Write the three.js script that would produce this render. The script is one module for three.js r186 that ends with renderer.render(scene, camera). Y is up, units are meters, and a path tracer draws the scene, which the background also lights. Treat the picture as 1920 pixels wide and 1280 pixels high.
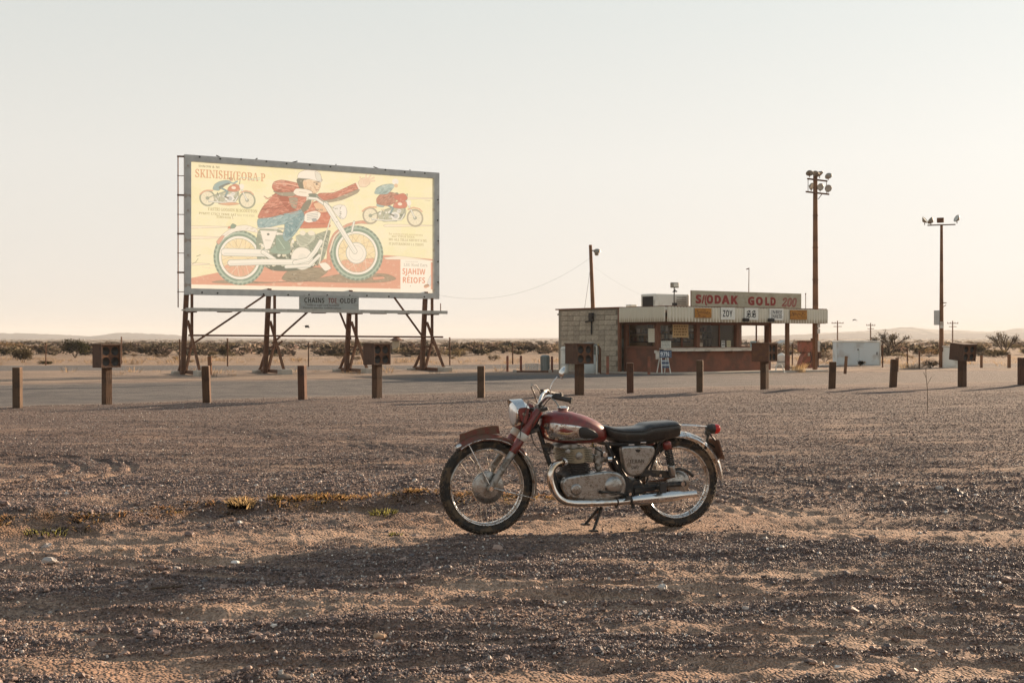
import * as THREE from 'three';
import { mergeGeometries } from 'three/addons/utils/BufferGeometryUtils.js';
import { RoundedBoxGeometry } from 'three/addons/geometries/RoundedBoxGeometry.js';
import { FontLoader } from 'three/addons/loaders/FontLoader.js';
import { TextGeometry } from 'three/addons/geometries/TextGeometry.js';
import { createNoise2D } from 'simplex-noise';

// ---------------------------------------------------------------- camera, sky, sun, exposure
const F = 2300, EYE = 1.35, HORIZON = 634;            // focal length in pixels of the 1280 px high photograph, eye height in metres
const scene = new THREE.Scene();
const camera = new THREE.PerspectiveCamera(2 * Math.atan(640 / F) * 180 / Math.PI, 1.5, 0.1, 9000);
camera.position.set(0, EYE, 0);
camera.rotation.x = -Math.atan(6 / F);
const renderer = new THREE.WebGLRenderer({ antialias: true });
renderer.toneMapping = THREE.LinearToneMapping;
const EXPOSURE = 2.35;
renderer.toneMappingExposure = EXPOSURE;
renderer.shadowMap.enabled = true;
const rad = (d) => d * Math.PI / 180;
const SUN_AZ = rad(47), SUN_EL = rad(13.5);            // to the right of the view, just out of the frame
const sunDir = new THREE.Vector3(Math.sin(SUN_AZ) * Math.cos(SUN_EL), Math.sin(SUN_EL), -Math.cos(SUN_AZ) * Math.cos(SUN_EL));
const sun = new THREE.DirectionalLight(new THREE.Color().setRGB(1, 0.73, 0.5), 5);
sun.name = 'sun';
sun.position.copy(sunDir).multiplyScalar(120).add(new THREE.Vector3(0, 0, -30));
sun.target.position.set(0, 0, -30);
sun.castShadow = true;
sun.shadow.radius = 1.2;
Object.assign(sun.shadow.camera, { left: -60, right: 60, top: 40, bottom: -40, near: 1, far: 320 });
sun.shadow.mapSize.set(4096, 4096);
scene.add(sun, sun.target);

const mix = (a, b, t) => a + (b - a) * t, clamp = (x, a = 0, b = 1) => Math.min(b, Math.max(a, x));
const smooth = (a, b, x) => { const t = clamp((x - a) / (b - a)); return t * t * (3 - 2 * t); };
const mix3 = (a, b, t) => [mix(a[0], b[0], t), mix(a[1], b[1], t), mix(a[2], b[2], t)];
function ramp(keys, x) { for (let i = 1; i < keys.length; i++) if (x <= keys[i][0]) return mix3(keys[i - 1][1], keys[i][1], clamp((x - keys[i - 1][0]) / (keys[i][0] - keys[i - 1][0]))); return keys[keys.length - 1][1]; }
{
  // late-afternoon haze: warm at the horizon, pale above it, blue-grey overhead, brighter towards the sun
  const keys = [[-90, [0.9, 0.8, 0.68]], [0, [0.98, 0.9, 0.8]], [3, [1.0, 0.94, 0.855]], [8, [0.98, 0.953, 0.89]], [15.5, [0.84, 0.868, 0.84]], [40, [0.44, 0.53, 0.6]], [90, [0.25, 0.34, 0.44]]];
  const W = 1024, Hh = 512, data = new Float32Array(W * Hh * 4);
  for (let j = 0; j < Hh; j++) {
    const el = ((j + 0.5) / Hh - 0.5) * Math.PI, base = ramp(keys, el * 180 / Math.PI);
    for (let i = 0; i < W; i++) {
      const a = ((i + 0.5) / W - 0.5) * 2 * Math.PI;
      const c = Math.cos(a) * Math.cos(el) * sunDir.x + Math.sin(el) * sunDir.y + Math.sin(a) * Math.cos(el) * sunDir.z;
      const g = Math.acos(clamp(c, -1, 1)) * 180 / Math.PI, b = (0.755 + 0.5 * Math.exp(-g / 38)) / EXPOSURE;
      data.set([base[0] * b, base[1] * b, base[2] * b, 1], (j * W + i) * 4);
    }
  }
  const t = new THREE.DataTexture(data, W, Hh, THREE.RGBAFormat, THREE.FloatType);
  t.mapping = THREE.EquirectangularReflectionMapping;
  t.magFilter = t.minFilter = THREE.LinearFilter;
  t.needsUpdate = true;
  scene.background = t;
  scene.environment = t;
}
scene.fog = new THREE.FogExp2(new THREE.Color().setRGB(0.92, 0.93, 0.92), 0.00026);

// ---------------------------------------------------------------- helpers
let seedNow = 7;
const rnd = () => { seedNow = (seedNow + 0x6d2b79f5) | 0; let t = Math.imul(seedNow ^ (seedNow >>> 15), 1 | seedNow); t = (t + Math.imul(t ^ (t >>> 7), 61 | t)) ^ t; return ((t ^ (t >>> 14)) >>> 0) / 4294967296; };
const R = (a, b) => a + (b - a) * rnd();
const n2 = createNoise2D(rnd), n2b = createNoise2D(rnd);
const fbm = (x, y, o = 4) => { let s = 0, a = 0.5; for (let i = 0; i < o; i++) { s += a * n2(x, y); x = x * 2.03 + 11.7; y = y * 2.03 - 5.3; a *= 0.5; } return s; };
const V = (x, y, z) => new THREE.Vector3(x, y, z);
const at = (px, py, Z) => V((px - 960) / F * Z, EYE - (py - HORIZON) / F * Z, -Z);   // the point at depth Z metres seen at that pixel of the photograph
const depthAt = (py) => F * EYE / (py - HORIZON);                                      // depth of flat ground seen at that row
const names = new Map();
function numbered(n) { const k = names.get(n) ?? 0; names.set(n, k + 1); return k ? n + '_' + String(k).padStart(3, '0') : n; }
function say(o, label, category, group) { o.userData.label = label; o.userData.category = category; if (group) o.userData.group = group; return o; }
function thing(name, label, category, pos = V(0, 0, 0), turn = 0, group) {
  const o = new THREE.Group(); o.name = numbered(name); o.position.copy(pos); o.rotation.y = turn; scene.add(o);
  return say(o, label, category, group);
}
function structure(o, name) { o.name = numbered(name); o.userData.kind = 'structure'; o.receiveShadow = o.castShadow = true; scene.add(o); return o; }
function boxUV(g) {
  const p = g.attributes.position, n = g.attributes.normal, uv = new Float32Array(p.count * 2);
  for (let i = 0; i < p.count; i += 3) {
    let ax = 0, ay = 0, az = 0;
    for (let k = i; k < i + 3; k++) { ax += n.getX(k); ay += n.getY(k); az += n.getZ(k); }
    ax = Math.abs(ax); ay = Math.abs(ay); az = Math.abs(az);
    for (let k = i; k < i + 3; k++) {
      const x = p.getX(k), y = p.getY(k), z = p.getZ(k);
      if (ay > ax && ay > az) { uv[2 * k] = x; uv[2 * k + 1] = z; } else if (ax > az) { uv[2 * k] = z; uv[2 * k + 1] = y; } else { uv[2 * k] = x; uv[2 * k + 1] = y; }
    }
  }
  g.setAttribute('uv', new THREE.BufferAttribute(uv, 2));
  return g;
}
function join(gs, keepUV) {
  gs = [].concat(gs).map((g) => { const q = g.index ? g.toNonIndexed() : g.clone(); for (const k of Object.keys(q.attributes)) if (!['position', 'normal', keepUV ? 'uv' : 'position'].includes(k)) q.deleteAttribute(k); if (!q.attributes.normal) q.computeVertexNormals(); q.morphAttributes = {}; return q; });
  const m = gs.length > 1 ? mergeGeometries(gs) : gs[0];
  return keepUV ? m : boxUV(m);
}
function put(parent, name, gs, mat, keepUV) {
  const m = new THREE.Mesh(join(gs, keepUV), mat);
  m.name = name; m.castShadow = m.receiveShadow = true;
  parent.add(m);
  return m;
}
function copyOf(o, pos, turn, label, group) {
  const c = o.clone(); c.name = numbered(o.name.replace(/_\d{3}$/, '')); c.userData = { ...o.userData };
  c.position.copy(pos); c.rotation.y = turn;
  if (label) c.userData.label = label;
  if (group) c.userData.group = group;
  scene.add(c); return c;
}
const bx = (w, h, d, x = 0, y = 0, z = 0, r = 0) => (r ? new RoundedBoxGeometry(w, h, d, 2, r) : new THREE.BoxGeometry(w, h, d)).translate(x, y, z);   // centred
const bb = (w, h, d, x, y, z, r) => bx(w, h, d, x, y + h / 2, z, r);                                                                                    // standing on y
function rod(a, b, r0, r1 = r0, seg = 8) {
  const d = b.clone().sub(a), g = new THREE.CylinderGeometry(r1, r0, d.length(), seg);
  g.applyQuaternion(new THREE.Quaternion().setFromUnitVectors(V(0, 1, 0), d.clone().normalize()));
  return g.translate((a.x + b.x) / 2, (a.y + b.y) / 2, (a.z + b.z) / 2);
}
function beam(a, b, w, h) {               // rectangular bar between two points
  const d = b.clone().sub(a), g = new THREE.BoxGeometry(w, h, d.length()), m = new THREE.Matrix4().lookAt(b, a, Math.abs(d.clone().normalize().y) > 0.95 ? V(1, 0, 0) : V(0, 1, 0));
  return g.applyMatrix4(m).translate((a.x + b.x) / 2, (a.y + b.y) / 2, (a.z + b.z) / 2);
}
const tube = (pts, r, n = 24, seg = 8) => new THREE.TubeGeometry(new THREE.CatmullRomCurve3(pts, false, 'centripetal'), n, r, seg, false);
const lathe = (pts, seg = 24) => new THREE.LatheGeometry(pts.map(([x, y]) => new THREE.Vector2(x, y)), seg);
function aim(g, pos, dir) { return g.applyQuaternion(new THREE.Quaternion().setFromUnitVectors(V(0, 1, 0), dir.clone().normalize())).translate(pos.x, pos.y, pos.z); }
function slab(pts, depth, bevel = 0, z = 0) {   // outline in x,y pushed along +z
  const s = new THREE.Shape(pts.map((p) => new THREE.Vector2(p.x ?? p[0], p.y ?? p[1])));
  return new THREE.ExtrudeGeometry(s, { depth: depth - 2 * bevel, bevelEnabled: bevel > 0, bevelSize: bevel, bevelThickness: bevel, bevelOffset: -bevel, bevelSegments: 3, curveSegments: 8 }).translate(0, 0, z + bevel);
}
function splineSlab(pts, depth, bevel, z) {     // the same with a rounded outline
  const c = new THREE.CatmullRomCurve3(pts.map((p) => V(p.x, p.y, 0)), true, 'centripetal').getPoints(pts.length * 5);
  c.pop();
  return slab(c, depth, bevel, z);
}
// tileable value noise for textures
const P = new Uint8Array(65536); for (let i = 0; i < 65536; i++) P[i] = rnd() * 256;
const hash = (x, y, s) => P[(x * 73 + y * 2971 + s * 7919) & 65535] / 255;
function vn(x, y, per, s) {
  const ix = Math.floor(x), iy = Math.floor(y), fx = x - ix, fy = y - iy, w = (i) => ((i % per) + per) % per;
  const u = fx * fx * (3 - 2 * fx), v = fy * fy * (3 - 2 * fy), x0 = w(ix), x1 = w(ix + 1), y0 = w(iy), y1 = w(iy + 1);
  return mix(mix(hash(x0, y0, s), hash(x1, y0, s), u), mix(hash(x0, y1, s), hash(x1, y1, s), u), v);
}
const tf = (u, v, f, o = 4, s = 1) => { let t = 0, a = 0.5, n = 0; for (let i = 0; i < o; i++) { t += a * vn(u * f, v * f, f, s + i); n += a; a *= 0.5; f *= 2; } return t / n; };
const toS = (c) => Math.round(255 * (c <= 0.0031308 ? 12.92 * c : 1.055 * Math.pow(c, 1 / 2.4) - 0.055));
function dtex(size, fn, { srgb = true, rep = 1, repY } = {}) {
  const d = new Uint8Array(size * size * 4);
  for (let j = 0; j < size; j++) for (let i = 0; i < size; i++) {
    const c = fn((i + 0.5) / size, (j + 0.5) / size), o = (j * size + i) * 4;
    if (srgb) { d[o] = toS(clamp(c[0])); d[o + 1] = toS(clamp(c[1])); d[o + 2] = toS(clamp(c[2])); } else d[o] = d[o + 1] = d[o + 2] = 255 * clamp(c);
    d[o + 3] = 255;
  }
  const t = new THREE.DataTexture(d, size, size);
  t.wrapS = t.wrapT = THREE.RepeatWrapping; t.magFilter = THREE.LinearFilter; t.minFilter = THREE.LinearMipmapLinearFilter; t.generateMipmaps = true;
  if (srgb) t.colorSpace = THREE.SRGBColorSpace;
  t.repeat.set(rep, repY ?? rep); t.needsUpdate = true;
  return t;
}
const std = (o) => new THREE.MeshStandardMaterial(o);
const phys = (o) => new THREE.MeshPhysicalMaterial(o);
const rgb = (r, g, b) => new THREE.Color().setRGB(r, g, b);

// ---------------------------------------------------------------- materials
const M = {};
{
  const grain = (u, v, k) => tf(u, v * 0.25 + 0.0, k, 3, 3);
  const woodFn = (a, b, c) => (u, v) => {
    const streak = 0.5 * vn(u * 48, v * 4, 48, 5) + 0.3 * vn(u * 96, v * 8, 96, 6) + 0.2 * vn(u * 24, v * 2, 24, 8), blot = tf(u, v, 4, 4, 9);
    return mix3(mix3(a, b, streak), c, smooth(0.55, 0.8, blot) * 0.7);
  };
  const woodBump = dtex(256, (u, v) => 0.6 * vn(u * 48, v * 4, 48, 5) + 0.4 * vn(u * 96, v * 8, 96, 6), { srgb: false, rep: 2 });
  M.wood = std({ map: dtex(256, woodFn([0.052, 0.025, 0.011], [0.115, 0.055, 0.024], [0.032, 0.016, 0.008]), { rep: 2 }), bumpMap: woodBump, bumpScale: 0.006, roughness: 0.85 });
  M.woodGrey = std({ map: dtex(256, woodFn([0.06, 0.036, 0.02], [0.125, 0.073, 0.04], [0.038, 0.023, 0.014]), { rep: 2.3 }), bumpMap: woodBump, bumpScale: 0.008, roughness: 0.9 });
  M.woodRed = std({ map: dtex(256, woodFn([0.058, 0.023, 0.012], [0.12, 0.05, 0.025], [0.03, 0.014, 0.007]), { rep: 1.7 }), bumpMap: woodBump, bumpScale: 0.008, roughness: 0.85 });
  M.boxWood = std({ map: dtex(256, woodFn([0.07, 0.036, 0.022], [0.12, 0.064, 0.038], [0.042, 0.021, 0.013]), { rep: 1.3 }), bumpMap: woodBump, bumpScale: 0.003, roughness: 0.8 });
  M.endWood = std({ map: dtex(256, woodFn([0.1, 0.05, 0.03], [0.17, 0.09, 0.05], [0.3, 0.22, 0.15]), { rep: 2 }), roughness: 0.9 });
  M.pole = std({ map: dtex(256, woodFn([0.12, 0.055, 0.024], [0.26, 0.125, 0.06], [0.09, 0.04, 0.02]), { rep: 1 }), bumpMap: woodBump, bumpScale: 0.006, roughness: 0.85 });
  M.greyWood = std({ map: dtex(256, woodFn([0.42, 0.4, 0.35], [0.55, 0.53, 0.47], [0.33, 0.3, 0.25]), { rep: 1 }), bumpMap: woodBump, bumpScale: 0.003, roughness: 0.85 });
  const rustFn = (base, rust, lo, hi, f = 5) => (u, v) => { const k = smooth(lo, hi, 0.65 * tf(u, v, f, 5, 21) + 0.35 * tf(u, v, f * 5, 3, 31)); return mix3(base, [rust[0] * (0.7 + 0.6 * tf(u, v, 16, 3, 41)), rust[1] * (0.7 + 0.6 * tf(u, v, 16, 3, 41)), rust[2]], k); };
  M.rust = std({ map: dtex(256, rustFn([0.19, 0.085, 0.04], [0.11, 0.042, 0.018], 0.4, 0.62), { rep: 1 }), roughness: 0.85, metalness: 0.1 });
  M.rustDark = std({ map: dtex(256, rustFn([0.11, 0.05, 0.027], [0.16, 0.07, 0.03], 0.4, 0.7), { rep: 2 }), roughness: 0.85 });
  M.galv = std({ map: dtex(256, (u, v) => { const k = tf(u, v, 8, 5, 51), s = smooth(0.62, 0.78, tf(u, v, 6, 4, 77)); return mix3([0.42 + 0.18 * k, 0.42 + 0.18 * k, 0.4 + 0.16 * k], [0.25, 0.15, 0.09], s * 0.6); }, { rep: 0.6 }), bumpMap: dtex(128, (u, v) => tf(u, v, 8, 4, 52), { srgb: false }), bumpScale: 0.004, roughness: 0.6, metalness: 0.15 });
  M.whitePaint = std({ map: dtex(256, (u, v) => mix3([0.78, 0.76, 0.68], [0.5, 0.46, 0.38], smooth(0.5, 0.75, tf(u, v, 6, 5, 61)) * 0.7), { rep: 0.5 }), roughness: 0.6 });
  M.corrugated = std({ map: dtex(256, (u, v) => mix3([0.75, 0.7, 0.58], [0.45, 0.35, 0.22], smooth(0.55, 0.78, 0.6 * tf(u, v, 5, 4, 63) + 0.4 * vn(u * 40, v * 3, 40, 64)) * 0.8), { rep: 0.5 }), roughness: 0.55, metalness: 0.1 });
  M.paleBlue = std({ map: dtex(256, (u, v) => mix3([0.6, 0.66, 0.66], [0.42, 0.4, 0.36], smooth(0.52, 0.76, tf(u, v, 5, 5, 71)) * 0.7), { rep: 0.4 }), roughness: 0.6 });
  M.blocks = [0, 1, 2, 3].map((k) => std({ map: dtex(128, (u, v) => { const n = tf(u, v, 8, 4, 80 + k * 5), s = vn(u * 64, v * 64, 64, 90 + k); const b = 0.78 + 0.1 * k; return [(0.2 + 0.32 * n + 0.12 * s) * b, (0.175 + 0.275 * n + 0.1 * s) * b, (0.135 + 0.21 * n + 0.08 * s) * b]; }, { rep: 2 }), bumpMap: null, roughness: 0.95 }));
  M.mortar = std({ color: rgb(0.27, 0.24, 0.19), roughness: 1 });
  M.redWall = std({ map: dtex(256, (u, v) => mix3([0.22, 0.082, 0.048], [0.135, 0.06, 0.039], smooth(0.35, 0.7, tf(u, v, 5, 5, 101))), { rep: 0.5 }), bumpMap: dtex(256, (u, v) => tf(u, v, 24, 4, 103), { srgb: false, rep: 0.7 }), bumpScale: 0.006, roughness: 0.85 });
  M.redFrame = std({ map: dtex(128, (u, v) => mix3([0.21, 0.08, 0.04], [0.135, 0.056, 0.03], tf(u, v, 6, 4, 111)), { rep: 1 }), roughness: 0.75 });
  M.concrete = std({ map: dtex(256, (u, v) => { const n = tf(u, v, 6, 5, 121); return [0.36 + 0.16 * n, 0.32 + 0.15 * n, 0.27 + 0.12 * n]; }, { rep: 0.7 }), roughness: 0.95 });
  M.roof = std({ color: rgb(0.3, 0.26, 0.22), roughness: 0.95 });
  M.dark = std({ color: rgb(0.025, 0.022, 0.02), roughness: 0.8 });
  M.cone = std({ color: rgb(0.03, 0.026, 0.022), roughness: 0.6 });
  M.interior = std({ color: rgb(0.22, 0.14, 0.055), roughness: 0.9 });
  M.interiorDark = std({ color: rgb(0.035, 0.028, 0.018), roughness: 0.9 });
  M.tan = std({ color: rgb(0.46, 0.38, 0.27), roughness: 0.85 });
  M.glass = phys({ color: 0xffffff, transmission: 1, thickness: 0, roughness: 0.03, ior: 1.3 });
  M.cream = std({ map: dtex(128, (u, v) => mix3([0.62, 0.58, 0.5], [0.42, 0.36, 0.28], smooth(0.5, 0.8, tf(u, v, 5, 4, 131))), { rep: 0.7 }), roughness: 0.6 });
  M.greenGrey = std({ map: dtex(128, (u, v) => mix3([0.16, 0.19, 0.17], [0.09, 0.08, 0.06], smooth(0.45, 0.75, tf(u, v, 5, 4, 141))), { rep: 1 }), roughness: 0.55 });
  M.drum = std({ color: rgb(0.24, 0.26, 0.25), roughness: 0.5, metalness: 0.5 });
  M.kioskRed = std({ map: dtex(256, rustFn([0.3, 0.1, 0.06], [0.18, 0.07, 0.035], 0.42, 0.62), { rep: 1 }), roughness: 0.75 });
  M.lampShell = std({ color: rgb(0.3, 0.27, 0.22), roughness: 0.5, metalness: 0.4 });
  M.lampGlass = std({ color: rgb(0.5, 0.48, 0.42), roughness: 0.25, metalness: 0.6 });
  // motorcycle
  const dirt = dtex(256, (u, v) => 0.045 + 0.3 * smooth(0.42, 0.8, tf(u, v, 6, 5, 151)), { srgb: false, rep: 4 });
  M.chrome = std({ color: rgb(0.66, 0.655, 0.64), metalness: 1, roughness: 1, roughnessMap: dirt });
  M.chromeRust = std({ map: dtex(256, (u, v) => mix3([0.68, 0.67, 0.65], [0.24, 0.15, 0.09], smooth(0.5, 0.68, 0.5 * tf(u, v, 7, 5, 155) + 0.5 * tf(u, v, 40, 2, 157))), { rep: 5 }), metalness: 0.85, roughness: 1, roughnessMap: dirt });
  M.pipe = std({ map: dtex(256, (u, v) => mix3([0.76, 0.73, 0.69], [0.5, 0.34, 0.19], smooth(0.45, 0.75, tf(u, v, 5, 4, 161)) * 0.8), { rep: 3 }), metalness: 1, roughness: 0.16 });
  M.alloy = std({ map: dtex(256, (u, v) => { const k = 0.55 * tf(u, v, 6, 5, 171) + 0.45 * tf(u, v, 48, 2, 173); return mix3([0.37, 0.365, 0.35], [0.2, 0.175, 0.145], smooth(0.42, 0.7, k)); }, { rep: 5 }), metalness: 0.94, roughness: 0.28, bumpMap: dtex(128, (u, v) => tf(u, v, 16, 4, 175), { srgb: false, rep: 8 }), bumpScale: 0.001 });
  M.alloyDull = std({ map: dtex(256, (u, v) => mix3([0.36, 0.34, 0.31], [0.15, 0.12, 0.09], smooth(0.4, 0.7, tf(u, v, 8, 5, 181))), { rep: 6 }), metalness: 0.5, roughness: 0.55 });
  M.red = phys({ map: dtex(512, (u, v) => { const k = smooth(0.6, 0.74, 0.55 * tf(u, v, 6, 5, 191) + 0.45 * tf(u, v, 50, 2, 193)), s = smooth(0.35, 0.65, tf(u, v, 5, 4, 195)); return mix3(mix3([0.2, 0.018, 0.013], [0.135, 0.018, 0.012], s), [0.15, 0.08, 0.05], k); }, { rep: 4 }), roughness: 0.42, clearcoat: 0.5, clearcoatRoughness: 0.22 });
  M.redRust = std({ map: dtex(256, (u, v) => { const k = smooth(0.32, 0.56, 0.6 * tf(u, v, 6, 5, 201) + 0.4 * tf(u, v, 40, 2, 203)); return mix3([0.16, 0.032, 0.02], [0.12, 0.062, 0.036], k); }, { rep: 4 }), roughness: 0.6 });
  M.tyre = std({ map: dtex(256, (u, v) => mix3([0.03, 0.026, 0.022], [0.13, 0.09, 0.055], smooth(0.4, 0.7, tf(u, v, 6, 5, 211)) * 0.85), { rep: 4 }), roughness: 0.9 });
  M.black = std({ map: dtex(256, (u, v) => mix3([0.018, 0.017, 0.016], [0.09, 0.065, 0.043], smooth(0.45, 0.75, tf(u, v, 8, 5, 221)) * 0.75), { rep: 5 }), roughness: 0.55 });
  M.leather = std({ map: dtex(256, (u, v) => mix3([0.022, 0.02, 0.018], [0.075, 0.06, 0.045], smooth(0.4, 0.75, tf(u, v, 6, 5, 231)) * 0.7), { rep: 3 }), bumpMap: dtex(256, (u, v) => tf(u, v, 40, 3, 233), { srgb: false, rep: 3 }), bumpScale: 0.0015, roughness: 0.34 });
  M.rubber = std({ color: rgb(0.03, 0.028, 0.026), roughness: 0.6 });
  M.finBlack = std({ color: rgb(0.045, 0.036, 0.03), roughness: 0.55, metalness: 0.2 });
  M.finTan = std({ color: rgb(0.3, 0.25, 0.17), roughness: 0.5, metalness: 0.45 });
  M.lens = phys({ color: rgb(0.75, 0.02, 0.015), roughness: 0.12, transmission: 0.55, thickness: 0, ior: 1.5 });
  M.headGlass = std({ color: rgb(0.85, 0.87, 0.88), roughness: 0.12, metalness: 0.6 });
  M.mirror = std({ color: rgb(0.8, 0.8, 0.8), roughness: 0.03, metalness: 1 });
  M.dusty = std({ map: dtex(256, (u, v) => mix3([0.4, 0.36, 0.31], [0.2, 0.12, 0.08], smooth(0.45, 0.7, tf(u, v, 7, 5, 207))), { rep: 4 }), roughness: 0.5, metalness: 0.3 });
  M.letter = std({ color: rgb(0.13, 0.115, 0.095), roughness: 0.5, metalness: 0.4 });
  M.whiteTape = std({ color: rgb(0.6, 0.57, 0.5), roughness: 0.6 });
  M.brass = std({ color: rgb(0.5, 0.36, 0.16), roughness: 0.4, metalness: 0.7 });
}

// ---------------------------------------------------------------- the ground
const lin = (pts, x) => { for (let i = 1; i < pts.length; i++) if (x <= pts[i][0] || i === pts.length - 1) { const [x0, y0] = pts[i - 1], [x1, y1] = pts[i]; return y0 + (y1 - y0) * (x - x0) / (x1 - x0); } };
const laneNear = (x) => lin([[-9.7, 23.4], [-0.8, 30.9], [15.6, 37.5]], x), laneFar = (x) => lin([[-15, 36], [-1.2, 44.6], [22, 52]], x);
const backNear = (x) => 49.6 + (x + 20.6) * 0.15, backFar = (x) => 60.5 + (x + 25) * 0.09;
const crest = (x) => lin([[-3.6, 8.6], [-2.9, 8.85], [-2.17, 9.6], [-1.35, 9.7], [-0.48, 10.0], [1, 10.4]], x);
const sandLine = (x) => lin([[-3.4, 7.9], [-2.25, 8.15], [-0.9, 8.5], [-0.23, 8.85], [0.75, 9.0], [1.74, 9.05], [2.6, 8.6], [4, 8.2]], x);
const postLine = (x) => lin([[-10, 23.2], [-0.8, 27.2], [15, 34.2]], x);
const ruts = [[8, -6, 17.5], [8, -6, 19.1], [-4, -30, 43], [-4, -30, 45.1], [3, 50, 34], [3, 50, 31.5], [6, -3, 9.2], [6, -3, 10.4], [0, -20, 25.4], [0, -20, 26.5], [2, 20, 13.4], [-6, 12.3, 2.0, 1], [-6, 12.3, 1.5, 1], [5, 60, 47], [-20, 0, 24], [-20, 0, 25.6]];
function rutAt(x, z) { let s = 0, q = 0; for (const [cx, cz, r, full] of ruts) { const d = Math.hypot(x - cx, z - cz) - r; if (full ? Math.abs(d) < 0.2 : d > -0.5 && d < 0.5) { const k = full ? 1.8 * smooth(0.2, 0.1, Math.abs(d)) : smooth(0.5, 0.25, Math.abs(d)) * smooth(-0.45, 0.2, n2(x * 0.28 + cx, z * 0.4 + r)); s += k * Math.cos(d * 2 * Math.PI / 0.19); q += k; } } return [s, q]; }
const arcs = [[-3.2, 14.8, 5.2, 0.18], [9, 6.5, 4.2, 0.2], [9, 6.5, 5.0, 0.2], [2, 1.5, 5.6, 0.22], [3.5, 1.0, 5.1, 0.2], [-6, 2.0, 5.4, 0.22], [-7, 1.5, 5.2, 0.2], [14, 16, 9.5, 0.2]];
function hgt(x, z) {
  let h = 0;
  const w = x + 0.25 * z, nearK = 1 - smooth(11, 24, z);
  h += 0.05 * fbm(x * 0.05, z * 0.07, 2) * smooth(11, 20, z) * (1 - smooth(200, 600, z));
  if (z < 26) {
    // tyre-worn corrugations running across, finer ruts, and heaps of loose gravel
    const amp = mix(1, 0.62, smooth(8.5, 10.5, z));
    h += nearK * amp * (0.05 * fbm(w * 0.4, z * 1.7 - x * 0.22, 3) + 0.017 * fbm(w * 1.4 + 9, z * 5.2 - x * 0.5, 3) + 0.012 * fbm(x * 7, z * 9, 3));
    const [rs, rq] = rutAt(x, z); h += (0.011 * rs - 0.008 * Math.min(rq, 1.5)) * (1 - smooth(16, 26, z));
    for (const [cx, cz, r, s] of arcs) { const d = Math.abs(Math.hypot(x - cx, z - cz) - r); if (d < s * 2.2) { const q = d / s; h += nearK * (q < 1 ? -0.014 * (1 - q * q) : 0.011 * Math.sin(Math.PI * (q - 1) / 1.2)) * smooth(-0.5, 0.15, n2(x * 0.5 + cx, z * 0.5)); } }
    // the worn edge behind the motorcycle: level on the far side, a short bank on the near side
    const d = crest(x) + 0.12 * n2(x * 1.3, 4) - z, k = 1 - smooth(-0.9, 0.9, x);
    h += k * 0.125 * (d > 0 ? 1 - smooth(0, 0.38, d) : 1 - smooth(0, 3.2, -d)) * (0.8 + 0.4 * n2(x * 0.9, 8));
    const s = Math.abs(z - sandLine(x)) / 0.5;
    h -= 0.022 * Math.exp(-s * s);
    // the wheels stand on level ground
    for (const [cx, cz, q] of [[-0.18, 8.45, 0.0], [1.19, 8.89, -0.012], [0.55, 8.68, -0.012]]) { const e = Math.exp(-((x - cx) ** 2 + (z - cz) ** 2) / 0.09); h = mix(h, q, e); }
  }
  if (z > 15 && z < 45) { const d = (z - postLine(x) + 0.1) / 0.7; h += 0.07 * Math.exp(-d * d) * (0.7 + 0.6 * n2(x * 0.4, 3)); const e = (z - postLine(x) + 4.6 + n2(x * 0.3, 7)) / 0.8; h += 0.07 * Math.exp(-e * e) * smooth(0.1, 0.5, n2(x * 0.13 + 4, 1)) * smooth(-9, -6, Math.abs(x) - 16); }
  if (z > 62) h += 0.25 * fbm(x * 0.03, z * 0.03, 3) * smooth(62, 110, z);
  return h;
}
function gravelMask(x, z) {
  const w = x + 0.25 * z;
  let g = 0.85 + 0.95 * fbm(w * 0.24 + 3, z * 1.05 - x * 0.15, 4) + 0.45 * fbm(w * 0.5, z * 4.6, 3);
  g += 0.12 * smooth(9.5, 12, z);
  const s = Math.abs(z - sandLine(x) + 0.1 * n2(x * 1.6, 20)) / (0.5 + 0.2 * n2(x * 0.8, 30) + 0.12 * smooth(1, 2.5, x));
  g -= 1.15 * Math.exp(-s * s) * (1 - smooth(3, 4.5, x));
  for (const [cx, cz, r, q] of arcs) { const d = Math.abs(Math.hypot(x - cx, z - cz) - r) / q; if (d < 1.4) g -= 0.45 * Math.exp(-d * d) * smooth(-0.5, 0.15, n2(x * 0.5 + cx, z * 0.5)); }
  for (const [cx, cz, rx, rz] of [[-0.6, 6.05, 0.9, 0.26], [-1.7, 5.0, 0.6, 0.2], [1.6, 4.95, 1.3, 0.2], [-1.9, 7.1, 0.5, 0.12], [0.2, 6.75, 0.8, 0.12], [0.9, 5.7, 0.5, 0.15]]) { const d = ((x - cx) / rx) ** 2 + ((z - cz + 0.12 * (x - cx)) / rz) ** 2; g -= 0.75 * Math.exp(-d); }
  if (z < 24) { const [rs, rq] = rutAt(x, z); g += 0.3 * rs - 0.16 * Math.min(rq, 1.5); }
  if (z > 10) { const e = Math.abs(crest(x) - z) / 0.2; g -= 0.4 * Math.exp(-e * e) * (1 - smooth(0, 1, x)); }
  return clamp(g);
}
const SAND = [0.5, 0.35, 0.25], SAND2 = [0.4, 0.25, 0.17], GRAVEL = [0.165, 0.111, 0.092], DESERT = [0.43, 0.305, 0.21], SCRUBLAND = [0.3, 0.24, 0.185];
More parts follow.
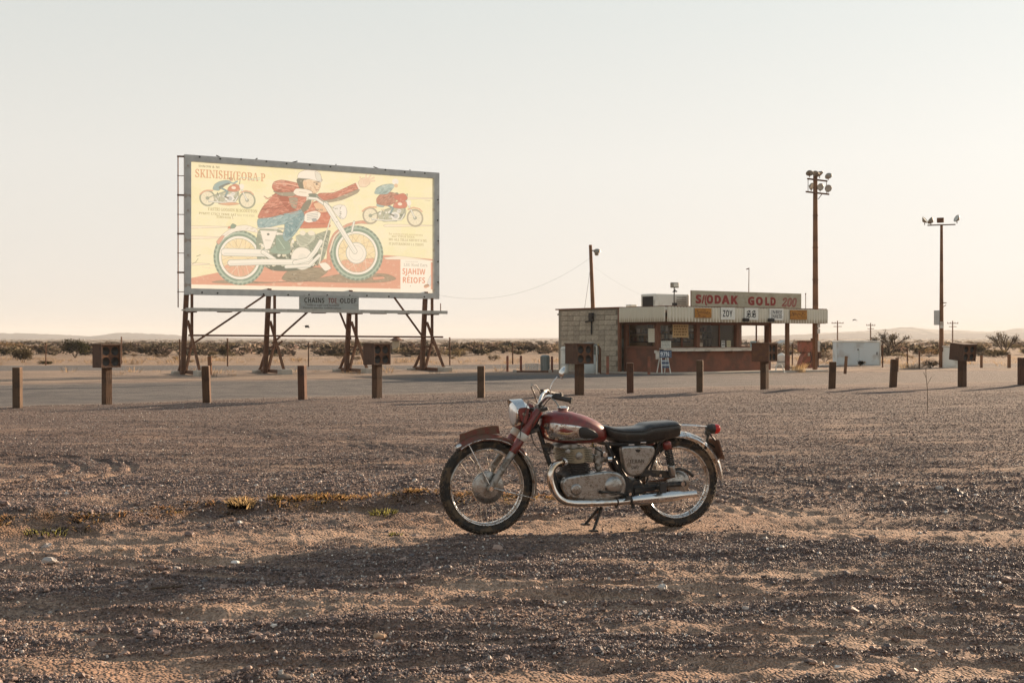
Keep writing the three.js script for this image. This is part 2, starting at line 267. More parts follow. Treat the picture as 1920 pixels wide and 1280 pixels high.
function groundColour(x, z) {
  const n = fbm(x * 0.7, z * 0.9, 3), m = fbm(x * 0.12 + 5, z * 0.2, 3);
  let c = mix3(mix3(SAND, SAND2, clamp(0.5 + n)), GRAVEL, gravelMask(x, Math.min(z, 22)));
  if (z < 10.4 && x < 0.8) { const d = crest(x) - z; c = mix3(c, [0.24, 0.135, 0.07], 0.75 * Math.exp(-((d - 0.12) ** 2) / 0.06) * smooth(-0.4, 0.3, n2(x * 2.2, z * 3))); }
  if (z > 18) {
    const far = z - laneFar(x), bn = z - backNear(x), bf = z - backFar(x), lane = z - laneNear(x);
    c = mix3(c, mix3([0.25, 0.18, 0.145], [0.13, 0.096, 0.085], clamp(0.5 + 1.2 * m + 1.3 * fbm(x * 0.35, z * 2.2, 3))), smooth(16, 24, z));
    c = mix3(c, [0.42, 0.31, 0.225], smooth(-1.5, 0.5, lane) * 0.6 * smooth(-0.2, 0.4, fbm(x * 0.5, z * 1.2, 2)));
    c = mix3(c, mix3([0.44, 0.325, 0.24], [0.29, 0.22, 0.17], clamp(0.5 + 1.3 * fbm(x * 0.25, z * 0.6, 3))), smooth(-0.5, 1.5, far));
    c = mix3(c, mix3(DESERT, [0.36, 0.25, 0.17], clamp(0.5 + n)), smooth(-0.3, 1.2, bf));
    c = mix3(c, SCRUBLAND, smooth(130, 420, z));
  }
  const t = 0.93 + 0.3 * n2(x * 3.1, z * 3.7) * (1 - smooth(10, 40, z)) * 0.5;
  return [c[0] * t, c[1] * t, c[2] * t];
}
// stones pressed into the ground: one tile of cells, each its own tone and dome
const CELLS = 96;
const pebbleTile = (() => {
  const px = [], py = [], tone = [], size = [];
  for (let i = 0; i < CELLS * CELLS; i++) { px.push(rnd()); py.push(rnd()); tone.push(rnd()); size.push(R(0.28, 0.62)); }
  return (u, v) => {
    const x = u * CELLS, y = v * CELLS, ix = Math.floor(x), iy = Math.floor(y);
    let best = 9, who = 0, bd = 9;
    for (let j = -1; j <= 1; j++) for (let i = -1; i <= 1; i++) {
      const k = ((iy + j + CELLS) % CELLS) * CELLS + ((ix + i + CELLS) % CELLS), d = Math.hypot(ix + i + px[k] - x, iy + j + py[k] - y), q = d / size[k];
      if (q < best) { best = q; who = k; bd = d; }
    }
    return [best, tone[who], size[who]];
  };
})();
M.ground = std({
  vertexColors: true, roughness: 1,
  map: dtex(1024, (u, v) => { const [d, t] = pebbleTile(u, v), b = d < 1 ? 0.6 + 0.42 * t : 0.86, n = 0.85 + 0.3 * vn(u * 300, v * 300, 300, 3); return [b * n, b * n * (0.985 + 0.03 * t), b * n * (0.96 + 0.08 * t)]; }, { rep: 1 / 1.7 }),
  bumpMap: dtex(1024, (u, v) => { const [d, , s] = pebbleTile(u, v); return 0.15 + (d < 1 ? s * 1.3 * Math.sqrt(1 - d * d) : 0) + 0.1 * vn(u * 256, v * 256, 256, 4); }, { srgb: false, rep: 1 / 1.7 }), bumpScale: 0.02,
});
function sheet(rows, xAt, cols, yAt, colour) {
  const n = rows.length * cols, pos = new Float32Array(n * 3), uv = new Float32Array(n * 2), col = colour && new Float32Array(n * 3), idx = new Uint32Array((rows.length - 1) * (cols - 1) * 6);
  let k = 0;
  rows.forEach((z, j) => {
    for (let i = 0; i < cols; i++) {
      const x = xAt(i, z), o = j * cols + i, q = yAt(x, z, i, j);
      pos.set([x, q.length ? q[0] : q, -(q.length ? q[1] : z)], o * 3); uv.set([x, z], o * 2);
      if (col) col.set(colour(x, z), o * 3);
      if (i && j) { const a = o - cols - 1, b = o - cols, c = o - 1; idx.set([a, b, c, b, o, c], k); k += 6; }
    }
  });
  const g = new THREE.BufferGeometry();
  g.setAttribute('position', new THREE.BufferAttribute(pos, 3)); g.setAttribute('uv', new THREE.BufferAttribute(uv, 2));
  if (col) g.setAttribute('color', new THREE.BufferAttribute(col, 3));
  g.setIndex(new THREE.BufferAttribute(idx, 1)); g.computeVertexNormals();
  return g;
}
{
  const rows = [-40, -20, -10, -4, 0, 2, 3, 3.6];
  for (let z = 3.8; z < 12; z += 0.0045 * z) rows.push(z);
  for (let z = 12; z < 46; z += 0.0055 * z) rows.push(z);
  for (let z = 46; z < 4200; z *= 1.022) rows.push(z);
  const C = 600, cols = C + 41;
  const xAt = (i, z) => { const zz = Math.max(z, 3.5), w = 0.53 * zz + 1.6, k = i - 20; if (k < 0) return -w + k * (zz * 0.16 + 1); if (k > C) return w + (k - C) * (zz * 0.16 + 1); return -w + 2 * w * k / C; };
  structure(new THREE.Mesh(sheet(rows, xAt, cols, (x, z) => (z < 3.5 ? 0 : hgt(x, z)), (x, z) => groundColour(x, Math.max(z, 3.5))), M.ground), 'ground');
}
const onGround = (x, Z) => hgt(x, Z);
// the grey lane behind the speaker posts and the road beyond the billboard
M.lane = std({ vertexColors: true, roughness: 1, map: M.ground.map, bumpMap: M.ground.bumpMap, bumpScale: 0.03 });
function road(name, near, far, x0, x1, colour) {
  const cols = 260, rows = []; for (let j = 0; j <= 26; j++) rows.push(j / 26);
  const xs = (i) => mix(x0, x1, i / (cols - 1));
  const zOf = (x, t) => mix(near(x) + 0.5 * fbm(x * 0.5, 3, 3), far(x) + 0.9 * fbm(x * 0.4, 9, 3), t);
  const g = sheet(rows, (i) => xs(i), cols, (x, t) => { const z = zOf(x, t); return [hgt(x, z) + mix(-0.03, 0.012, smooth(0, 0.06, t) * smooth(1, 0.94, t)), z]; }, (x, t) => colour(x, zOf(x, t), t));
  const p = g.attributes.position, uv = g.attributes.uv; for (let i = 0; i < p.count; i++) uv.setXY(i, p.getX(i) + 0.37, -p.getZ(i));
  structure(new THREE.Mesh(g, M.lane), name);
}
road('gravel_road', laneNear, laneFar, -30, 27, (x, z, t) => { const n = fbm(x * 0.2, z * 0.8, 3), edge = smooth(0, 0.12, t) * smooth(1, 0.85, t), c = mix3([0.185, 0.172, 0.163], [0.105, 0.105, 0.108], clamp(0.5 + 1.4 * n + 1.1 * fbm(x * 0.5, z * 2.4, 3))); return mix3([0.33, 0.26, 0.21], mix3(c, [0.29, 0.235, 0.2], smooth(2, 14, x) * 0.8), edge); });
road('road', backNear, backFar, -46, 44, (x, z, t) => { const n = fbm(x * 0.15, z * 0.7, 3); return mix3([0.38, 0.29, 0.22], mix3([0.2, 0.185, 0.175], [0.13, 0.128, 0.13], clamp(0.5 + n)), smooth(0, 0.1, t) * smooth(1, 0.9, t) * (1 - 0.5 * smooth(1, 5, x))); });

// loose gravel: real stones where they can be told apart, thinning out with distance
function stoneGeometry(k) {
  const g = new THREE.IcosahedronGeometry(1, k === 2 ? 0 : 1), p = g.attributes.position, q = new Map();
  for (let i = 0; i < p.count; i++) { const key = [p.getX(i), p.getY(i), p.getZ(i)].map((v) => v.toFixed(3)).join(); if (!q.has(key)) q.set(key, 0.75 + 0.5 * rnd()); const s = q.get(key); p.setXYZ(i, p.getX(i) * s, p.getY(i) * s * 0.7, p.getZ(i) * s); }
  g.deleteAttribute('uv'); g.computeVertexNormals();
  return g;
}
{
  M.stone = std({ color: 0xffffff, roughness: 0.62 });
  const shapes = [stoneGeometry(2), stoneGeometry(2), stoneGeometry(1)], lists = [[], [], []], m = new THREE.Matrix4(), q = new THREE.Quaternion(), e = new THREE.Euler();
  const scatter = (count, z0, z1, r0, r1, pow, keep, fade = () => 1) => {
    for (let i = 0; i < count; i++) {
      const z = Math.sqrt(mix(z0 * z0, z1 * z1, rnd())), x = R(-1, 1) * (0.47 * z + 0.7), g = gravelMask(x, z);
      if (rnd() > mix(keep, 1, g * g) * fade(z)) continue;
      const r = r0 + (r1 - r0) * Math.pow(rnd(), pow);
      e.set(R(0, 6.3), R(0, 6.3), R(0, 6.3)); q.setFromEuler(e); if (r > 0.012) q.setFromEuler(e.set(R(-0.4, 0.4), R(0, 6.3), R(-0.4, 0.4)));
      m.compose(V(x, hgt(x, z) + r * R(0.05, 0.45), -z), q, V(r * R(0.8, 1.3), r * R(0.7, 1.1), r * R(0.8, 1.3)));
      const t = rnd(), b = R(0.75, 1.25), c = t < 0.6 ? [0.16, 0.108, 0.09] : t < 0.76 ? [0.28, 0.19, 0.148] : t < 0.93 ? [0.095, 0.078, 0.076] : t < 0.985 ? [0.38, 0.33, 0.29] : [0.62, 0.58, 0.52];
      lists[r > 0.011 ? 2 : i % 2].push([m.clone(), c.map((v) => v * b)]);
    }
  };
  scatter(420000, 4.3, 8.3, 0.0028, 0.008, 2, 0.02);
  scatter(400000, 8.3, 18, 0.0038, 0.0095, 2, 0.03, (z) => 1 - smooth(9.5, 18, z));
  scatter(420000, 11, 36, 0.0045, 0.0105, 2.2, 0.05, (z) => smooth(10, 15, z) * (1 - smooth(17, 36, z)));
  scatter(13000, 4.3, 12, 0.009, 0.02, 3, 0.04);
  scatter(900, 4.3, 12, 0.016, 0.036, 3, 0.1);
  shapes.forEach((g, k) => {
    const o = new THREE.InstancedMesh(g, M.stone, lists[k].length);
    lists[k].forEach(([mm, c], i) => { o.setMatrixAt(i, mm); o.setColorAt(i, rgb(...c)); });
    o.name = numbered('gravel'); o.userData.kind = 'stuff'; o.castShadow = o.receiveShadow = true;
    say(o, ['fine brown gravel scattered over the open lot', 'fine mauve gravel mixed through the open lot', 'coarser stones lying loose among the gravel of the lot'][k]);
    scene.add(o);
  });
}
// mountains at the horizon
{
  const ridge = (pts) => (x) => { const px = x; for (let i = 1; i < pts.length; i++) if (px <= pts[i][0]) { const t = smooth(pts[i - 1][0], pts[i][0], px); return mix(pts[i - 1][1], pts[i][1], t); } return pts[pts.length - 1][1]; };
  function range(name, Z, depth, pts, x0, x1, rough, mat) {
    const cols = 700, top = ridge(pts), rows = []; for (let j = 0; j <= 24; j++) rows.push(j / 24);
    const g = sheet(rows, (i) => mix(x0, x1, i / (cols - 1)), cols, (x, t) => {
      const px = 960 + x / Z * F, peak = Math.max(0, top(px)) / F * Z, z = Z - depth / 2 + t * depth, f = Math.sin(Math.PI * t);
      const rg = 1 - Math.abs(n2b(x * 0.006, z * 0.006)) * 0.8, rr = 1 - Math.abs(n2b(x * 0.02, z * 0.02));
      return [peak * Math.pow(f, 0.8) * (1 - rough + rough * (0.6 * rg + 0.4 * rr)) * 1.06 - 0.5, z];
    });
    structure(new THREE.Mesh(g, mat), name);
  }
  M.mountain = std({ color: rgb(0.1, 0.1, 0.105), roughness: 1 });
  M.hill = std({ color: rgb(0.2, 0.18, 0.16), roughness: 1 });
  const peaks = (px, base, list) => list.map(([x, y]) => [x, base - y]);
  range('mountains', 2100, 400, peaks(0, 634, [[-900, 628], [-300, 617], [-80, 623], [40, 622], [110, 625], [150, 628], [185, 630], [215, 625], [245, 621], [275, 625], [300, 623], [320, 627], [370, 629], [470, 631], [620, 633], [800, 632], [950, 632], [1040, 631.5], [1300, 630], [1460, 626], [1600, 622], [2400, 620], [3000, 628]]), -1700, 1850, 0.45, M.mountain);
  range('hills', 2900, 500, peaks(0, 634, [[1300, 634], [1440, 631], [1480, 627], [1560, 622], [1620, 618], [1680, 614], [1700, 612], [1725, 615], [1770, 617], [1830, 619], [1860, 622], [1890, 618], [1930, 613], [2100, 608], [2500, 612], [2900, 626]]), 320, 2500, 0.3, M.hill);
}

// ---------------------------------------------------------------- the motorcycle
// Its own axes: x from the front wheel to the back, y up, z towards its left side (the one in view).
{
  const TURN = rad(18), O = V(-0.178, 0, -8.446), ex = V(Math.cos(TURN), 0, -Math.sin(TURN)), ez = V(Math.sin(TURN), 0, Math.cos(TURN)), eye = V(0, EYE, 0).sub(O);
  const S = (px, py, zb = 0) => {            // where the side elevation passes through that point of the photograph, zb metres left of the middle plane
    const d = V((px - 960) / F, -(py - HORIZON) / F, -1), t = (zb - eye.dot(ez)) / d.dot(ez), p = eye.clone().addScaledVector(d, t);
    return V(p.dot(ex), p.y, zb);
  };
  const bike = thing('motorcycle', 'weathered red vintage motorcycle with chrome tank panels standing alone on the sandy gravel', 'motorcycle', O, TURN);
  const arcPoint = (c, r, deg, z = 0) => V(c.x + r * Math.cos(rad(deg)), c.y + r * Math.sin(rad(deg)), z);   // 0 = backwards, 90 = up, 180 = forwards
  const axleF = S(911.5, 911.5), axleR = S(1267, 905);
  axleF.y = 0.327; axleR.y = 0.308;
  const RF = 0.327, RR = 0.32;

  function wheel(c, r, name, drumSide, knobbly) {
    const w = new THREE.Group(); w.name = name; w.position.copy(c); bike.add(w);
    const rot = (g) => g.rotateX(Math.PI / 2);                       // lathes turn about y; the axle runs along z
    const t = 0.044, rr = r - 0.072, prof = [];
    for (let i = 0; i <= 18; i++) { const a = rad(-35 + 250 * i / 18); prof.push([rr + 0.034 + Math.sin(a) * (r - rr - 0.036), Math.cos(a) * t * (Math.sin(a) < 0 ? 0.75 : 1)]); }
    const tyre = put(w, 'tyre', rot(lathe(prof, 72)), M.tyre);
    const knobs = [], rows = knobbly ? [-0.034, -0.012, 0.012, 0.034] : [-0.03, -0.01, 0.01, 0.03], n = knobbly ? 56 : 64;
    rows.forEach((z, q) => {
      for (let i = 0; i < n; i++) {
        const a = (i + (q % 2) * 0.5) / n * Math.PI * 2, side = Math.abs(z) > 0.02, rk = r - (side ? 0.0155 : 0.0045);
        const g = new THREE.BoxGeometry(side ? 0.016 : 0.012, 2 * Math.PI * r / n * 0.6, 0.017); g.rotateY(side ? Math.sign(z) * -0.85 : 0); g.translate(rk, 0, z * (side ? 1.06 : 1)); g.rotateZ(a); knobs.push(g);
      }
    });
    put(tyre, 'tread', knobs, M.tyre);
    put(w, 'rim', rot(lathe([[rr + 0.006, -0.034], [rr + 0.012, -0.031], [rr + 0.006, -0.026], [rr - 0.004, -0.02], [rr - 0.009, -0.008], [rr - 0.009, 0.008], [rr - 0.004, 0.02], [rr + 0.006, 0.026], [rr + 0.012, 0.031], [rr + 0.006, 0.034], [rr + 0.002, 0.028], [rr + 0.002, -0.028], [rr + 0.006, -0.034]], 72)), M.chromeRust);
    const spokeMat = M.alloyDull;
    for (let i = 0; i < 40; i++) {
      const side = i % 2 ? 1 : -1, lean = (Math.floor(i / 2) % 2 ? 1 : -1) * 0.42, a = i / 40 * Math.PI * 2, h = a + lean, hr = 0.078;
      put(w, 'spoke', rod(V(hr * Math.cos(h), hr * Math.sin(h), side * 0.036), V((rr - 0.006) * Math.cos(a), (rr - 0.006) * Math.sin(a), side * 0.008), 0.0021, 0.0021, 5), spokeMat);
    }
    const hub = put(w, 'hub', [rot(lathe([[0, -0.055], [0.03, -0.055], [0.05, -0.048], [0.082, -0.044], [0.085, -0.036], [0.05, -0.03], [0.045, 0.03], [0.07, 0.036], [0.07, 0.03]], 32))], M.alloyDull);
    const R0 = drumSide;
    const drum = put(w, 'brake_drum', rot(lathe([[0, 0.062], [0.028, 0.062], [0.034, 0.056], [R0 * 0.62, 0.058], [R0 * 0.7, 0.053], [R0 * 0.95, 0.05], [R0, 0.044], [R0, 0.026], [R0 * 0.96, 0.022], [R0 * 0.4, 0.02]], 48)), M.alloy);
    for (let i = 0; i < 3; i++) { const g = new THREE.BoxGeometry(R0 * 0.6, 0.004, 0.006); g.translate(R0 * 0.62, 0, 0.056); g.rotateZ(rad([195, 310, 100][i])); put(drum, 'rib', [g], M.alloyDull); }
    put(w, 'axle_nut', [rod(V(0, 0, -0.12), V(0, 0, 0.12), 0.0085), aim(new THREE.CylinderGeometry(0.017, 0.017, 0.014, 6), V(0, 0, 0.116), V(0, 0, 1)), aim(new THREE.CylinderGeometry(0.017, 0.017, 0.014, 6), V(0, 0, -0.116), V(0, 0, 1))], M.chrome);
    return w;
  }
  wheel(axleF, RF, 'front_wheel', 0.112, false).rotation.z = 0.2;
  const rearWheel = wheel(axleR, RR, 'rear_wheel', 0.088, true);
  // sprocket behind the rear drum
  put(rearWheel, 'sprocket', [new THREE.CylinderGeometry(0.098, 0.098, 0.006, 48).rotateX(Math.PI / 2).translate(0, 0, 0.016)].concat(Array.from({ length: 42 }, (_, i) => new THREE.BoxGeometry(0.01, 0.007, 0.004).translate(0.102, 0, 0.016).rotateZ(i / 42 * Math.PI * 2))), M.rustDark);

  function fender(c, r, a0, a1, halfW, drop, mat, name, tilt = 0) {
    const n = 40, prof = []; for (let i = 0; i <= 12; i++) { const s = i / 6 - 1; prof.push([s * halfW, -drop * Math.pow(Math.abs(s), 2.4)]); }
    const both = [...prof, ...prof.slice().reverse().map(([z, q]) => [z * 0.985, q - 0.0025])], pos = [], idx = [];
    for (let i = 0; i <= n; i++) { const a = rad(mix(a0, a1, i / n)); for (const [z, q] of both) pos.push(c.x + (r + q) * Math.cos(a), c.y + (r + q) * Math.sin(a), z); }
    const k = both.length; for (let i = 0; i < n; i++) for (let j = 0; j < k; j++) { const a = i * k + j, b = i * k + (j + 1) % k; idx.push(a, a + k, b, b, a + k, b + k); }
    const g = new THREE.BufferGeometry(); g.setAttribute('position', new THREE.Float32BufferAttribute(pos, 3)); g.setIndex(idx); g.computeVertexNormals();
    return put(bike, name, g, mat);
  }
  const fF = fender(axleF, 0.366, 38, 127, 0.062, 0.042, M.redRust, 'front_mudguard');
  fender(axleF, 0.366, -13, 38.5, 0.0622, 0.046, M.dusty, 'mudguard_tail').userData.label = 'dusty grey rear half of the front mudguard';
  fF.userData.label = 'dull red front mudguard with dust and rust';
  put(fF, 'mudguard_bead', [tube([...Array(15)].map((_, i) => arcPoint(axleF, 0.333, mix(-12, 126, i / 14), 0.064)), 0.0035, 40, 6), tube([...Array(15)].map((_, i) => arcPoint(axleF, 0.333, mix(-12, 126, i / 14), -0.064)), 0.0035, 40, 6)], M.chromeRust);
  // curved number plate standing on the front mudguard
  {
    const top = [[862, 815], [872, 812], [888, 806], [905, 801.5], [920, 799.5], [934, 799]], bottom = [[936, 813], [920, 813.5], [903, 816], [886, 820.5], [872, 826.5], [861, 833]];
    const pl = put(bike, 'number_plate', [slab([...top, ...bottom].map((p) => S(...p)), 0.008, 0.002, -0.004)], M.redRust);
    pl.userData.label = 'rusty curved blade plate on top of the front mudguard';
    put(pl, 'plate_edge', [tube(top.map((p) => S(p[0], p[1])), 0.0045, 20, 6), rod(S(934, 799), S(936, 813), 0.004)], M.rust);
  }
  put(fF, 'mudguard_tip', [aim(lathe([[0.0, 0.03], [0.012, 0.024], [0.018, 0.0], [0.012, -0.022], [0, -0.026]], 12), arcPoint(axleF, 0.35, 126, 0.03), V(-0.8, -0.5, 0))], M.chromeRust);
  put(bike, 'mudguard_stay', [rod(S(918, 909, 0.1), S(879, 834, 0.066), 0.0048)], M.chromeRust);
  put(bike, 'mudguard_stay', [rod(S(920, 914, 0.1), S(1004, 935, 0.066), 0.0048), rod(S(918, 913, -0.1), S(1003, 936, -0.066), 0.0045)], M.chromeRust);
  put(bike, 'mudguard_stay', [rod(S(912, 911, -0.1), S(881, 836, -0.066), 0.0045)], M.chromeRust);

  // telescopic fork
  const forkDir = S(1008, 767).sub(S(918, 911)).normalize();
  for (const s of [1, -1]) {
    const z = 0.096 * s, P0 = V(axleF.x, axleF.y, z), up = (d) => P0.clone().addScaledVector(forkDir, d);
    const L = P0.distanceTo(S(1008, 767, z));
    const k = (px, py) => S(px, py, z).sub(P0).dot(forkDir);
    const d1 = k(959, 846), d2 = k(973, 823), d3 = k(980, 811), d4 = k(1007, 768);
    const leg = put(bike, 'fork_leg', [aim(lathe([[0.0, -0.022], [0.018, -0.02], [0.021, 0], [0.023, 0.06], [0.0245, d1], [0, d1]], 20), P0, forkDir)], M.alloyDull);
    put(leg, 'fork_shroud', [aim(lathe([[0, d1 - 0.002], [0.0285, d1 - 0.002], [0.0295, d2], [0, d2]], 24), P0, forkDir), aim(lathe([[0, d3], [0.0305, d3], [0.031, d4], [0.024, d4 + 0.006], [0, d4 + 0.006]], 24), P0, forkDir)], M.red);
    put(leg, 'fork_collar', [aim(lathe([[0, d2], [0.033, d2 + 0.001], [0.034, d3 - 0.001], [0, d3]], 24), P0, forkDir)], M.whiteTape);
    put(leg, 'axle_clamp', [aim(new THREE.CylinderGeometry(0.025, 0.025, 0.036, 16), P0, V(0, 0, 1))], M.alloyDull);
    // ear that carries the headlamp
    put(leg, 'lamp_bracket', [splineSlab([S(973, 766, z), S(992, 766, z), S(990, 776, z), S(986, 793, z), S(980, 792, z), S(974, 780, z)], 0.007, 0.002, z - 0.003)], M.red);
  }
  // yokes and steering head
  put(bike, 'fork_yoke', [slab([S(998, 766), S(1016, 761), S(1018, 766), S(1002, 772)], 0.25, 0.006, -0.125), slab([S(980, 806), S(1000, 800), S(1003, 806), S(984, 812)], 0.23, 0.005, -0.115)], M.black);
  put(bike, 'steering_head', [rod(S(1013, 764), S(994, 806), 0.03, 0.03, 16), rod(S(1016, 758), S(1013, 764), 0.016, 0.02, 16)], M.black);

  // headlamp with its peak
  {
    const lc = S(972, 774), ax = V(-1, -0.03, 0.0).normalize();
    const lamp = put(bike, 'headlamp', [aim(lathe([[0, -0.085], [0.02, -0.083], [0.05, -0.07], [0.074, -0.045], [0.087, -0.01], [0.091, 0.024], [0.091, 0.03]], 40), lc, ax)], M.chrome);
    put(lamp, 'lamp_rim', [aim(lathe([[0.086, 0.026], [0.094, 0.028], [0.0965, 0.036], [0.093, 0.043], [0.084, 0.044]], 48), lc, ax)], M.chrome);
    put(lamp, 'lamp_glass', [aim(lathe([[0.086, 0.04], [0.07, 0.05], [0.04, 0.057], [0, 0.06]], 40), lc, ax)], M.headGlass);
    const pk = []; { const pos = [], idx = [], n = 20, m = 6; for (let i = 0; i <= n; i++) for (let j = 0; j <= m; j++) { const a = rad(mix(12, 168, i / n)), t = j / m, r = 0.0985 + 0.001 * t, x = lc.x - mix(-0.02, 0.072 * Math.pow(Math.sin(a), 0.7), t), y = lc.y + r * Math.sin(a) * mix(1, 0.94, t); pos.push(x, y, r * Math.cos(a)); } for (let i = 0; i < n; i++) for (let j = 0; j < m; j++) { const a = i * (m + 1) + j; idx.push(a, a + 1, a + m + 1, a + 1, a + m + 2, a + m + 1); } const g = new THREE.BufferGeometry(); g.setAttribute('position', new THREE.Float32BufferAttribute(pos, 3)); g.setIndex(idx); g.computeVertexNormals(); pk.push(g); }
    put(lamp, 'lamp_peak', pk, M.chrome);
    put(lamp, 'lamp_bolt', [aim(new THREE.CylinderGeometry(0.012, 0.012, 0.02, 10), S(982, 776, 0.1), V(0, 0, 1))], M.chrome);
  }
  // handlebar, grips, levers, mirror
  {
    const bar = put(bike, 'handlebar', [tube([S(1037, 744, 0.3), S(1028, 743, 0.24), S(1017, 752, 0.12), S(1012, 759, 0.05), S(1011, 760, 0), S(1011, 758, -0.06), S(1014, 746, -0.14), S(1021, 735, -0.26), S(1026, 735, -0.32)], 0.0125, 50, 10)], M.chrome);
    put(bar, 'bar_clamp', [bx(0.045, 0.035, 0.05, S(1011, 760, 0).x, S(1011, 762, 0).y, 0.0, 0.006)], M.alloy);
    const grip = (a, b) => put(bar, 'grip', [rod(a, b, 0.0165, 0.0165, 14), rod(b.clone().lerp(a, 0.12), b, 0.021, 0.021, 14), rod(a, a.clone().lerp(b, 0.06), 0.02, 0.02, 14)], M.rubber);
    grip(S(1037.5, 743.5, 0.31), S(1073, 751, 0.4)); grip(S(1026, 735, -0.32), S(1052, 741, -0.42));
    put(bar, 'switch_housing', [rod(S(1041, 741.5, 0.315), S(1055, 742.5, 0.35), 0.019, 0.017, 12)], M.black);
    put(bar, 'switch_housing', [rod(S(1016, 735, -0.25), S(1025, 732, -0.31), 0.021, 0.018, 12)], M.black);
    put(bar, 'lever', [tube([S(1034, 746, 0.31), S(1041, 752, 0.335), S(1048, 762, 0.37), S(1049, 765, 0.38)], 0.0055, 16, 8)], M.alloy);
    put(bar, 'lever', [tube([S(1008, 756, -0.22), S(1003, 742, -0.2), S(997, 726, -0.18), S(997, 722, -0.18), S(999, 721, -0.18)], 0.006, 20, 8)], M.alloy);
    put(bar, 'cable', [tube([S(1000, 722, -0.18), S(1004, 722, -0.2), S(1010, 730, -0.22), S(1018, 745, -0.2), S(1014, 765, -0.1), S(1008, 790, -0.02)], 0.0032, 30, 6)], M.black);
    put(bar, 'cable', [tube([S(1034, 745, 0.3), S(1026, 752, 0.22), S(1014, 770, 0.13), S(1001, 790, 0.13), S(996, 812, 0.12), S(1004, 836, 0.12), S(1018, 848, 0.1), S(1040, 850, 0.1)], 0.0035, 40, 6)], M.black);
    put(bar, 'cable', [tube([S(1005, 757, 0.05), S(992, 752, 0.1), S(986, 770, 0.12), S(978, 800, 0.12), S(968, 850, 0.12), S(930, 895, 0.1)], 0.003, 40, 6)], M.black);
    put(bar, 'mirror_stem', [tube([S(1033, 740, 0.3), S(1032.5, 728, 0.3), S(1036, 718, 0.3), S(1045, 706, 0.3)], 0.0042, 24, 8)], M.chrome);
    const mc = S(1056, 699, 0.3), md = V(0.93, -0.2, 0.3).normalize();
    const back = lathe([[0, -0.03], [0.012, -0.028], [0.03, -0.018], [0.043, -0.006], [0.046, 0.0], [0.044, 0.004]], 32).scale(1.0, 1, 1.0);
    const mir = put(bar, 'mirror', [aim(back, mc, md)], M.chrome);
    put(bar, 'mirror_glass', [aim(new THREE.CylinderGeometry(0.0435, 0.0435, 0.002, 32), mc.clone().addScaledVector(md, 0.003), md)], M.mirror);
  }

  // tank: cross-sections along its length
  const st = [[1012.5, 796, 800, 0.012], [1015, 783, 812, 0.05], [1019, 777, 819.5, 0.082], [1026, 772.5, 825, 0.112], [1036, 769.8, 828.5, 0.135], [1050, 769, 830, 0.146], [1065, 770.5, 830.7, 0.15], [1082, 774.5, 831, 0.147], [1098, 780, 831, 0.138], [1112, 786.5, 830.3, 0.122], [1123, 793.5, 829, 0.1], [1130, 800, 826.5, 0.075], [1134, 807, 822, 0.04], [1136, 813, 816, 0.012]].map(([px, a, b, w]) => { const A = S(px, a), B = S(px, b); return { x: A.x, c: (A.y + B.y) / 2, h: (A.y - B.y) / 2, w }; });
  function stationAt(s, x) { for (let i = 1; i < s.length; i++) if (x <= s[i].x || i === s.length - 1) { const p = s[i - 1], q = s[i], t = clamp((x - p.x) / (q.x - p.x)); return { x, c: mix(p.c, q.c, t), h: mix(p.h, q.h, t), w: mix(p.w, q.w, t) }; } }
  function fine(s, n) {   // smooth the stations with a spline
    const cv = new THREE.CatmullRomCurve3(s.map((q) => V(q.x, q.c, q.h)), false, 'centripetal'), cw = new THREE.CatmullRomCurve3(s.map((q) => V(q.x, q.w, 0)), false, 'centripetal'), o = [];
    for (let i = 0; i <= n; i++) { const a = cv.getPoint(i / n), b = cw.getPoint(i / n); o.push({ x: a.x, c: a.y, h: Math.max(a.z, 0.003), w: Math.max(b.y, 0.003) }); }
    return o;
  }
  function loft(s, e, n = 40, low = 1) {
    const pos = [], idx = [];
    for (const q of s) for (let j = 0; j < n; j++) { const a = j / n * Math.PI * 2, c = Math.cos(a), d = Math.sin(a); pos.push(q.x, q.c + q.h * Math.sign(d) * Math.pow(Math.abs(d), 2 / e), q.w * Math.sign(c) * Math.pow(Math.abs(c), 2 / e) * (d < 0 ? low : 1)); }
    for (let i = 0; i < s.length - 1; i++) for (let j = 0; j < n; j++) { const a = i * n + j, b = i * n + (j + 1) % n; idx.push(a, a + n, b, b, a + n, b + n); }
    for (const [i, f] of [[0, 1], [s.length - 1, 0]]) { const k = pos.length / 3; pos.push(s[i].x, s[i].c, 0); for (let j = 0; j < n; j++) { const a = i * n + j, b = i * n + (j + 1) % n; f ? idx.push(k, a, b) : idx.push(k, b, a); } }
    const g = new THREE.BufferGeometry(); g.setAttribute('position', new THREE.Float32BufferAttribute(pos, 3)); g.setIndex(idx); g.computeVertexNormals(); return g;
  }
  const TE = 2.5, tankS = fine(st, 60), tank = put(bike, 'fuel_tank', [loft(tankS, TE)], M.red);
  const tankZ = (x, y) => { const q = stationAt(tankS, x); return q.w * Math.pow(Math.max(0, 1 - Math.pow(Math.abs((y - q.c) / q.h), TE)), 1 / TE); };
  function patch(topPts, botPts, lift, side, nx = 30, ny = 12, crown = 0) {     // a skin lying on the tank side between two lines of the side view, with its own thickness
    const top = topPts.map((p) => S(p[0], p[1], 0.12 * side)), bot = botPts.map((p) => S(p[0], p[1], 0.12 * side)), x0 = Math.min(top[0].x, bot[0].x), x1 = Math.max(top[top.length - 1].x, bot[bot.length - 1].x);
    const f = (l, x) => { for (let i = 1; i < l.length; i++) if (x <= l[i].x || i === l.length - 1) return mix(l[i - 1].y, l[i].y, clamp((x - l[i - 1].x) / (l[i].x - l[i - 1].x))); };
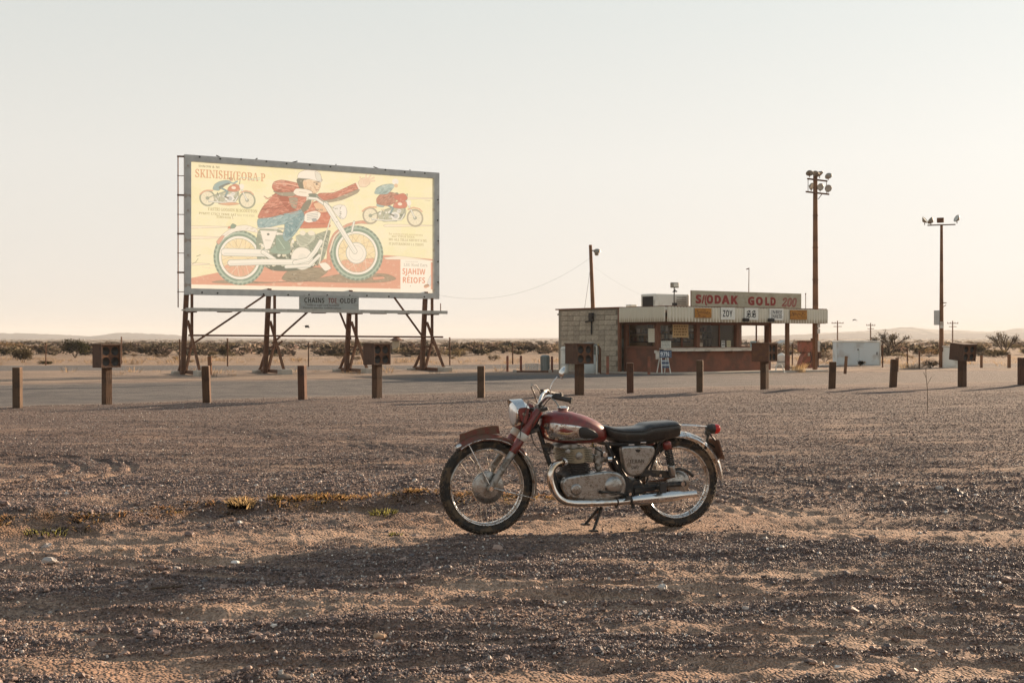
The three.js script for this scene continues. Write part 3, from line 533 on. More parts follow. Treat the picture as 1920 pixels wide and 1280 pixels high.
    const pos = [], idx = [], layer = (lift2) => { for (let i = 0; i <= nx; i++) for (let j = 0; j <= ny; j++) { const x = mix(x0, x1, i / nx), u = j / ny, y = mix(f(bot, x), f(top, x), u), cr = crown * Math.sqrt(Math.max(0, Math.sin(Math.PI * u) * Math.sin(Math.PI * i / nx))); pos.push(x, y, side * (tankZ(x, y) + lift2 + (lift2 > 0 ? cr : 0))); } };
    layer(lift); layer(-0.002);
    const N = (nx + 1) * (ny + 1), id = (i, j, l) => l * N + i * (ny + 1) + j;
    for (let i = 0; i < nx; i++) for (let j = 0; j < ny; j++) { const a = id(i, j, 0), b = id(i + 1, j, 0), c = id(i, j + 1, 0), d = id(i + 1, j + 1, 0); side > 0 ? idx.push(a, b, c, b, d, c) : idx.push(a, c, b, b, c, d); }
    const rim = []; for (let i = 0; i <= nx; i++) rim.push([i, 0]); for (let j = 1; j <= ny; j++) rim.push([nx, j]); for (let i = nx - 1; i >= 0; i--) rim.push([i, ny]); for (let j = ny - 1; j > 0; j--) rim.push([0, j]);
    rim.forEach(([i, j], k) => { const [p, q] = rim[(k + 1) % rim.length]; idx.push(id(i, j, 0), id(i, j, 1), id(p, q, 0), id(p, q, 0), id(i, j, 1), id(p, q, 1)); });
    const g = new THREE.BufferGeometry(); g.setAttribute('position', new THREE.Float32BufferAttribute(pos, 3)); g.setIndex(idx); g.computeVertexNormals(); return g;
  }
  for (const s of [1, -1]) {
    put(tank, 'chrome_panel', [patch([[1024.5, 800], [1027, 793.5], [1040, 793], [1060, 795], [1080, 797.5], [1100, 802], [1114, 807.5], [1120, 813]], [[1024.5, 801], [1027, 816], [1033, 823.5], [1050, 826], [1080, 826.5], [1105, 825.5], [1116, 822], [1120, 814]], 0.0025, s)], M.chromeRust);
    put(tank, 'knee_pad', [patch([[1082.5, 808], [1084, 802], [1088, 799.6], [1098, 801], [1110, 806], [1118, 811.5], [1121.5, 817]], [[1082.5, 809], [1084, 817], [1088, 820.5], [1100, 821.8], [1112, 821.5], [1119, 820.8], [1121.5, 818]], 0.008, s, 26, 12, 0.006)], M.rubber);
    put(tank, 'badge', [patch([[1045, 806.5], [1049, 803.5], [1055, 802], [1060, 804.5], [1070, 806], [1072, 807.5]], [[1045, 807.5], [1049, 808], [1055, 809.5], [1060, 810.5], [1066, 809.8], [1072, 808]], 0.005, s, 20, 8, 0.003)], M.red);
    put(tank, 'badge_wing', [patch([[1044, 811.5], [1052, 811], [1060, 812.3], [1069, 811.2]], [[1044, 812.3], [1052, 813], [1060, 815], [1069, 812.2]], 0.0045, s, 14, 5, 0.002)], M.brass);
  }
  { const c = S(1055.5, 769), g = put(tank, 'filler_cap', [lathe([[0, 0.03], [0.018, 0.03], [0.026, 0.026], [0.04, 0.024], [0.044, 0.019], [0.043, 0.012], [0.036, 0.01], [0.034, -0.006]], 32).translate(c.x, c.y, 0)], M.chrome); }

  // seat
  {
    const ss = [[1126.5, 798.5, 806, 0.05], [1129, 797, 813, 0.085], [1134, 796.8, 820, 0.105], [1144, 799, 826, 0.118], [1158, 800.5, 830, 0.128], [1172, 800, 832, 0.134], [1186, 799.3, 832.3, 0.138], [1197, 797.8, 831.8, 0.139], [1205, 793.2, 831.2, 0.14], [1220, 790.4, 829, 0.14], [1236, 789, 825.5, 0.139], [1250, 788, 821.5, 0.136], [1260, 788.3, 818.5, 0.128], [1265, 791, 816.5, 0.112], [1267, 797, 812, 0.08]].map(([px, a, b, w]) => { const A = S(px, a), B = S(px, b); return { x: A.x, c: (A.y + B.y) / 2, h: (A.y - B.y) / 2, w }; });
    const sf = fine(ss, 60), seat = put(bike, 'seat', [loft(sf, 3.4, 48, 0.94)], M.leather);
    for (const s of [1, -1]) put(seat, 'seat_piping', [tube(sf.filter((_, i) => i % 4 === 0 && i > 2 && i < 59).map((q) => V(q.x, q.c + q.h * 0.62, s * (q.w * 0.985))), 0.0035, 60, 6)], M.leather);
    put(bike, 'seat_bracket', [bx(0.045, 0.01, 0.02, S(1183, 833.5, 0.12).x, S(1183, 833.5, 0.12).y, 0.125, 0.003)], M.chrome);
    put(bike, 'seat_bracket', [bx(0.045, 0.01, 0.02, S(1206, 828.8, 0.14).x, S(1206, 829.5, 0.14).y, 0.138, 0.003)], M.chrome);
  }

  // rear mudguard, rail, tail lamp, plate
  fender(axleR, 0.372, 0, 118, 0.078, 0.036, M.chromeRust, 'rear_mudguard');
  put(bike, 'grab_rail', [tube([S(1262, 803, 0.1), S(1275, 798.5, 0.11), S(1300, 798.5, 0.09), S(1322, 799.5, 0.04), S(1328, 800.5, 0), S(1322, 799.5, -0.04), S(1300, 797, -0.09), S(1275, 796, -0.11)], 0.005, 40, 8)], M.chrome);
  {
    const c = S(1331, 803.5), d = V(1, -0.05, 0).normalize();
    const tl = put(bike, 'tail_lamp', [aim(lathe([[0, -0.028], [0.022, -0.026], [0.032, -0.01], [0.036, 0.02], [0.036, 0.034]], 28), c, d), bx(0.03, 0.035, 0.03, c.x - 0.018, c.y - 0.03, 0, 0.005)], M.black);
    put(tl, 'red_lens', [aim(lathe([[0.0355, 0.034], [0.0355, 0.058], [0.033, 0.068], [0.024, 0.076], [0, 0.079]], 28), c, d)], M.lens);
    const q = [S(1331, 826), S(1344, 821), S(1354, 856), S(1342, 861)];
    put(bike, 'rear_number_plate', [beam(S(1337, 823), S(1348, 859), 0.17, 0.012)], M.rustDark);
    put(bike, 'plate_support', [rod(S(1329, 812), S(1323, 842), 0.011), rod(S(1329, 810, 0.04), S(1341, 826, 0.05), 0.007), rod(S(1326, 828), S(1340, 838), 0.008)], M.black);
    put(bike, 'reflector', [beam(S(1345.5, 858, 0.03), S(1351, 876.5, 0.03), 0.03, 0.012)], M.chrome);
  }

  // frame
  {
    const z = 0.1;
    put(bike, 'frame', [
      tube([S(1006, 796), S(1014, 818), S(1026, 856, 0.03), S(1039, 892, 0.06), S(1050, 925, 0.09), S(1066, 940, 0.1), S(1100, 944, 0.1), S(1150, 940, 0.1), S(1178, 930, 0.1), S(1190, 915, 0.1)], 0.0165, 60, 10),
      tube([S(1006, 796), S(1014, 818), S(1026, 856, -0.03), S(1039, 892, -0.06), S(1050, 925, -0.09), S(1066, 940, -0.1), S(1100, 944, -0.1), S(1150, 940, -0.1), S(1190, 915, -0.1)], 0.0165, 60, 10),
      tube([S(1010, 778), S(1050, 800), S(1110, 824), S(1136, 832, 0.05), S(1180, 832, 0.09), S(1225, 828, 0.09), S(1250, 818, 0.08), S(1268, 810, 0.06)], 0.013, 50, 10),
      tube([S(1136, 832, -0.05), S(1180, 832, -0.09), S(1225, 828, -0.09), S(1250, 818, -0.08), S(1268, 810, -0.06)], 0.013, 40, 10),
      rod(S(1137, 832, 0.07), S(1164, 890, 0.09), 0.016), rod(S(1164, 890, 0.09), S(1186, 918, 0.1), 0.016), rod(S(1137, 832, -0.07), S(1186, 918, -0.1), 0.016),
      rod(S(1229, 850, 0.07), S(1194, 912, 0.08), 0.011), rod(S(1238, 828, 0.08), S(1229, 852, 0.07), 0.011), rod(S(1229, 856, 0.08), S(1212, 905, 0.09), 0.008),
    ], M.black);
    for (const s of [1, -1]) put(bike, 'swingarm', [rod(S(1188, 914, 0.1 * s), V(axleR.x + 0.03, axleR.y - 0.002, 0.105 * s), 0.02, 0.016, 12), bx(0.06, 0.035, 0.012, axleR.x, axleR.y, 0.105 * s, 0.004)], M.black);
    put(bike, 'chain_guard', [beam(S(1200, 886, 0.09), S(1258, 889, 0.09), 0.03, 0.05), tube([S(1256, 884, 0.09), S(1272, 879, 0.09), S(1290, 884, 0.09), S(1300, 893, 0.09)], 0.011, 20, 8)], M.black);
    put(bike, 'chain', [tube([S(1186, 905, 0.07), S(1240, 900, 0.07), S(1266, 893, 0.07)], 0.006, 20, 6)], M.rustDark); put(bike, 'chain', [tube([S(1186, 922, 0.07), S(1240, 922, 0.07), S(1268, 931, 0.07)], 0.006, 20, 6)], M.rustDark);
    // springs at the back
    for (const s of [1, -1]) {
      const a = S(1250, 828, 0.15 * s), b = S(1262, 892, 0.15 * s); if (s < 0) { a.x = S(1250, 828, 0.15).x; b.x = S(1262, 892, 0.15).x; a.y = S(1250, 828, 0.15).y; b.y = S(1262, 892, 0.15).y; }
      const d = b.clone().sub(a), L = d.length(), dn = d.clone().normalize(), pts = [], side = V(0, 0, 1), up = dn.clone().cross(side);
      for (let i = 0; i <= 110; i++) { const t = i / 110, q = t * Math.PI * 2 * 9; pts.push(a.clone().addScaledVector(dn, L * mix(0.2, 0.68, t)).addScaledVector(side, 0.025 * Math.cos(q)).addScaledVector(up, 0.025 * Math.sin(q))); }
      const sh = put(bike, 'shock_absorber', [rod(a, b, 0.009), aim(lathe([[0, 0.68 * L], [0.024, 0.68 * L], [0.026, 0.72 * L], [0.026, 0.94 * L], [0.015, L], [0, L]], 20), a, dn)], M.alloy);
      put(sh, 'spring', [new THREE.TubeGeometry(new THREE.CatmullRomCurve3(pts), 220, 0.0048, 6)], M.black);
      put(sh, 'shock_cover', [aim(lathe([[0, 0.0], [0.02, 0.0], [0.031, 0.04 * L], [0.032, 0.21 * L], [0, 0.21 * L]], 20), a, dn)], M.red);
    }
  }

  // engine
  {
    const eng = put(bike, 'engine', [
      slab([S(1052, 890), S(1060, 884), S(1102, 884), S(1130, 886), S(1160, 886), S(1178, 900), S(1176, 930), S(1150, 940), S(1075, 940), S(1055, 925)], 0.24, 0.012, -0.12),
      slab([S(1038, 905), S(1056, 898), S(1056, 928), S(1046, 926)], 0.12, 0.01, -0.06),
    ], M.black);
    const cyl = (a, b, w, d, m, n) => { const gs = []; for (let i = 0; i < n; i++) { const t = (i + 0.5) / n, p = S(mix(a[0], b[0], t), mix(a[1], b[1], t)); gs.push(bx(w * (0.97 + 0.03 * Math.sin(i)), 0.0075, d, p.x, p.y, 0, 0.003)); } const p = S(a[0], a[1]), q = S(b[0], b[1]); gs.push(rod(p, q, w * 0.4, w * 0.4, 20).translate(0, 0, d * 0.22), rod(p, q, w * 0.4, w * 0.4, 20).translate(0, 0, -d * 0.22)); return put(eng, m === M.finBlack ? 'cylinder' : 'cylinder_head', gs, m); };
    cyl([1073, 838.5], [1074.5, 864.5], 0.205, 0.27, M.finTan, 8); cyl([1076, 866], [1078, 885], 0.15, 0.25, M.finBlack, 6);
    put(eng, 'rocker_cover', [splineSlab([S(1049, 839, 0.1), S(1056, 834.5, 0.1), S(1072, 832.5, 0.1), S(1090, 834.5, 0.1), S(1095, 839, 0.1)], 0.2, 0.012, -0.1)], M.alloyDull);
    put(eng, 'round_cap', [aim(lathe([[0, 0.012], [0.02, 0.012], [0.026, 0.004], [0.026, -0.01]], 20), S(1086, 854.5, 0.14), V(0, 0, 1))], M.alloyDull);
    put(eng, 'round_cap', [aim(lathe([[0, 0.01], [0.014, 0.01], [0.018, 0.0], [0.018, -0.01]], 20), S(1065, 846, 0.14), V(0, 0, 1))], M.alloyDull);
    const carb = put(bike, 'carburettor', [rod(S(1100, 858, 0.06), S(1143, 860, 0.06), 0.026, 0.024, 16), rod(S(1122, 842, 0.07), S(1122, 879, 0.07), 0.027, 0.027, 16), rod(S(1122, 838, 0.07), S(1122, 843, 0.07), 0.019, 0.029, 16), rod(S(1122, 878, 0.07), S(1122, 885, 0.07), 0.02, 0.012, 12), bx(0.05, 0.06, 0.09, S(1112, 858).x, S(1112, 858).y, 0.05, 0.006)], M.alloyDull);
    put(carb, 'carburettor_nut', [aim(new THREE.CylinderGeometry(0.019, 0.019, 0.02, 6), S(1134, 852, 0.1), V(0, 0, 1)), aim(new THREE.CylinderGeometry(0.024, 0.024, 0.03, 16), S(1143, 861, 0.09), V(1, 0, 0.2))], M.chrome);
    put(carb, 'fuel_hose', [tube([S(1112, 832, 0.08), S(1114, 838, 0.1), S(1122, 843, 0.1), S(1130, 848, 0.1), S(1128, 856, 0.1)], 0.005, 20, 6)], M.rubber);
    put(carb, 'fuel_hose', [tube([S(1099, 888, 0.1), S(1104, 880, 0.12), S(1112, 876, 0.12), S(1118, 880, 0.1)], 0.004, 20, 6)], M.rubber);
    put(carb, 'fuel_tap', [rod(S(1112, 830, 0.07), S(1111, 838, 0.07), 0.008), rod(S(1106, 836, 0.08), S(1118, 836, 0.08), 0.005)], M.brass);
    // primary cover in polished alloy
    const zc = 0.125, cover = put(eng, 'primary_cover', [splineSlab([[1054, 908], [1058, 897], [1072, 892], [1098, 888.5], [1122, 885], [1140, 883.5], [1158, 886], [1169, 895], [1173, 909], [1170, 924], [1160, 932], [1140, 936], [1116, 937], [1092, 936.5], [1072, 934], [1060, 926]].map((p) => S(p[0], p[1], 0.17)), 0.062, 0.014, zc)], M.alloy);
    put(cover, 'clutch_dome', [aim(lathe([[0, 0.02], [0.03, 0.019], [0.052, 0.014], [0.066, 0.004], [0.071, -0.01], [0.071, -0.012]], 40), S(1151, 911, 0.187), V(0, 0, 1))], M.alloy);
    put(cover, 'alternator_dome', [aim(lathe([[0, 0.01], [0.028, 0.0095], [0.036, 0.007], [0.041, 0.001], [0.042, -0.008]], 36), S(1080.5, 918, 0.187), V(0, 0, 1))], M.alloy);
    for (const [x, y] of [[1064, 899], [1090, 893], [1131, 888.5], [1166, 893], [1169, 925], [1128, 934], [1095, 934], [1066, 929], [1108, 910], [1118, 896]]) put(cover, 'cover_screw', [aim(lathe([[0, 0.003], [0.006, 0.0025], [0.0075, 0], [0.0075, -0.006]], 10), S(x, y, 0.186), V(0, 0, 1))], M.alloyDull);
    put(bike, 'gear_lever', [rod(S(1127, 922.5, 0.22), S(1172, 926, 0.21), 0.0065, 0.0055), aim(new THREE.CylinderGeometry(0.012, 0.012, 0.03, 12), S(1127, 922.5, 0.2), V(0, 0, 1))], M.black);
    put(bike, 'gearbox', [slab([S(1168, 898), S(1190, 896), S(1200, 910), S(1196, 930), S(1172, 934)], 0.2, 0.012, -0.1)], M.black);
    put(bike, 'foot_peg', [rod(S(1236, 914, 0.14), S(1244, 914, 0.26), 0.022, 0.022, 16), bx(0.05, 0.075, 0.02, S(1242, 914, 0.25).x, S(1242, 914, 0.25).y, 0.262, 0.006)], M.rubber);
    put(bike, 'foot_peg', [rod(S(1172, 934, 0.12), S(1180, 934, 0.25), 0.016, 0.016, 14)], M.rubber);
    put(bike, 'peg_bracket', [beam(S(1190, 920, 0.13), S(1236, 914, 0.14), 0.012, 0.03)], M.black);
    put(bike, 'frame_bolt', [aim(new THREE.CylinderGeometry(0.012, 0.012, 0.02, 6), S(1218, 894, 0.125), V(0, 0, 1))], M.chrome);
    put(bike, 'frame_bolt', [aim(new THREE.CylinderGeometry(0.011, 0.011, 0.02, 6), S(1238, 891, 0.125), V(0, 0, 1))], M.chrome);
    put(bike, 'frame_bolt', [aim(new THREE.CylinderGeometry(0.012, 0.012, 0.02, 6), S(1181, 926, 0.19), V(0, 0, 1))], M.chrome);
    put(bike, 'horn', [aim(lathe([[0, -0.03], [0.02, -0.028], [0.022, 0], [0.034, 0.016], [0.032, 0.018], [0, 0.005]], 18), S(1030, 838, 0.05), V(-0.8, 0, 0.6))], M.black);
    put(bike, 'horn_wire', [tube([S(1036, 834, 0.08), S(1032, 846, 0.09), S(1028, 853, 0.09), S(1034, 848, 0.08)], 0.003, 20, 6)], M.black);
  }
  // silver side case with raised lettering
  {
    const z = 0.105, out = [[1166, 838], [1174, 836.5], [1198, 835.5], [1221, 836], [1226.5, 839], [1227, 850], [1222, 860], [1211, 877], [1202, 889.5], [1194, 892.5], [1180, 891], [1172, 882], [1167, 862]];
    const box = put(bike, 'side_case', [splineSlab(out.map((p) => S(p[0], p[1], 0.15)), 0.06, 0.014, z)], M.alloy);
    const font = await new FontLoader().loadAsync('fonts/droid/droid_sans_bold.typeface.json');
    const word = (s, px, py, size) => { const g = new TextGeometry(s, { font, size, depth: 0.004, curveSegments: 3 }), p = S(px, py, 0.165); return g.translate(p.x, p.y, 0.164); };
    put(box, 'lettering', [word('IERAN', 1181, 868.5, 0.027), word('SW', 1183.5, 879.5, 0.022), word('7', 1194, 879.5, 0.022)], M.letter);
    put(box, 'keyhole', [slab([S(1190.5, 842.5, 0.16), S(1200, 842.5, 0.16), S(1199.5, 846, 0.16), S(1196.5, 848, 0.16), S(1193, 847, 0.16)], 0.004, 0, 0.1635)], M.dark);
    put(box, 'case_screw', [aim(new THREE.CylinderGeometry(0.006, 0.006, 0.006, 8), S(1171, 846, 0.165), V(0, 0, 1)), aim(new THREE.CylinderGeometry(0.006, 0.006, 0.006, 8), S(1219, 843, 0.165), V(0, 0, 1))], M.alloyDull);
    put(bike, 'side_case', [splineSlab(out.map((p) => S(p[0], p[1], 0.15)), 0.05, 0.012, -0.155)], M.black);
  }
  // exhaust
  {
    const pipe = (k) => tube([S(1060, 866, 0.1 * k), S(1050, 867, 0.13 * k), S(1040, 872, 0.165 * k), S(1033.5, 882, 0.185 * k), S(1032, 897, 0.19 * k), S(1036, 914, 0.19 * k), S(1044, 929, 0.19 * k), S(1056, 939, 0.19 * k), S(1072, 943, 0.19 * k), S(1100, 943.6, 0.19 * k), S(1135, 942.5, 0.19 * k), S(1165, 940.5, 0.19 * k), S(1186, 937.5, 0.19 * k)], 0.0245, 90, 16);
    const a = S(1182, 938, 0.19), b = S(1305, 925.5, 0.19), d = b.clone().sub(a), L = d.length();
    const muf = (z) => aim(lathe([[0.0, 0], [0.025, 0], [0.028, 0.015], [0.034, 0.03], [0.04, 0.07], [0.0415, 0.2 * L + 0.06], [0.041, 0.6 * L], [0.036, 0.74 * L], [0.0265, 0.8 * L], [0.0245, L], [0.021, L], [0.021, 0.8 * L]], 36), V(a.x, a.y, z), d);
    const ex1 = put(bike, 'exhaust_pipe', [pipe(1)], M.pipe);
    put(ex1, 'pipe_clamp', [aim(lathe([[0.025, -0.007], [0.03, -0.007], [0.03, 0.007], [0.025, 0.007]], 20), S(1182, 938, 0.19), d), aim(lathe([[0.025, -0.005], [0.0285, -0.005], [0.0285, 0.005], [0.025, 0.005]], 20), S(1157, 941, 0.19), d), bx(0.012, 0.035, 0.02, S(1156, 950, 0.19).x, S(1156, 948, 0.19).y, 0.19), bx(0.02, 0.03, 0.02, S(1187, 949, 0.19).x, S(1187, 949, 0.19).y, 0.19)], M.black);
    put(ex1, 'port_collar', [aim(lathe([[0.024, -0.012], [0.033, -0.012], [0.033, 0.012], [0.024, 0.012]], 20), S(1057, 866, 0.12), V(-1, 0, 0.5))], M.chromeRust);
    const ex2 = put(bike, 'exhaust_pipe', [pipe(-1)], M.pipe);
    ex2.userData.label = 'far exhaust pipe browned by heat';
    put(bike, 'muffler', [muf(0.19)], M.chrome); put(bike, 'muffler', [muf(-0.19)], M.chrome);
    put(bike, 'muffler_bracket', [beam(S(1242, 924, 0.17), S(1240, 905, 0.13), 0.012, 0.025)], M.black);
  }
  // centre stand
  {
    const near = S(1113, 997.5, 0.14), far = S(1098, 986, -0.16); near.y = Math.max(near.y, 0.005);
    for (const [a, f] of [[S(1128, 951, 0.1), near], [S(1123, 953, -0.1), far]]) { f.y = 0.012; const leg = put(bike, 'stand_leg', [rod(a, f, 0.012, 0.0105), bx(0.06, 0.012, 0.05, f.x, f.y - 0.003, f.z, 0.004)], M.black); }
    put(bike, 'stand_bar', [rod(S(1126, 958, 0.1), S(1121, 960, -0.1), 0.009), rod(S(1124, 962, 0.1), S(1115, 975, 0.02), 0.006)], M.rustDark);
  }
}

// ---------------------------------------------------------------- flat print
function canvasTexture(c) { const t = new THREE.CanvasTexture(c); t.colorSpace = THREE.SRGBColorSpace; t.generateMipmaps = true; t.minFilter = THREE.LinearMipmapLinearFilter; return t; }
function makeCanvas(w, h, fn) { const c = document.createElement('canvas'); c.width = w; c.height = h; fn(c.getContext('2d'), w, h); return canvasTexture(c); }
function worn(g, w, h, n, cols, s0, s1) { for (let i = 0; i < n; i++) { g.globalAlpha = R(0.08, 0.3); g.fillStyle = cols[Math.floor(rnd() * cols.length)]; const s = R(s0, s1); g.beginPath(); g.ellipse(R(0, w), R(0, h), s * R(0.5, 2.5), s, 0, 0, 7); g.fill(); } g.globalAlpha = 1; }
function plate(w, h, d, mat, back) { const g = new THREE.BoxGeometry(w, h, d), m = [back, back, back, back, mat, back]; return new THREE.Mesh(g, m); }
const printed = (tex) => std({ map: tex, roughness: 0.75 });
function posterArt(g, W, Hc) {
  // measured on the board's face and straightened: (x, y) on an enlargement of the board, to canvas
  const A = (x, y) => { const t = (x - 135) / 1677, s = t / (1.11 * (1 - t) + t), top = 70 + 120 * t, bot = 975 + 35 * t; return [s * W, (y - top) / (bot - top) * Hc]; };
  const sx = W / 1677, sy = Hc / 862;
  const path = (pts, curved = true) => { let p = pts.map((q) => A(...q)); if (curved) p = new THREE.CatmullRomCurve3(p.map((q) => V(q[0], q[1], 0)), true, 'catmullrom', 0.35).getPoints(pts.length * 6).map((q) => [q.x, q.y]); g.beginPath(); p.forEach((q, i) => (i ? g.lineTo(...q) : g.moveTo(...q))); g.closePath(); };
  const fill = (c, pts, curved = true) => { path(pts, curved); g.fillStyle = c; g.fill(); if (curved) { g.strokeStyle = 'rgba(70,52,40,0.4)'; g.lineWidth = 2.2 * sx; g.stroke(); } };
  const fillT = (c, pts, n, hi, lo, dx = 1, dy = -0.3) => {   // a painted area: base tone, then brush strokes of lighter and darker tones kept inside it
    fill(c, pts); g.save(); path(pts); g.clip();
    const xs = pts.map((p) => p[0]), ys = pts.map((p) => p[1]), x0 = Math.min(...xs), x1 = Math.max(...xs), y0 = Math.min(...ys), y1 = Math.max(...ys);
    for (let i = 0; i < n; i++) { const x = R(x0, x1), y = R(y0, y1), l = R(8, 42), v = (y - y0) / (y1 - y0), dark = rnd() < 0.2 + 0.6 * v; g.globalAlpha = R(0.12, 0.5); const p = A(x, y), q = A(x + l * (dx + R(-0.4, 0.4)), y + l * (dy + R(-0.4, 0.4))); g.strokeStyle = dark ? lo : hi; g.lineWidth = R(2, 9) * sx; g.lineCap = 'round'; g.beginPath(); g.moveTo(...p); g.quadraticCurveTo((p[0] + q[0]) / 2 + R(-6, 6), (p[1] + q[1]) / 2 + R(-6, 6), ...q); g.stroke(); }
    g.globalAlpha = 1; g.restore();
  };
  const line = (c, w, pts) => { g.beginPath(); pts.forEach((q, i) => { const p = A(...q); i ? g.lineTo(...p) : g.moveTo(...p); }); g.strokeStyle = c; g.lineWidth = w * sx; g.lineCap = 'round'; g.lineJoin = 'round'; g.stroke(); };
  const ell = (c, x, y, rx, ry, rot = 0) => { const p = A(x, y); g.beginPath(); g.ellipse(p[0], p[1], rx * sx, ry * sy, rot, 0, 7); g.fillStyle = c; g.fill(); };
  const ring = (c, x, y, rx, ry, w) => { const p = A(x, y); g.beginPath(); g.ellipse(p[0], p[1], rx * sx, ry * sy, 0, 0, 7); g.strokeStyle = c; g.lineWidth = w * sx; g.stroke(); };
  const text = (s, x, y, px, c, w = 'bold', f = 'serif', wid) => { const p = A(x, y); g.font = `${w} ${px * sy}px ${f}`; g.fillStyle = c; const m = g.measureText(s).width; g.save(); g.translate(...p); if (wid) g.scale(wid * sx / m, 1); g.fillText(s, 0, 0); g.restore(); };
  g.fillStyle = '#f3f3c6'; g.fillRect(0, 0, W, Hc);
  worn(g, W, Hc, 500, ['#f8f6e0', '#ecebac', '#f4f3d0'], 20, 90);
  for (const [x, y, w] of [[140, 535, 250], [150, 610, 240], [1500, 525, 300], [1480, 330, 340], [140, 800, 120]]) fill('#f7f0d8', [[x, y - 8], [x + w, y - 2], [x + w, y + 3], [x, y + 10]]);
  // ground
  fill('#d58f74', [[120, 905], [330, 860], [800, 800], [1300, 735], [1500, 738], [1830, 768], [1830, 985], [120, 950]], false);
  for (let i = 0; i < 90; i++) { g.globalAlpha = 0.25; const y = R(800, 960), x = R(130, 1700); line(rnd() < 0.5 ? '#e2a488' : '#c47a62', R(2, 6), [[x, y], [x + R(40, 220), y + R(-3, 8)]]); } g.globalAlpha = 1;
  fill('#f6efe0', [[1480, 755], [1600, 745], [1830, 780], [1830, 790], [1600, 770], [1500, 768]]);
  // shadows on it, as painted
  fillT('#8d7a62', [[285, 930], [380, 915], [700, 930], [1000, 905], [1200, 870], [1480, 870], [1560, 905], [1480, 930], [1250, 935], [900, 925], [600, 940], [380, 938]], 160, '#b08c72', '#5f523f', 1, 0.05);
  fillT('#82755e', [[770, 905], [830, 840], [1010, 825], [1090, 850], [1000, 915], [850, 930]], 120, '#ab9a80', '#4f4637', 1, 0.1);
  fill('#d58f74', [[1400, 895], [1470, 890], [1480, 905], [1410, 915]]);
  g.fillStyle = '#fbf7ea'; { const a = A(135, 946)[1]; g.fillRect(0, Hc * 0.967, W, Hc); }
  // wheels of the painted machine
  const wheel = (x, y, rx, ry, hub) => {
    ell('#6d8778', x, y, rx, ry); ring('#9fb8a8', x, y, rx * 0.9, ry * 0.9, 12); ring('#6f8578', x, y, rx * 0.985, ry * 0.985, 5);
    const p = A(x, y); for (let i = 0; i < 70; i++) { const a = i / 70 * 6.283; g.strokeStyle = i % 2 ? '#4c5c52' : '#a9c2b2'; g.lineWidth = 3.5 * sx; g.beginPath(); g.moveTo(p[0] + Math.cos(a) * rx * 0.93 * sx, p[1] + Math.sin(a) * ry * 0.93 * sy); g.lineTo(p[0] + Math.cos(a + 0.03) * rx * sx, p[1] + Math.sin(a + 0.03) * ry * sy); g.stroke(); }
    ell('#efe0b0', x, y, rx * 0.74, ry * 0.74); fill('#dda184', [[x - rx * 0.66, y + ry * 0.3], [x + rx * 0.66, y + ry * 0.2], [x + rx * 0.3, y + ry * 0.68], [x - rx * 0.3, y + ry * 0.68]]);
    for (let i = 0; i < 36; i++) { const a = i / 36 * 6.283, b = a + (i % 2 ? 0.5 : -0.5); g.strokeStyle = i % 3 ? '#b39a72' : '#f8f2e2'; g.lineWidth = 2 * sx; g.beginPath(); g.moveTo(p[0] + Math.cos(a) * rx * 0.72 * sx, p[1] + Math.sin(a) * ry * 0.72 * sy); g.lineTo(p[0] + Math.cos(b) * hub * sx, p[1] + Math.sin(b) * hub * sy); g.stroke(); }
    ring('#f7f8f2', x, y, rx * 0.75, ry * 0.75, 14); ring('#8fa69c', x, y, rx * 0.695, ry * 0.695, 3);
  };
  wheel(478, 755, 168, 190, 40); wheel(1290, 722, 190, 200, 70);
  ell('#f6f6f0', 1285, 722, 72, 76); ring('#a8b4b0', 1285, 722, 72, 76, 5); ring('#c8d0cc', 1285, 722, 50, 54, 3); ell('#7c8a84', 1278, 712, 14, 15);
  // mudguards
  fillT('#f0efe6', [[318, 640], [370, 580], [440, 535], [520, 522], [590, 545], [600, 575], [520, 562], [440, 572], [380, 610], [335, 660]], 50, '#ffffff', '#b9b4a4', 1, -0.6);
  fill('#d9a08a', [[318, 640], [352, 600], [372, 602], [335, 658]]);
  fillT('#cf8c74', [[1085, 830], [1085, 690], [1130, 580], [1220, 515], [1330, 490], [1395, 515], [1300, 512], [1210, 540], [1145, 610], [1105, 700], [1112, 840]], 90, '#efc4ae', '#8f4c38', 0.6, -0.6);
  fill('#e8d6c4', [[1105, 720], [1140, 610], [1200, 550], [1195, 540], [1130, 600], [1098, 700]]);
  fill('#6f8a7a', [[408, 545], [428, 512], [455, 525], [440, 545]]); fill('#cf7f66', [[395, 548], [405, 530], [418, 540]]);
  // frame and engine masses
  fillT('#7d8a78', [[610, 560], [760, 560], [850, 640], [1090, 560], [1100, 600], [1060, 760], [960, 830], [700, 840], [600, 760]], 420, '#d9dccf', '#333a31', 0.7, 0.3);
  fill('#4d5648', [[650, 760], [840, 700], [1020, 720], [990, 820], [820, 850], [690, 840]]);
  for (let i = 0; i < 170; i++) { const x = R(620, 1050), y = R(570, 815); ell(['#eef0e6', '#5f6a5c', '#b9c4b2', '#d9d8c0', '#7d8a78'][i % 5], x, y, R(4, 16), R(3, 12), R(0, 3)); }
  ell('#f3f3ec', 910, 760, 75, 82); ring('#a9b4aa', 910, 760, 74, 80, 4); ell('#e4e8e2', 912, 758, 30, 32);
  fill('#b8c2b0', [[870, 600], [990, 570], [1000, 620], [930, 680], [890, 670]]); for (let i = 0; i < 8; i++) line('#7c8876', 4, [[872 + i * 4, 602 + i * 9], [995 - i * 6, 578 + i * 11]]);
  ell('#edebdc', 915, 578, 20, 18); ell('#edebdc', 975, 580, 24, 18);
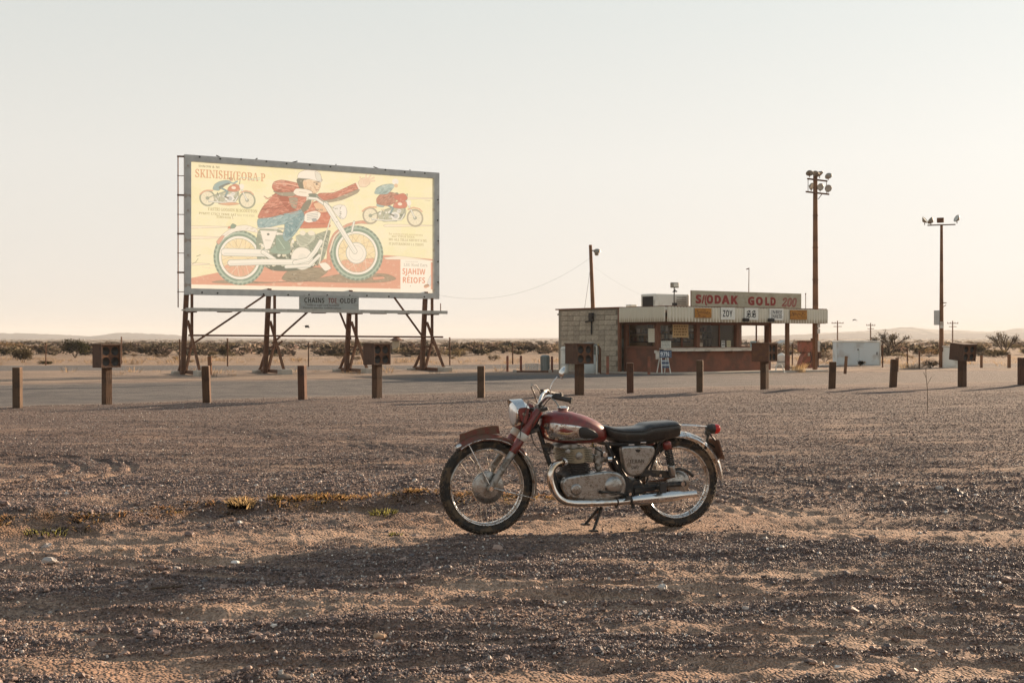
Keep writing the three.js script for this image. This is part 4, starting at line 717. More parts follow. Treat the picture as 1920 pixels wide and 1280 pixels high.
  fill('#f5f4ee', [[620, 560], [740, 565], [690, 690], [655, 700]], false); line('#b0b8ae', 3, [[620, 560], [740, 565], [690, 690], [655, 700], [620, 560]]); ell('#566058', 676, 588, 9, 8); line('#a8b0a6', 4, [[655, 630], [695, 632]]);
  fill('#f6f5ee', [[735, 575], [820, 590], [800, 620], [740, 605]]);
  // exhausts
  const pipe = (w, pts) => { line('#9daba4', w + 8, pts); line('#f8f8f3', w, pts); line('#dfe6e2', w * 0.3, pts.map(([x, y]) => [x, y + w * 0.25])); };
  pipe(44, [[375, 715], [650, 722]]); pipe(24, [[640, 715], [720, 770]]); pipe(34, [[415, 792], [640, 785], [880, 788]]); pipe(26, [[860, 790], [950, 770], [1000, 710], [1040, 640]]); pipe(18, [[800, 820], [960, 812], [1030, 740]]);
  // tank
  fillT('#c2644a', [[870, 540], [880, 470], [930, 400], [1010, 350], [1085, 380], [1110, 440], [1095, 530], [980, 545]], 130, '#e0a080', '#8a3f2c', 1, 0);
  fill('#e5b68e', [[990, 370], [1060, 360], [1095, 420], [1030, 430]]); fill('#c46a50', [[880, 520], [1090, 515], [1090, 540], [885, 545]]);
  fill('#f9f7f0', [[925, 490], [935, 440], [1000, 420], [1040, 440], [1020, 485], [960, 505]]); for (let i = 0; i < 4; i++) line('#a9b6b8', 5, [[945, 448 + i * 12], [1020, 436 + i * 12]]); ell('#8f9aa0', 995, 485, 18, 13); text('OSCAR', 1000, 418, 18, '#6d655a', 'bold', 'sans-serif');
  fill('#bcc4b8', [[600, 535], [800, 540], [800, 556], [600, 552]], false); line('#f6f5ee', 6, [[605, 540], [740, 545]]);
  // far leg, boot
  fill('#7d9a8a', [[690, 700], [740, 660], [830, 690], [815, 730], [700, 722]]); fill('#738f80', [[730, 600], [800, 600], [830, 690], [740, 700]]); line('#a8c4b4', 5, [[745, 620], [790, 690]]);
  // jeans
  fillT('#7aa0aa', [[605, 480], [690, 465], [800, 420], [890, 405], [925, 440], [920, 500], [850, 600], [800, 640], [775, 600], [790, 520], [700, 535], [610, 540]], 260, '#b6d0d4', '#3e616c', 0.9, -0.4);
  fillT('#5f8793', [[790, 520], [850, 470], [915, 430], [918, 470], [840, 590], [800, 610]], 90, '#a8c6cc', '#34535d', 0.5, 0.8); for (let i = 0; i < 26; i++) { g.globalAlpha = 0.5; const x = R(620, 900), y = R(440, 560); line(rnd() < 0.5 ? '#a2c4cb' : '#42656f', 3, [[x, y], [x + R(10, 40), y + R(-18, 6)]]); } g.globalAlpha = 1;
  fill('#f4efe2', [[905, 360], [935, 300], [955, 320], [925, 390], [905, 410]]);
  // jacket
  fillT('#b4604a', [[605, 470], [640, 390], [720, 300], [760, 280], [870, 280], [940, 300], [930, 380], [880, 420], [790, 440], [700, 465]], 260, '#dd9a80', '#6e3527', 0.8, -0.5);
  fill('#96432f', [[740, 310], [810, 320], [860, 400], [820, 420]]); fill('#8d8471', [[820, 330], [880, 330], [870, 400], [840, 395]]);
  for (let i = 0; i < 44; i++) { g.globalAlpha = 0.55; const x = R(630, 890), y = R(310, 450); line(rnd() < 0.55 ? '#d98a72' : '#7c3524', R(3, 8), [[x, y], [x + R(10, 60), y + R(-16, 16)]]); } g.globalAlpha = 1;
  fillT('#b4604a', [[703, 255], [715, 215], [770, 200], [850, 215], [900, 230], [905, 265], [880, 300], [800, 310], [730, 290]], 130, '#e6aa90', '#6e3a2b', 1, 0.1); fill('#8b8472', [[710, 280], [760, 290], [880, 285], [850, 315], [760, 312]]); line('#e9ad94', 7, [[730, 225], [800, 225], [880, 245]]);
  fill('#6c6a58', [[905, 400], [940, 350], [975, 340], [960, 400], [920, 430]]); line('#d59a7a', 8, [[960, 400], [990, 340], [1000, 310]]);
  // far arm and open hand
  fillT('#b4604a', [[1005, 330], [1030, 295], [1130, 290], [1220, 250], [1285, 222], [1305, 265], [1240, 310], [1130, 350], [1050, 355]], 120, '#e6aa90', '#6e3a2b', 1, -0.3); fill('#8e846e', [[1040, 350], [1130, 335], [1240, 290], [1308, 262], [1290, 295], [1180, 345], [1080, 362]]);
  for (let i = 0; i < 14; i++) { g.globalAlpha = 0.5; const x = R(1040, 1250), y = R(270, 320); line('#e8a890', 4, [[x, y], [x + R(10, 40), y - R(2, 14)]]); } g.globalAlpha = 1;
  line('#f4ead8', 12, [[1288, 222], [1306, 262]]);
  fill('#ecd6bc', [[1300, 215], [1330, 185], [1375, 190], [1380, 225], [1350, 250], [1312, 248]]); for (const [x, y] of [[1355, 165], [1385, 168], [1408, 182], [1412, 205]]) line('#ead2b6', 12, [[1350, 212], [x, y]]); line('#ead2b6', 12, [[1320, 215], [1312, 180]]); for (let i = 0; i < 5; i++) line('#cfae90', 2, [[1330 + i * 9, 190], [1340 + i * 10, 230]]);
  // head: hair, face, helmet
  fill('#5c5b4a', [[880, 190], [890, 250], [915, 290], [940, 260], [960, 215], [1040, 215], [1040, 190]]);
  fillT('#e6c8a4', [[925, 205], [960, 195], [1035, 205], [1038, 245], [1020, 285], [985, 300], [945, 290], [920, 250]], 70, '#f4e0c4', '#b08660', 0.4, 0.7); fill('#c9a27c', [[940, 265], [985, 285], [960, 305], [930, 285]]); ell('#e4bf98', 930, 222, 14, 22); line('#6a5542', 6, [[992, 218], [1030, 215]]); ell('#4c4034', 1012, 230, 8, 6); line('#b98c6a', 4, [[1025, 232], [1036, 252], [1022, 258]]); line('#94604a', 4, [[1005, 272], [1024, 270]]);
  fill('#f4f4ef', [[882, 185], [890, 150], [930, 130], [985, 128], [1030, 145], [1045, 185], [1040, 215], [960, 192]]); line('#c7ccc8', 4, [[885, 186], [960, 192], [1038, 212]]); fill('#dde1dc', [[1000, 140], [1040, 165], [1040, 205], [1010, 195]]);
  // gloved hand on the bars
  fill('#f4efe4', [[850, 290], [870, 262], [930, 265], [975, 280], [985, 310], [940, 320], [880, 312]]); line('#b8ab94', 3, [[890, 285], [940, 290]]); fill('#5f6a5e', [[955, 300], [1010, 300], [1025, 330], [980, 340]]);
  // forks, bars, headlamp
  pipe(14, [[960, 330], [1010, 335], [1060, 370], [1085, 380]]); pipe(30, [[1075, 372], [1150, 500], [1275, 710]]); pipe(9, [[1270, 500], [1255, 570]]); line('#98a29a', 5, [[1010, 310], [1060, 350], [1120, 400]]);
  fill('#e9ecea', [[1120, 395], [1170, 375], [1210, 390], [1222, 430], [1210, 470], [1180, 480], [1140, 440]]); ell('#f8f8f6', 1196, 428, 24, 48); ring('#b9c0be', 1196, 428, 24, 48, 4);
  for (let i = 0; i < 12; i++) ell('#98a49c', R(1120, 1180), R(390, 500), 5, 4);
  line('#d9ddcc', 9, [[1110, 470], [1060, 640], [1030, 800]]); fill('#f4f4ec', [[1030, 800], [1075, 790], [1110, 830], [1070, 850]]);
  // small machine, upper left
  const small = (x, y, s, tyre, body, jac) => {
    const q = (dx, dy) => [x + dx * s, y + dy * s];
    for (const [dx, dy, r] of [[-140, 40, 52], [135, 55, 56]]) { ell(tyre, ...q(dx, dy), r * s, (r + 4) * s); ell('#ece9cf', ...q(dx, dy), r * 0.8 * s, (r + 4) * 0.8 * s); for (let i = 0; i < 10; i++) { const a = i * 0.63; line('#b9bda0', 1.5, [q(dx, dy), q(dx + Math.cos(a) * r * 0.75, dy + Math.sin(a) * r * 0.75)]); } ell('#8e9888', ...q(dx, dy), 12 * s, 12 * s); }
    fill('#a9b09a', [q(-95, 25), q(40, -20), q(80, 5), q(60, 60), q(-60, 78)]);
    line('#7d8a78', 5 * s, [q(-140, 40), q(-70, 10), q(30, -25), q(85, -35)]); line('#7d8a78', 5 * s, [q(80, -30), q(60, 40), q(20, 75), q(-60, 75)]); line('#7d8a78', 4 * s, [q(-70, 0), q(-50, 70)]);
    for (let i = 0; i < 26; i++) ell(['#e9ecea', '#5f6b5c', '#c4ccc6', '#8d9886', '#d4c9a6'][i % 5], ...q(R(-85, 55), R(0, 66)), R(3, 9) * s, R(3, 8) * s, R(0, 3));
    ell('#eceff0', ...q(12, 40), 30 * s, 25 * s); ell('#b4bec2', ...q(14, 42), 17 * s, 15 * s); ell('#dde2e4', ...q(36, 10), 16 * s, 13 * s); line('#8d9886', 2.5 * s, [q(22, 2), q(50, 14)]);
    line('#8e9888', 10 * s, [q(-130, 62), q(-40, 72), q(50, 66), q(70, 30)]); line('#e6eae4', 7 * s, [q(-130, 61), q(-40, 71), q(50, 65), q(68, 30)]);
    line('#98a294', 12 * s, [q(82, -55), q(134, 54)]); line('#e4e8e2', 8 * s, [q(82, -55), q(133, 52)]); line('#d5a080', 9 * s, [q(-190, 12), q(-172, -4), q(-145, -15), q(-105, -14)]); line('#d5a080', 8 * s, [q(92, 0), q(125, -12), q(160, -4), q(178, 14)]);
    fill(body, [q(0, -14), q(10, -42), q(52, -62), q(86, -42), q(80, -12), q(40, -6)]); ell('#f4ead8', ...q(42, -34), 15 * s, 10 * s); ell('#f3f4f0', ...q(98, -42), 15 * s, 20 * s); line('#6b6a58', 4 * s, [q(70, -92), q(88, -98), q(82, -60)]);
    fill(jac, [q(-102, -22), q(-92, -56), q(-58, -78), q(-12, -88), q(18, -82), q(22, -66), q(-14, -52), q(-44, -34), q(-62, -14)]); fill('#5f6a66', [q(-60, -40), q(-20, -60), q(10, -70), q(16, -62), q(-18, -48), q(-50, -24)]);
    line('#6f8a90', 12 * s, [q(-40, -30), q(0, -8), q(-18, 30)]); line('#5b5a4c', 9 * s, [q(-18, 30), q(4, 40)]); line(jac, 10 * s, [q(6, -76), q(40, -64), q(66, -80)]); ell('#d9b694', ...q(26, -92), 11 * s, 12 * s); ell('#7a7866', ...q(22, -99), 13 * s, 9 * s);
  };
  small(395, 290, 1, '#8a937d', '#c4765a', '#7fa0a6'); fill('#d8a07a', [[330, 370], [430, 360], [480, 372], [400, 382]]);
  small(1540, 410, 1.12, '#a09a84', '#c46a55', '#8fb0b2'); fillT('#a86a54', [[1425, 335], [1448, 305], [1500, 285], [1548, 292], [1575, 310], [1552, 362], [1500, 385], [1432, 372]], 80, '#d29a84', '#5c3a30', 0.6, -0.6); fillT('#8fb0b2', [[1412, 288], [1428, 255], [1472, 234], [1530, 228], [1548, 246], [1500, 300], [1420, 300]], 50, '#c4d8d6', '#4d6a6c', 0.8, -0.3); ell('#f0f2f2', 1555, 212, 24, 22); ell('#ddba96', 1560, 240, 14, 14); fill('#bb5f4c', [[1540, 320], [1610, 295], [1640, 330], [1600, 360]]);
  // lettering
  text('SHNOW & NI', 192, 107, 20, '#8a8462', 'bold', 'sans-serif', 135);
  text('SKINISHI(EORA P', 168, 180, 78, '#cf9160', 'bold', 'serif', 455);
  line('#b5ccc4', 4, [[480, 182], [560, 190], [620, 186]]); line('#b5ccc4', 3, [[540, 200], [620, 197]]);
  text('FASTRI GOOSON M SCOUOTON', 258, 418, 29, '#a39a5c', 'bold', 'serif', 320); text('PYMYT CTICT TEME SAT', 195, 445, 22, '#a8a068', 'bold', 'sans-serif', 240); text('MA TOLVSH', 460, 458, 18, '#b0a878', 'normal', 'serif', 115); text('TIMvauu L', 315, 472, 24, '#a39a5c', 'bold', 'serif', 115);
  text('hr coterstvan aroverstu', 1510, 590, 20, '#b3a66c', 'normal', 'serif', 255); text('mer YTEUR TIGEA', 1530, 608, 19, '#aba066', 'bold', 'serif', 170); text('MO ALL TILLS NHVIUT N ML', 1508, 632, 24, '#a39a62', 'bold', 'serif', 290); text('IT JASTURAIMENT L I. TIHOVI', 1510, 662, 24, '#a39a62', 'bold', 'serif', 260);
  line('#7d8262', 3, [[150, 800], [175, 785], [190, 760]]); line('#7d8262', 4, [[180, 745], [205, 735]]); line('#a8a074', 3, [[1760, 345], [1795, 348]]);
  { const a = A(1590, 768), b = A(1790, 985); g.fillStyle = '#fbfaf4'; g.fillRect(a[0], a[1], W - a[0] - 0.008 * W, Hc - a[1] - 6); }
  text('homacecon', 1625, 787, 14, '#b9b9b0', 'normal', 'serif', 95); text('LSU Naul Ears', 1612, 815, 28, '#8f948c', 'normal', 'serif', 180); text('SJAHIW', 1602, 872, 58, '#d57f60', 'bold', 'sans-serif', 175); text('RÉIOFS', 1602, 935, 58, '#d57f60', 'bold', 'sans-serif', 175);
  fill('#dbe3e8', [[1780, 920], [1800, 880], [1800, 950], [1775, 965]]); ell('#c89272', 1770, 958, 22, 13, -0.4); line('#4c4c44', 4, [[1755, 955], [1785, 950]]); line('#dfa088', 3, [[1755, 970], [1790, 960]]); text("'", 1655, 975, 30, '#888880');
  worn(g, W, Hc, 900, ['#fbf8ee', '#f6f0dc'], 2, 9);
  g.globalAlpha = 0.36; g.fillStyle = '#f2fbff'; g.fillRect(0, 0, W, Hc); g.globalAlpha = 1;
}

// ---------------------------------------------------------------- the billboard
{
  const turn = Math.atan2(0.486, 0.874), pos = V(-7.63, 0, -48.25);
  const b = thing('billboard', 'tall faded yellow billboard with a painted motorcycle rider on rusty timber legs', 'billboard', pos, turn);
  const toWorld = (x, y, z) => V(x, y, z).applyAxisAngle(V(0, 1, 0), turn).add(pos);
  const L = -5.25, Rr = 5.25, y0 = 2.97, y1 = 8.19, t = 0.24;
  const tex = makeCanvas(2048, 1000, posterArt);
  // printed sheet on thin translucent panels, so the low sun behind it shines through
  const paper = phys({ map: tex, roughness: 1, transmission: 0.8, thickness: 0, specularIntensity: 0.1 });
  M.paper = paper;
  {
    const g = new THREE.PlaneGeometry(Rr - L - 2 * t, y1 - y0 - 2 * t).translate(0, (y0 + y1) / 2, -0.076);
    const m = new THREE.Mesh(g, paper); m.name = 'screen_sheet'; m.castShadow = m.receiveShadow = true; b.add(m);
  }
  put(b, 'frame_rail', [bx(Rr - L, t, 0.16, 0, y1 - t / 2, 0)], M.galv); put(b, 'frame_rail', [bx(Rr - L, t, 0.16, 0, y0 + t / 2, 0)], M.galv);
  put(b, 'frame_stile', [bx(t, y1 - y0 - 2 * t, 0.155, L + t / 2, (y0 + y1) / 2, 0)], M.galv); put(b, 'frame_stile', [bx(t, y1 - y0 - 2 * t, 0.155, Rr - t / 2, (y0 + y1) / 2, 0)], M.galv);
  for (let i = 0; i < 12; i++) for (const y of [y1 - 0.06, y0 + 0.07]) if (rnd() < 0.8) put(b, 'bolt', [aim(new THREE.CylinderGeometry(0.032, 0.032, 0.03, 8), V(L + 0.5 + i * 0.85 + R(-0.15, 0.15), y + R(-0.02, 0.03), 0.09), V(0, 0, 1))], M.dark);
  for (let i = 0; i < 5; i++) put(b, 'bolt', [aim(new THREE.CylinderGeometry(0.03, 0.03, 0.03, 8), V(Rr - 0.05 - R(0, 0.06), y0 + 0.7 + i * 0.85, 0.09), V(0, 0, 1))], M.dark);
  for (let i = 0; i < 6; i++) put(b, 'bolt', [rod(V(L + 1.2 + i * 1.6 + R(-0.3, 0.3), y1, 0), V(L + 1.2 + i * 1.6, y1 + 0.06, 0), 0.02)], M.dark);
  const X = [-5.12, -1.95, 1.4, 4.72];
  for (const x of X) {
    put(b, 'leg', [beam(V(x - 0.16, 0, -0.15), V(x, y0 + 0.3, -0.15), 0.16, 0.16)], M.rustDark);
    put(b, 'leg', [beam(V(x + 0.06, 1.15, 0.36), V(x + 0.06, y0 + 0.02, 0.36), 0.09, 0.09)], M.rustDark);
    put(b, 'brace', [beam(V(x + 0.06, 1.2, 0.36), V(x - 0.1, 0.06, 0.0), 0.085, 0.085)], M.rustDark);
    put(b, 'brace', [beam(V(x + 0.02, 2.0, -0.05), V(x + 0.05, 0.15, 1.5), 0.085, 0.085)], M.rust);
    put(b, 'brace', [beam(V(x - 0.05, 1.05, -0.15), V(x - 0.05, 0.1, -1.15), 0.085, 0.085)], M.rustDark);
    put(b, 'tie', [beam(V(x, 1.0, -0.15), V(x, 1.0, 0.36), 0.07, 0.07)], M.rustDark);
    put(b, 'base_beam', [beam(V(x, 0.1, -1.3), V(x + 0.03, 0.08, 1.7), 0.13, 0.13)], M.rustDark);
    put(b, 'footing', [bx(0.42, 0.26, 0.55, x + 0.05, 0.06, 1.62, 0.03)], M.concrete);
    put(b, 'footing', [bx(0.5, 0.18, 0.4, x - 0.05, 0.02, -1.2, 0.05)], M.concrete);
    put(b, 'catwalk_bracket', [beam(V(x - 0.04, 2.33, -0.2), V(x + 0.06, 2.33, 0.95), 0.07, 0.07)], M.rustDark);
  }
  for (const [x, w] of [[-3.9, 0.5], [-0.2, 0.5], [2.3, 0.6], [3.4, 0.4]]) put(b, 'catwalk_bracket', [bx(w, 0.04, 0.3, x, 2.335, 0.6)], M.rustDark);
  let px = -5.45; for (let i = 0; px < 5.1; i++) { const w = 2.2; for (const z of [0.42, 0.63, 0.84]) put(b, 'plank', [bx(Math.min(w, 5.2 - px) - 0.02, 0.05, 0.19, px + Math.min(w, 5.2 - px) / 2, 2.385 + R(-0.008, 0.008), z)], M.greyWood); put(b, 'toe_board', [bx(Math.min(w, 5.2 - px) - 0.02, 0.13, 0.03, px + Math.min(w, 5.2 - px) / 2, 2.4, 0.955)], M.greyWood); px += w; }
  put(b, 'tie_rod', [rod(V(-5.1, 1.46, 0.0), V(5.45, 1.4, 0.0), 0.035)], M.rustDark);
  for (const [a, c] of [[[-5.1, 1.05], [-2.2, 3.0]], [[-1.9, 1.15], [-0.45, 2.4]], [[0.85, 2.4], [1.32, 1.3]], [[3.2, 3.0], [4.6, 1.25]], [[-1.85, 0.95], [-1.5, 1.25]]]) put(b, 'brace', [beam(V(a[0], a[1], 0.12), V(c[0], c[1], 0.12), 0.065, 0.065)], M.rustDark);
  put(b, 'corner_post', [rod(V(5.1, 2.4, 0.5), V(5.1, 2.78, 0.5), 0.02)], M.rust);
  // the ladder up its edge
  put(b, 'ladder_rail', [rod(V(L - 0.2, 2.5, -0.12), V(L - 0.2, y1 - 0.05, -0.12), 0.022)], M.rust);
  for (let i = 0; i < 8; i++) put(b, 'ladder_rung', [beam(V(L - 0.24, y1 - 0.07 - i * 0.72, -0.1), V(L + 0.02, y1 - 0.07 - i * 0.72, -0.02), i % 2 ? 0.025 : 0.06, i % 2 ? 0.025 : 0.06)], M.rustDark);
  // the name board below it
  const nameTex = makeCanvas(1024, 240, (g, w, h) => { g.fillStyle = '#a9aba6'; g.fillRect(0, 0, w, h); worn(g, w, h, 200, ['#b7b8b0', '#96988f', '#8b7f72'], 5, 26); g.font = 'bold 112px sans-serif'; const put1 = (s, x, c, wd) => { g.fillStyle = c; g.save(); const m = g.measureText(s).width; g.translate(x, 122); g.scale(wd / m, 1); g.fillText(s, 0, 0); g.restore(); }; put1('CHAINS', 78, '#3a332b', 350); put1('TOE', 490, '#7d3a30', 150); put1('OLDEF', 690, '#3a332b', 300); g.font = 'italic bold 38px serif'; g.fillStyle = '#4d463d'; g.fillText('Gallway nany cord locument', 130, 176); g.fillText('Pavment mavinty Anderfercmana', 60, 222); });
  const s = thing('sign', 'grey painted name board reading CHAINS TOE OLDEF under the billboard', 'sign', toWorld(0.31, 2.46, 0.4), turn);
  const m = plate(2.46, 0.56, 0.04, printed(nameTex), M.galv); m.geometry.translate(0, 0.28, 0); m.name = 'sign_board'; m.castShadow = m.receiveShadow = true; s.add(m);
  put(s, 'sign_bracket', [bx(0.05, 0.7, 0.05, -1.0, 0.22, -0.05), bx(0.05, 0.7, 0.05, 1.0, 0.22, -0.05)], M.rustDark);
}

// ---------------------------------------------------------------- the refreshment stand
const standTurn = rad(35), standPos = V(5.71, 0, -45.3);
const onStand = (x, y, z) => V(x, y, z).applyAxisAngle(V(0, 1, 0), standTurn).add(standPos);
{
  const b = thing('snack_bar', 'low roadside snack bar of tan block and red panels under a corrugated canopy', 'building', standPos, standTurn);
  const BZ = -6.64, X0 = 0.35, Z0 = -0.9, X1 = 6.5, TOP = 2.46;
  put(b, 'floor', [bb(8.9, 0.1, 7.0, 4.3, -0.04, -3.35)], M.concrete).userData.label = 'concrete slab edge along the front of the stand';
  // block wall: every block on the side that shows
  const wall = put(b, 'wall', [bb(0.17, TOP, BZ + 2.8 < 0 ? -(BZ + 2.8) : 1, 0.12, 0.06, (BZ - 2.8) / 2)], M.mortar); wall.userData.label = 'tan block wall at the back of the side';
  const shapes = [0, 1, 2].map((k) => new RoundedBoxGeometry(0.06, 0.188, 0.39, 1, 0.012)), halves = new RoundedBoxGeometry(0.06, 0.188, 0.19, 1, 0.012);
  const geos = shapes.map((g) => boxUV(g.toNonIndexed())), half = boxUV(halves.toNonIndexed());
  for (let c = 0; c < 12; c++) for (let i = 0; i < 10; i++) {
    const odd = c % 2, z = -2.8 - 0.2 - i * 0.4 + (odd ? 0.1 : 0), first = odd && i === 0, zz = first ? -2.8 - 0.2 : z + (odd ? 0.1 : 0) - (odd ? 0.2 : 0);
    const h = (odd && i === 9);
    const m = new THREE.Mesh(h ? half : geos[i % 3], M.blocks[Math.floor(rnd() * 4)]); m.name = 'block'; m.castShadow = m.receiveShadow = true;
    m.position.set(0.018 + R(-0.006, 0.004), 0.16 + c * 0.2, -3.0 - i * 0.4 + (odd && i > 0 ? 0.1 : 0) - (odd ? 0.1 : 0) + (h ? 0.1 : 0) + 0.0);
    if (m.position.z - 0.2 < BZ - 0.05) continue;
    wall.add(m);
  }
  put(b, 'wall', [bb(X1 - 0.2, TOP, 0.17, (X1 + 0.2) / 2 + 0.1, 0.06, BZ + 0.09)], M.blocks[1]).userData.label = 'back wall of tan block';
  put(b, 'corner_trim', [bb(0.1, TOP, 0.12, 0.06, 0.06, -2.76)], M.redFrame);
  put(b, 'wall_cap', [bx(0.3, 0.05, 4.1, 0.1, TOP + 0.08, -4.7)], M.redFrame);
  // front and side below the glass
  put(b, 'front_panel', [bb(X1 - X0, 0.84, 0.1, (X0 + X1) / 2, 0.06, Z0 - 0.06)], M.redWall);
  put(b, 'side_panel', [bb(0.1, 0.9, 1.78, X0 + 0.06, 0.06, Z0 - 1.0)], M.redWall);
  put(b, 'end_panel', [bb(0.1, 0.9, 5.5, X1 - 0.05, 0.06, -3.8)], M.redWall);
  put(b, 'sill', [bx(0.2, 0.05, 1.8, X0 + 0.05, 0.985, Z0 - 0.98)], M.redFrame);
  const counter = put(b, 'counter', [bx(X1 - X0 - 0.1, 0.05, 0.42, (X0 + X1) / 2 + 0.02, 0.955, Z0 + 0.12, 0.01)], M.cream);
  for (const x of [1.6, 2.9, 4.1, 5.4]) put(counter, 'counter_bracket', [bx(0.06, 0.14, 0.3, x, 0.86, Z0 + 0.1)], M.redFrame);
  put(counter, 'counter_fascia', [bx(X1 - X0 - 0.2, 0.07, 0.03, (X0 + X1) / 2, 0.895, Z0 + 0.26)], M.whitePaint);
  const postX = [X0 + 0.07, 2.45, 4.6, X1 - 0.07];
  for (const x of postX) put(b, 'pillar', [bb(0.16, 1.1, 0.16, x, 0.9, Z0 - 0.06)], M.redFrame);
  put(b, 'pillar', [bb(0.15, 1.95, 0.15, X0 + 0.06, 0.06, Z0 - 1.86)], M.redFrame);
  put(b, 'lintel', [bx(X1 - X0, 0.1, 0.14, (X0 + X1) / 2, 1.95, Z0 - 0.06)], M.redFrame); put(b, 'lintel', [bx(0.14, 0.1, 1.8, X0 + 0.06, 1.95, Z0 - 1.0)], M.redFrame);
  for (let i = 0; i < 3; i++) {
    const a = postX[i] + 0.08, c = postX[i + 1] - 0.08, w = put(b, 'window', [bx(c - a, 0.04, 0.07, (a + c) / 2, 1.0, Z0 - 0.06), bx(c - a, 0.04, 0.07, (a + c) / 2, 1.88, Z0 - 0.06), bx(0.03, 0.86, 0.06, mix(a, c, i === 1 ? 0.56 : 0.62), 1.44, Z0 - 0.06)], M.redFrame);
    put(w, 'pane', [new THREE.PlaneGeometry(c - a - 0.02, 0.86).translate((a + c) / 2, 1.44, Z0 - 0.09)], M.glass);
  }
  { const w = put(b, 'window', [bx(0.07, 0.04, 1.62, X0 + 0.06, 1.03, Z0 - 0.96), bx(0.07, 0.04, 1.62, X0 + 0.06, 1.88, Z0 - 0.96)], M.redFrame); put(w, 'pane', [new THREE.PlaneGeometry(1.6, 0.83).rotateY(-Math.PI / 2).translate(X0 + 0.09, 1.46, Z0 - 0.96)], M.glass); }
  // open end towards the sun, tan inner wall
  for (const z of [-1.1, -2.6, -6.3]) put(b, 'pillar', [bb(0.12, 1.1, 0.12, X1 - 0.06, 0.96, z)], M.redFrame);
  { const w = put(b, 'window', [bx(0.06, 0.04, 1.4, X1 - 0.06, 1.0, -1.85), bx(0.06, 0.04, 1.4, X1 - 0.06, 1.9, -1.85)], M.redFrame); put(w, 'pane', [new THREE.PlaneGeometry(1.38, 0.86).rotateY(Math.PI / 2).translate(X1 - 0.06, 1.45, -1.85)], M.glass); }
  put(b, 'inner_wall', [bb(0.08, 1.05, 3.6, X1 - 0.06, 0.96, -4.46)], M.tan); put(b, 'inner_wall', [bb(X1 - 0.9, 1.9, 0.08, X1 / 2 + 0.2, 0.06, -4.6)], M.interior);
  put(b, 'shelf', [bx(4.6, 0.04, 0.3, 2.9, 1.2, -4.4), bx(4.6, 0.04, 0.3, 2.9, 1.55, -4.4)], M.interiorDark);
  for (let i = 0; i < 22; i++) put(b, 'packet', [bb(R(0.1, 0.22), R(0.1, 0.26), 0.12, 0.8 + i * 0.2, i % 2 ? 1.22 : 1.57, -4.4)], [M.interiorDark, M.tan, M.redFrame, M.cream, M.greenGrey][i % 5]);
  put(b, 'fridge', [bb(0.7, 1.8, 0.6, 0.95, 0.06, -3.9)], M.greenGrey); put(b, 'inner_shelf', [bx(3.3, 0.03, 0.25, 3.1, 1.32, -2.6), bx(3.3, 0.03, 0.25, 3.1, 1.62, -2.6), bb(0.05, 1.9, 0.25, 1.5, 0.06, -2.6), bb(0.05, 1.9, 0.25, 4.7, 0.06, -2.6)], M.interiorDark); for (let i = 0; i < 26; i++) put(b, 'packet', [bb(R(0.07, 0.16), R(0.08, 0.22), 0.1, 1.65 + (i % 13) * 0.23, i < 13 ? 1.335 : 1.635, -2.6)], [M.interiorDark, M.redFrame, M.tan, M.greenGrey, M.cream, M.tan][i % 6]); put(b, 'back_counter', [bb(3.6, 0.9, 0.6, 3.2, 0.06, -3.2)], M.interiorDark); put(b, 'ceiling', [bx(X1 - 0.4, 0.03, 5.6, X1 / 2 + 0.15, 2.03, -3.75)], M.interior);
  // roof, canopy and corrugated fascia, sheet by sheet
  put(b, 'roof', [bb(8.7, 0.07, 2.75, 4.4, 2.3, -1.45), bb(X1 + 0.1, 0.07, 4.0, X1 / 2 + 0.1, 2.3, -4.75)], M.roof);
  put(b, 'canopy_soffit', [bx(8.66, 0.04, 2.6, 4.4, 2.0, -1.35)], M.tan);
  const corr = (len) => { const n = Math.round(len / 0.157) * 6, pts = []; for (let i = 0; i <= n; i++) pts.push([i / n * len, 0.042 * Math.sin(i / 6 * Math.PI * 2)]); const sh = new THREE.Shape(); pts.forEach(([x, y], i) => (i ? sh.lineTo(x, y + 0.003) : sh.moveTo(x, y + 0.003))); pts.reverse().forEach(([x, y]) => sh.lineTo(x, y - 0.003)); return new THREE.ExtrudeGeometry(sh, { depth: 0.56, bevelEnabled: false }).rotateX(-Math.PI / 2); };
  const sheetGeo = boxUV(corr(1.1).toNonIndexed());
  const fasciaSheet = (x, y, z, ry, tilt) => { const m = new THREE.Mesh(sheetGeo, M.corrugated); m.name = 'corrugated_sheet'; m.position.set(x, y, z); m.rotation.set(0, ry, tilt); m.castShadow = m.receiveShadow = true; return m; };
  const fascia = put(b, 'fascia_board', [bx(8.8, 0.05, 0.06, 4.4, 2.53, 0.0), bx(8.8, 0.05, 0.04, 4.4, 1.97, -0.05)], M.rust);
  for (let i = 0; i < 8; i++) fascia.add(fasciaSheet(i * 1.1, 1.965 + R(-0.008, 0.008), 0.048 + (i % 2) * 0.008, 0, R(-0.004, 0.004)));
  const sideFascia = put(b, 'fascia_board', [bx(0.06, 0.05, 2.7, 0.0, 2.53, -1.36), bx(0.04, 0.05, 2.7, 0.04, 1.97, -1.36)], M.rust);
  for (let i = 0; i < 3; i++) { const m = fasciaSheet(-0.048 - (i % 2) * 0.008, 1.965, -0.02 - i * 0.88, Math.PI / 2, 0); m.scale.x = 0.8; sideFascia.add(m); }
  put(b, 'canopy_post', [bb(0.13, 2.0, 0.13, 6.85, 0.04, -0.35)], M.pole); put(b, 'canopy_post', [bb(0.14, 2.0, 0.14, 8.45, 0.04, -0.3)], M.pole);
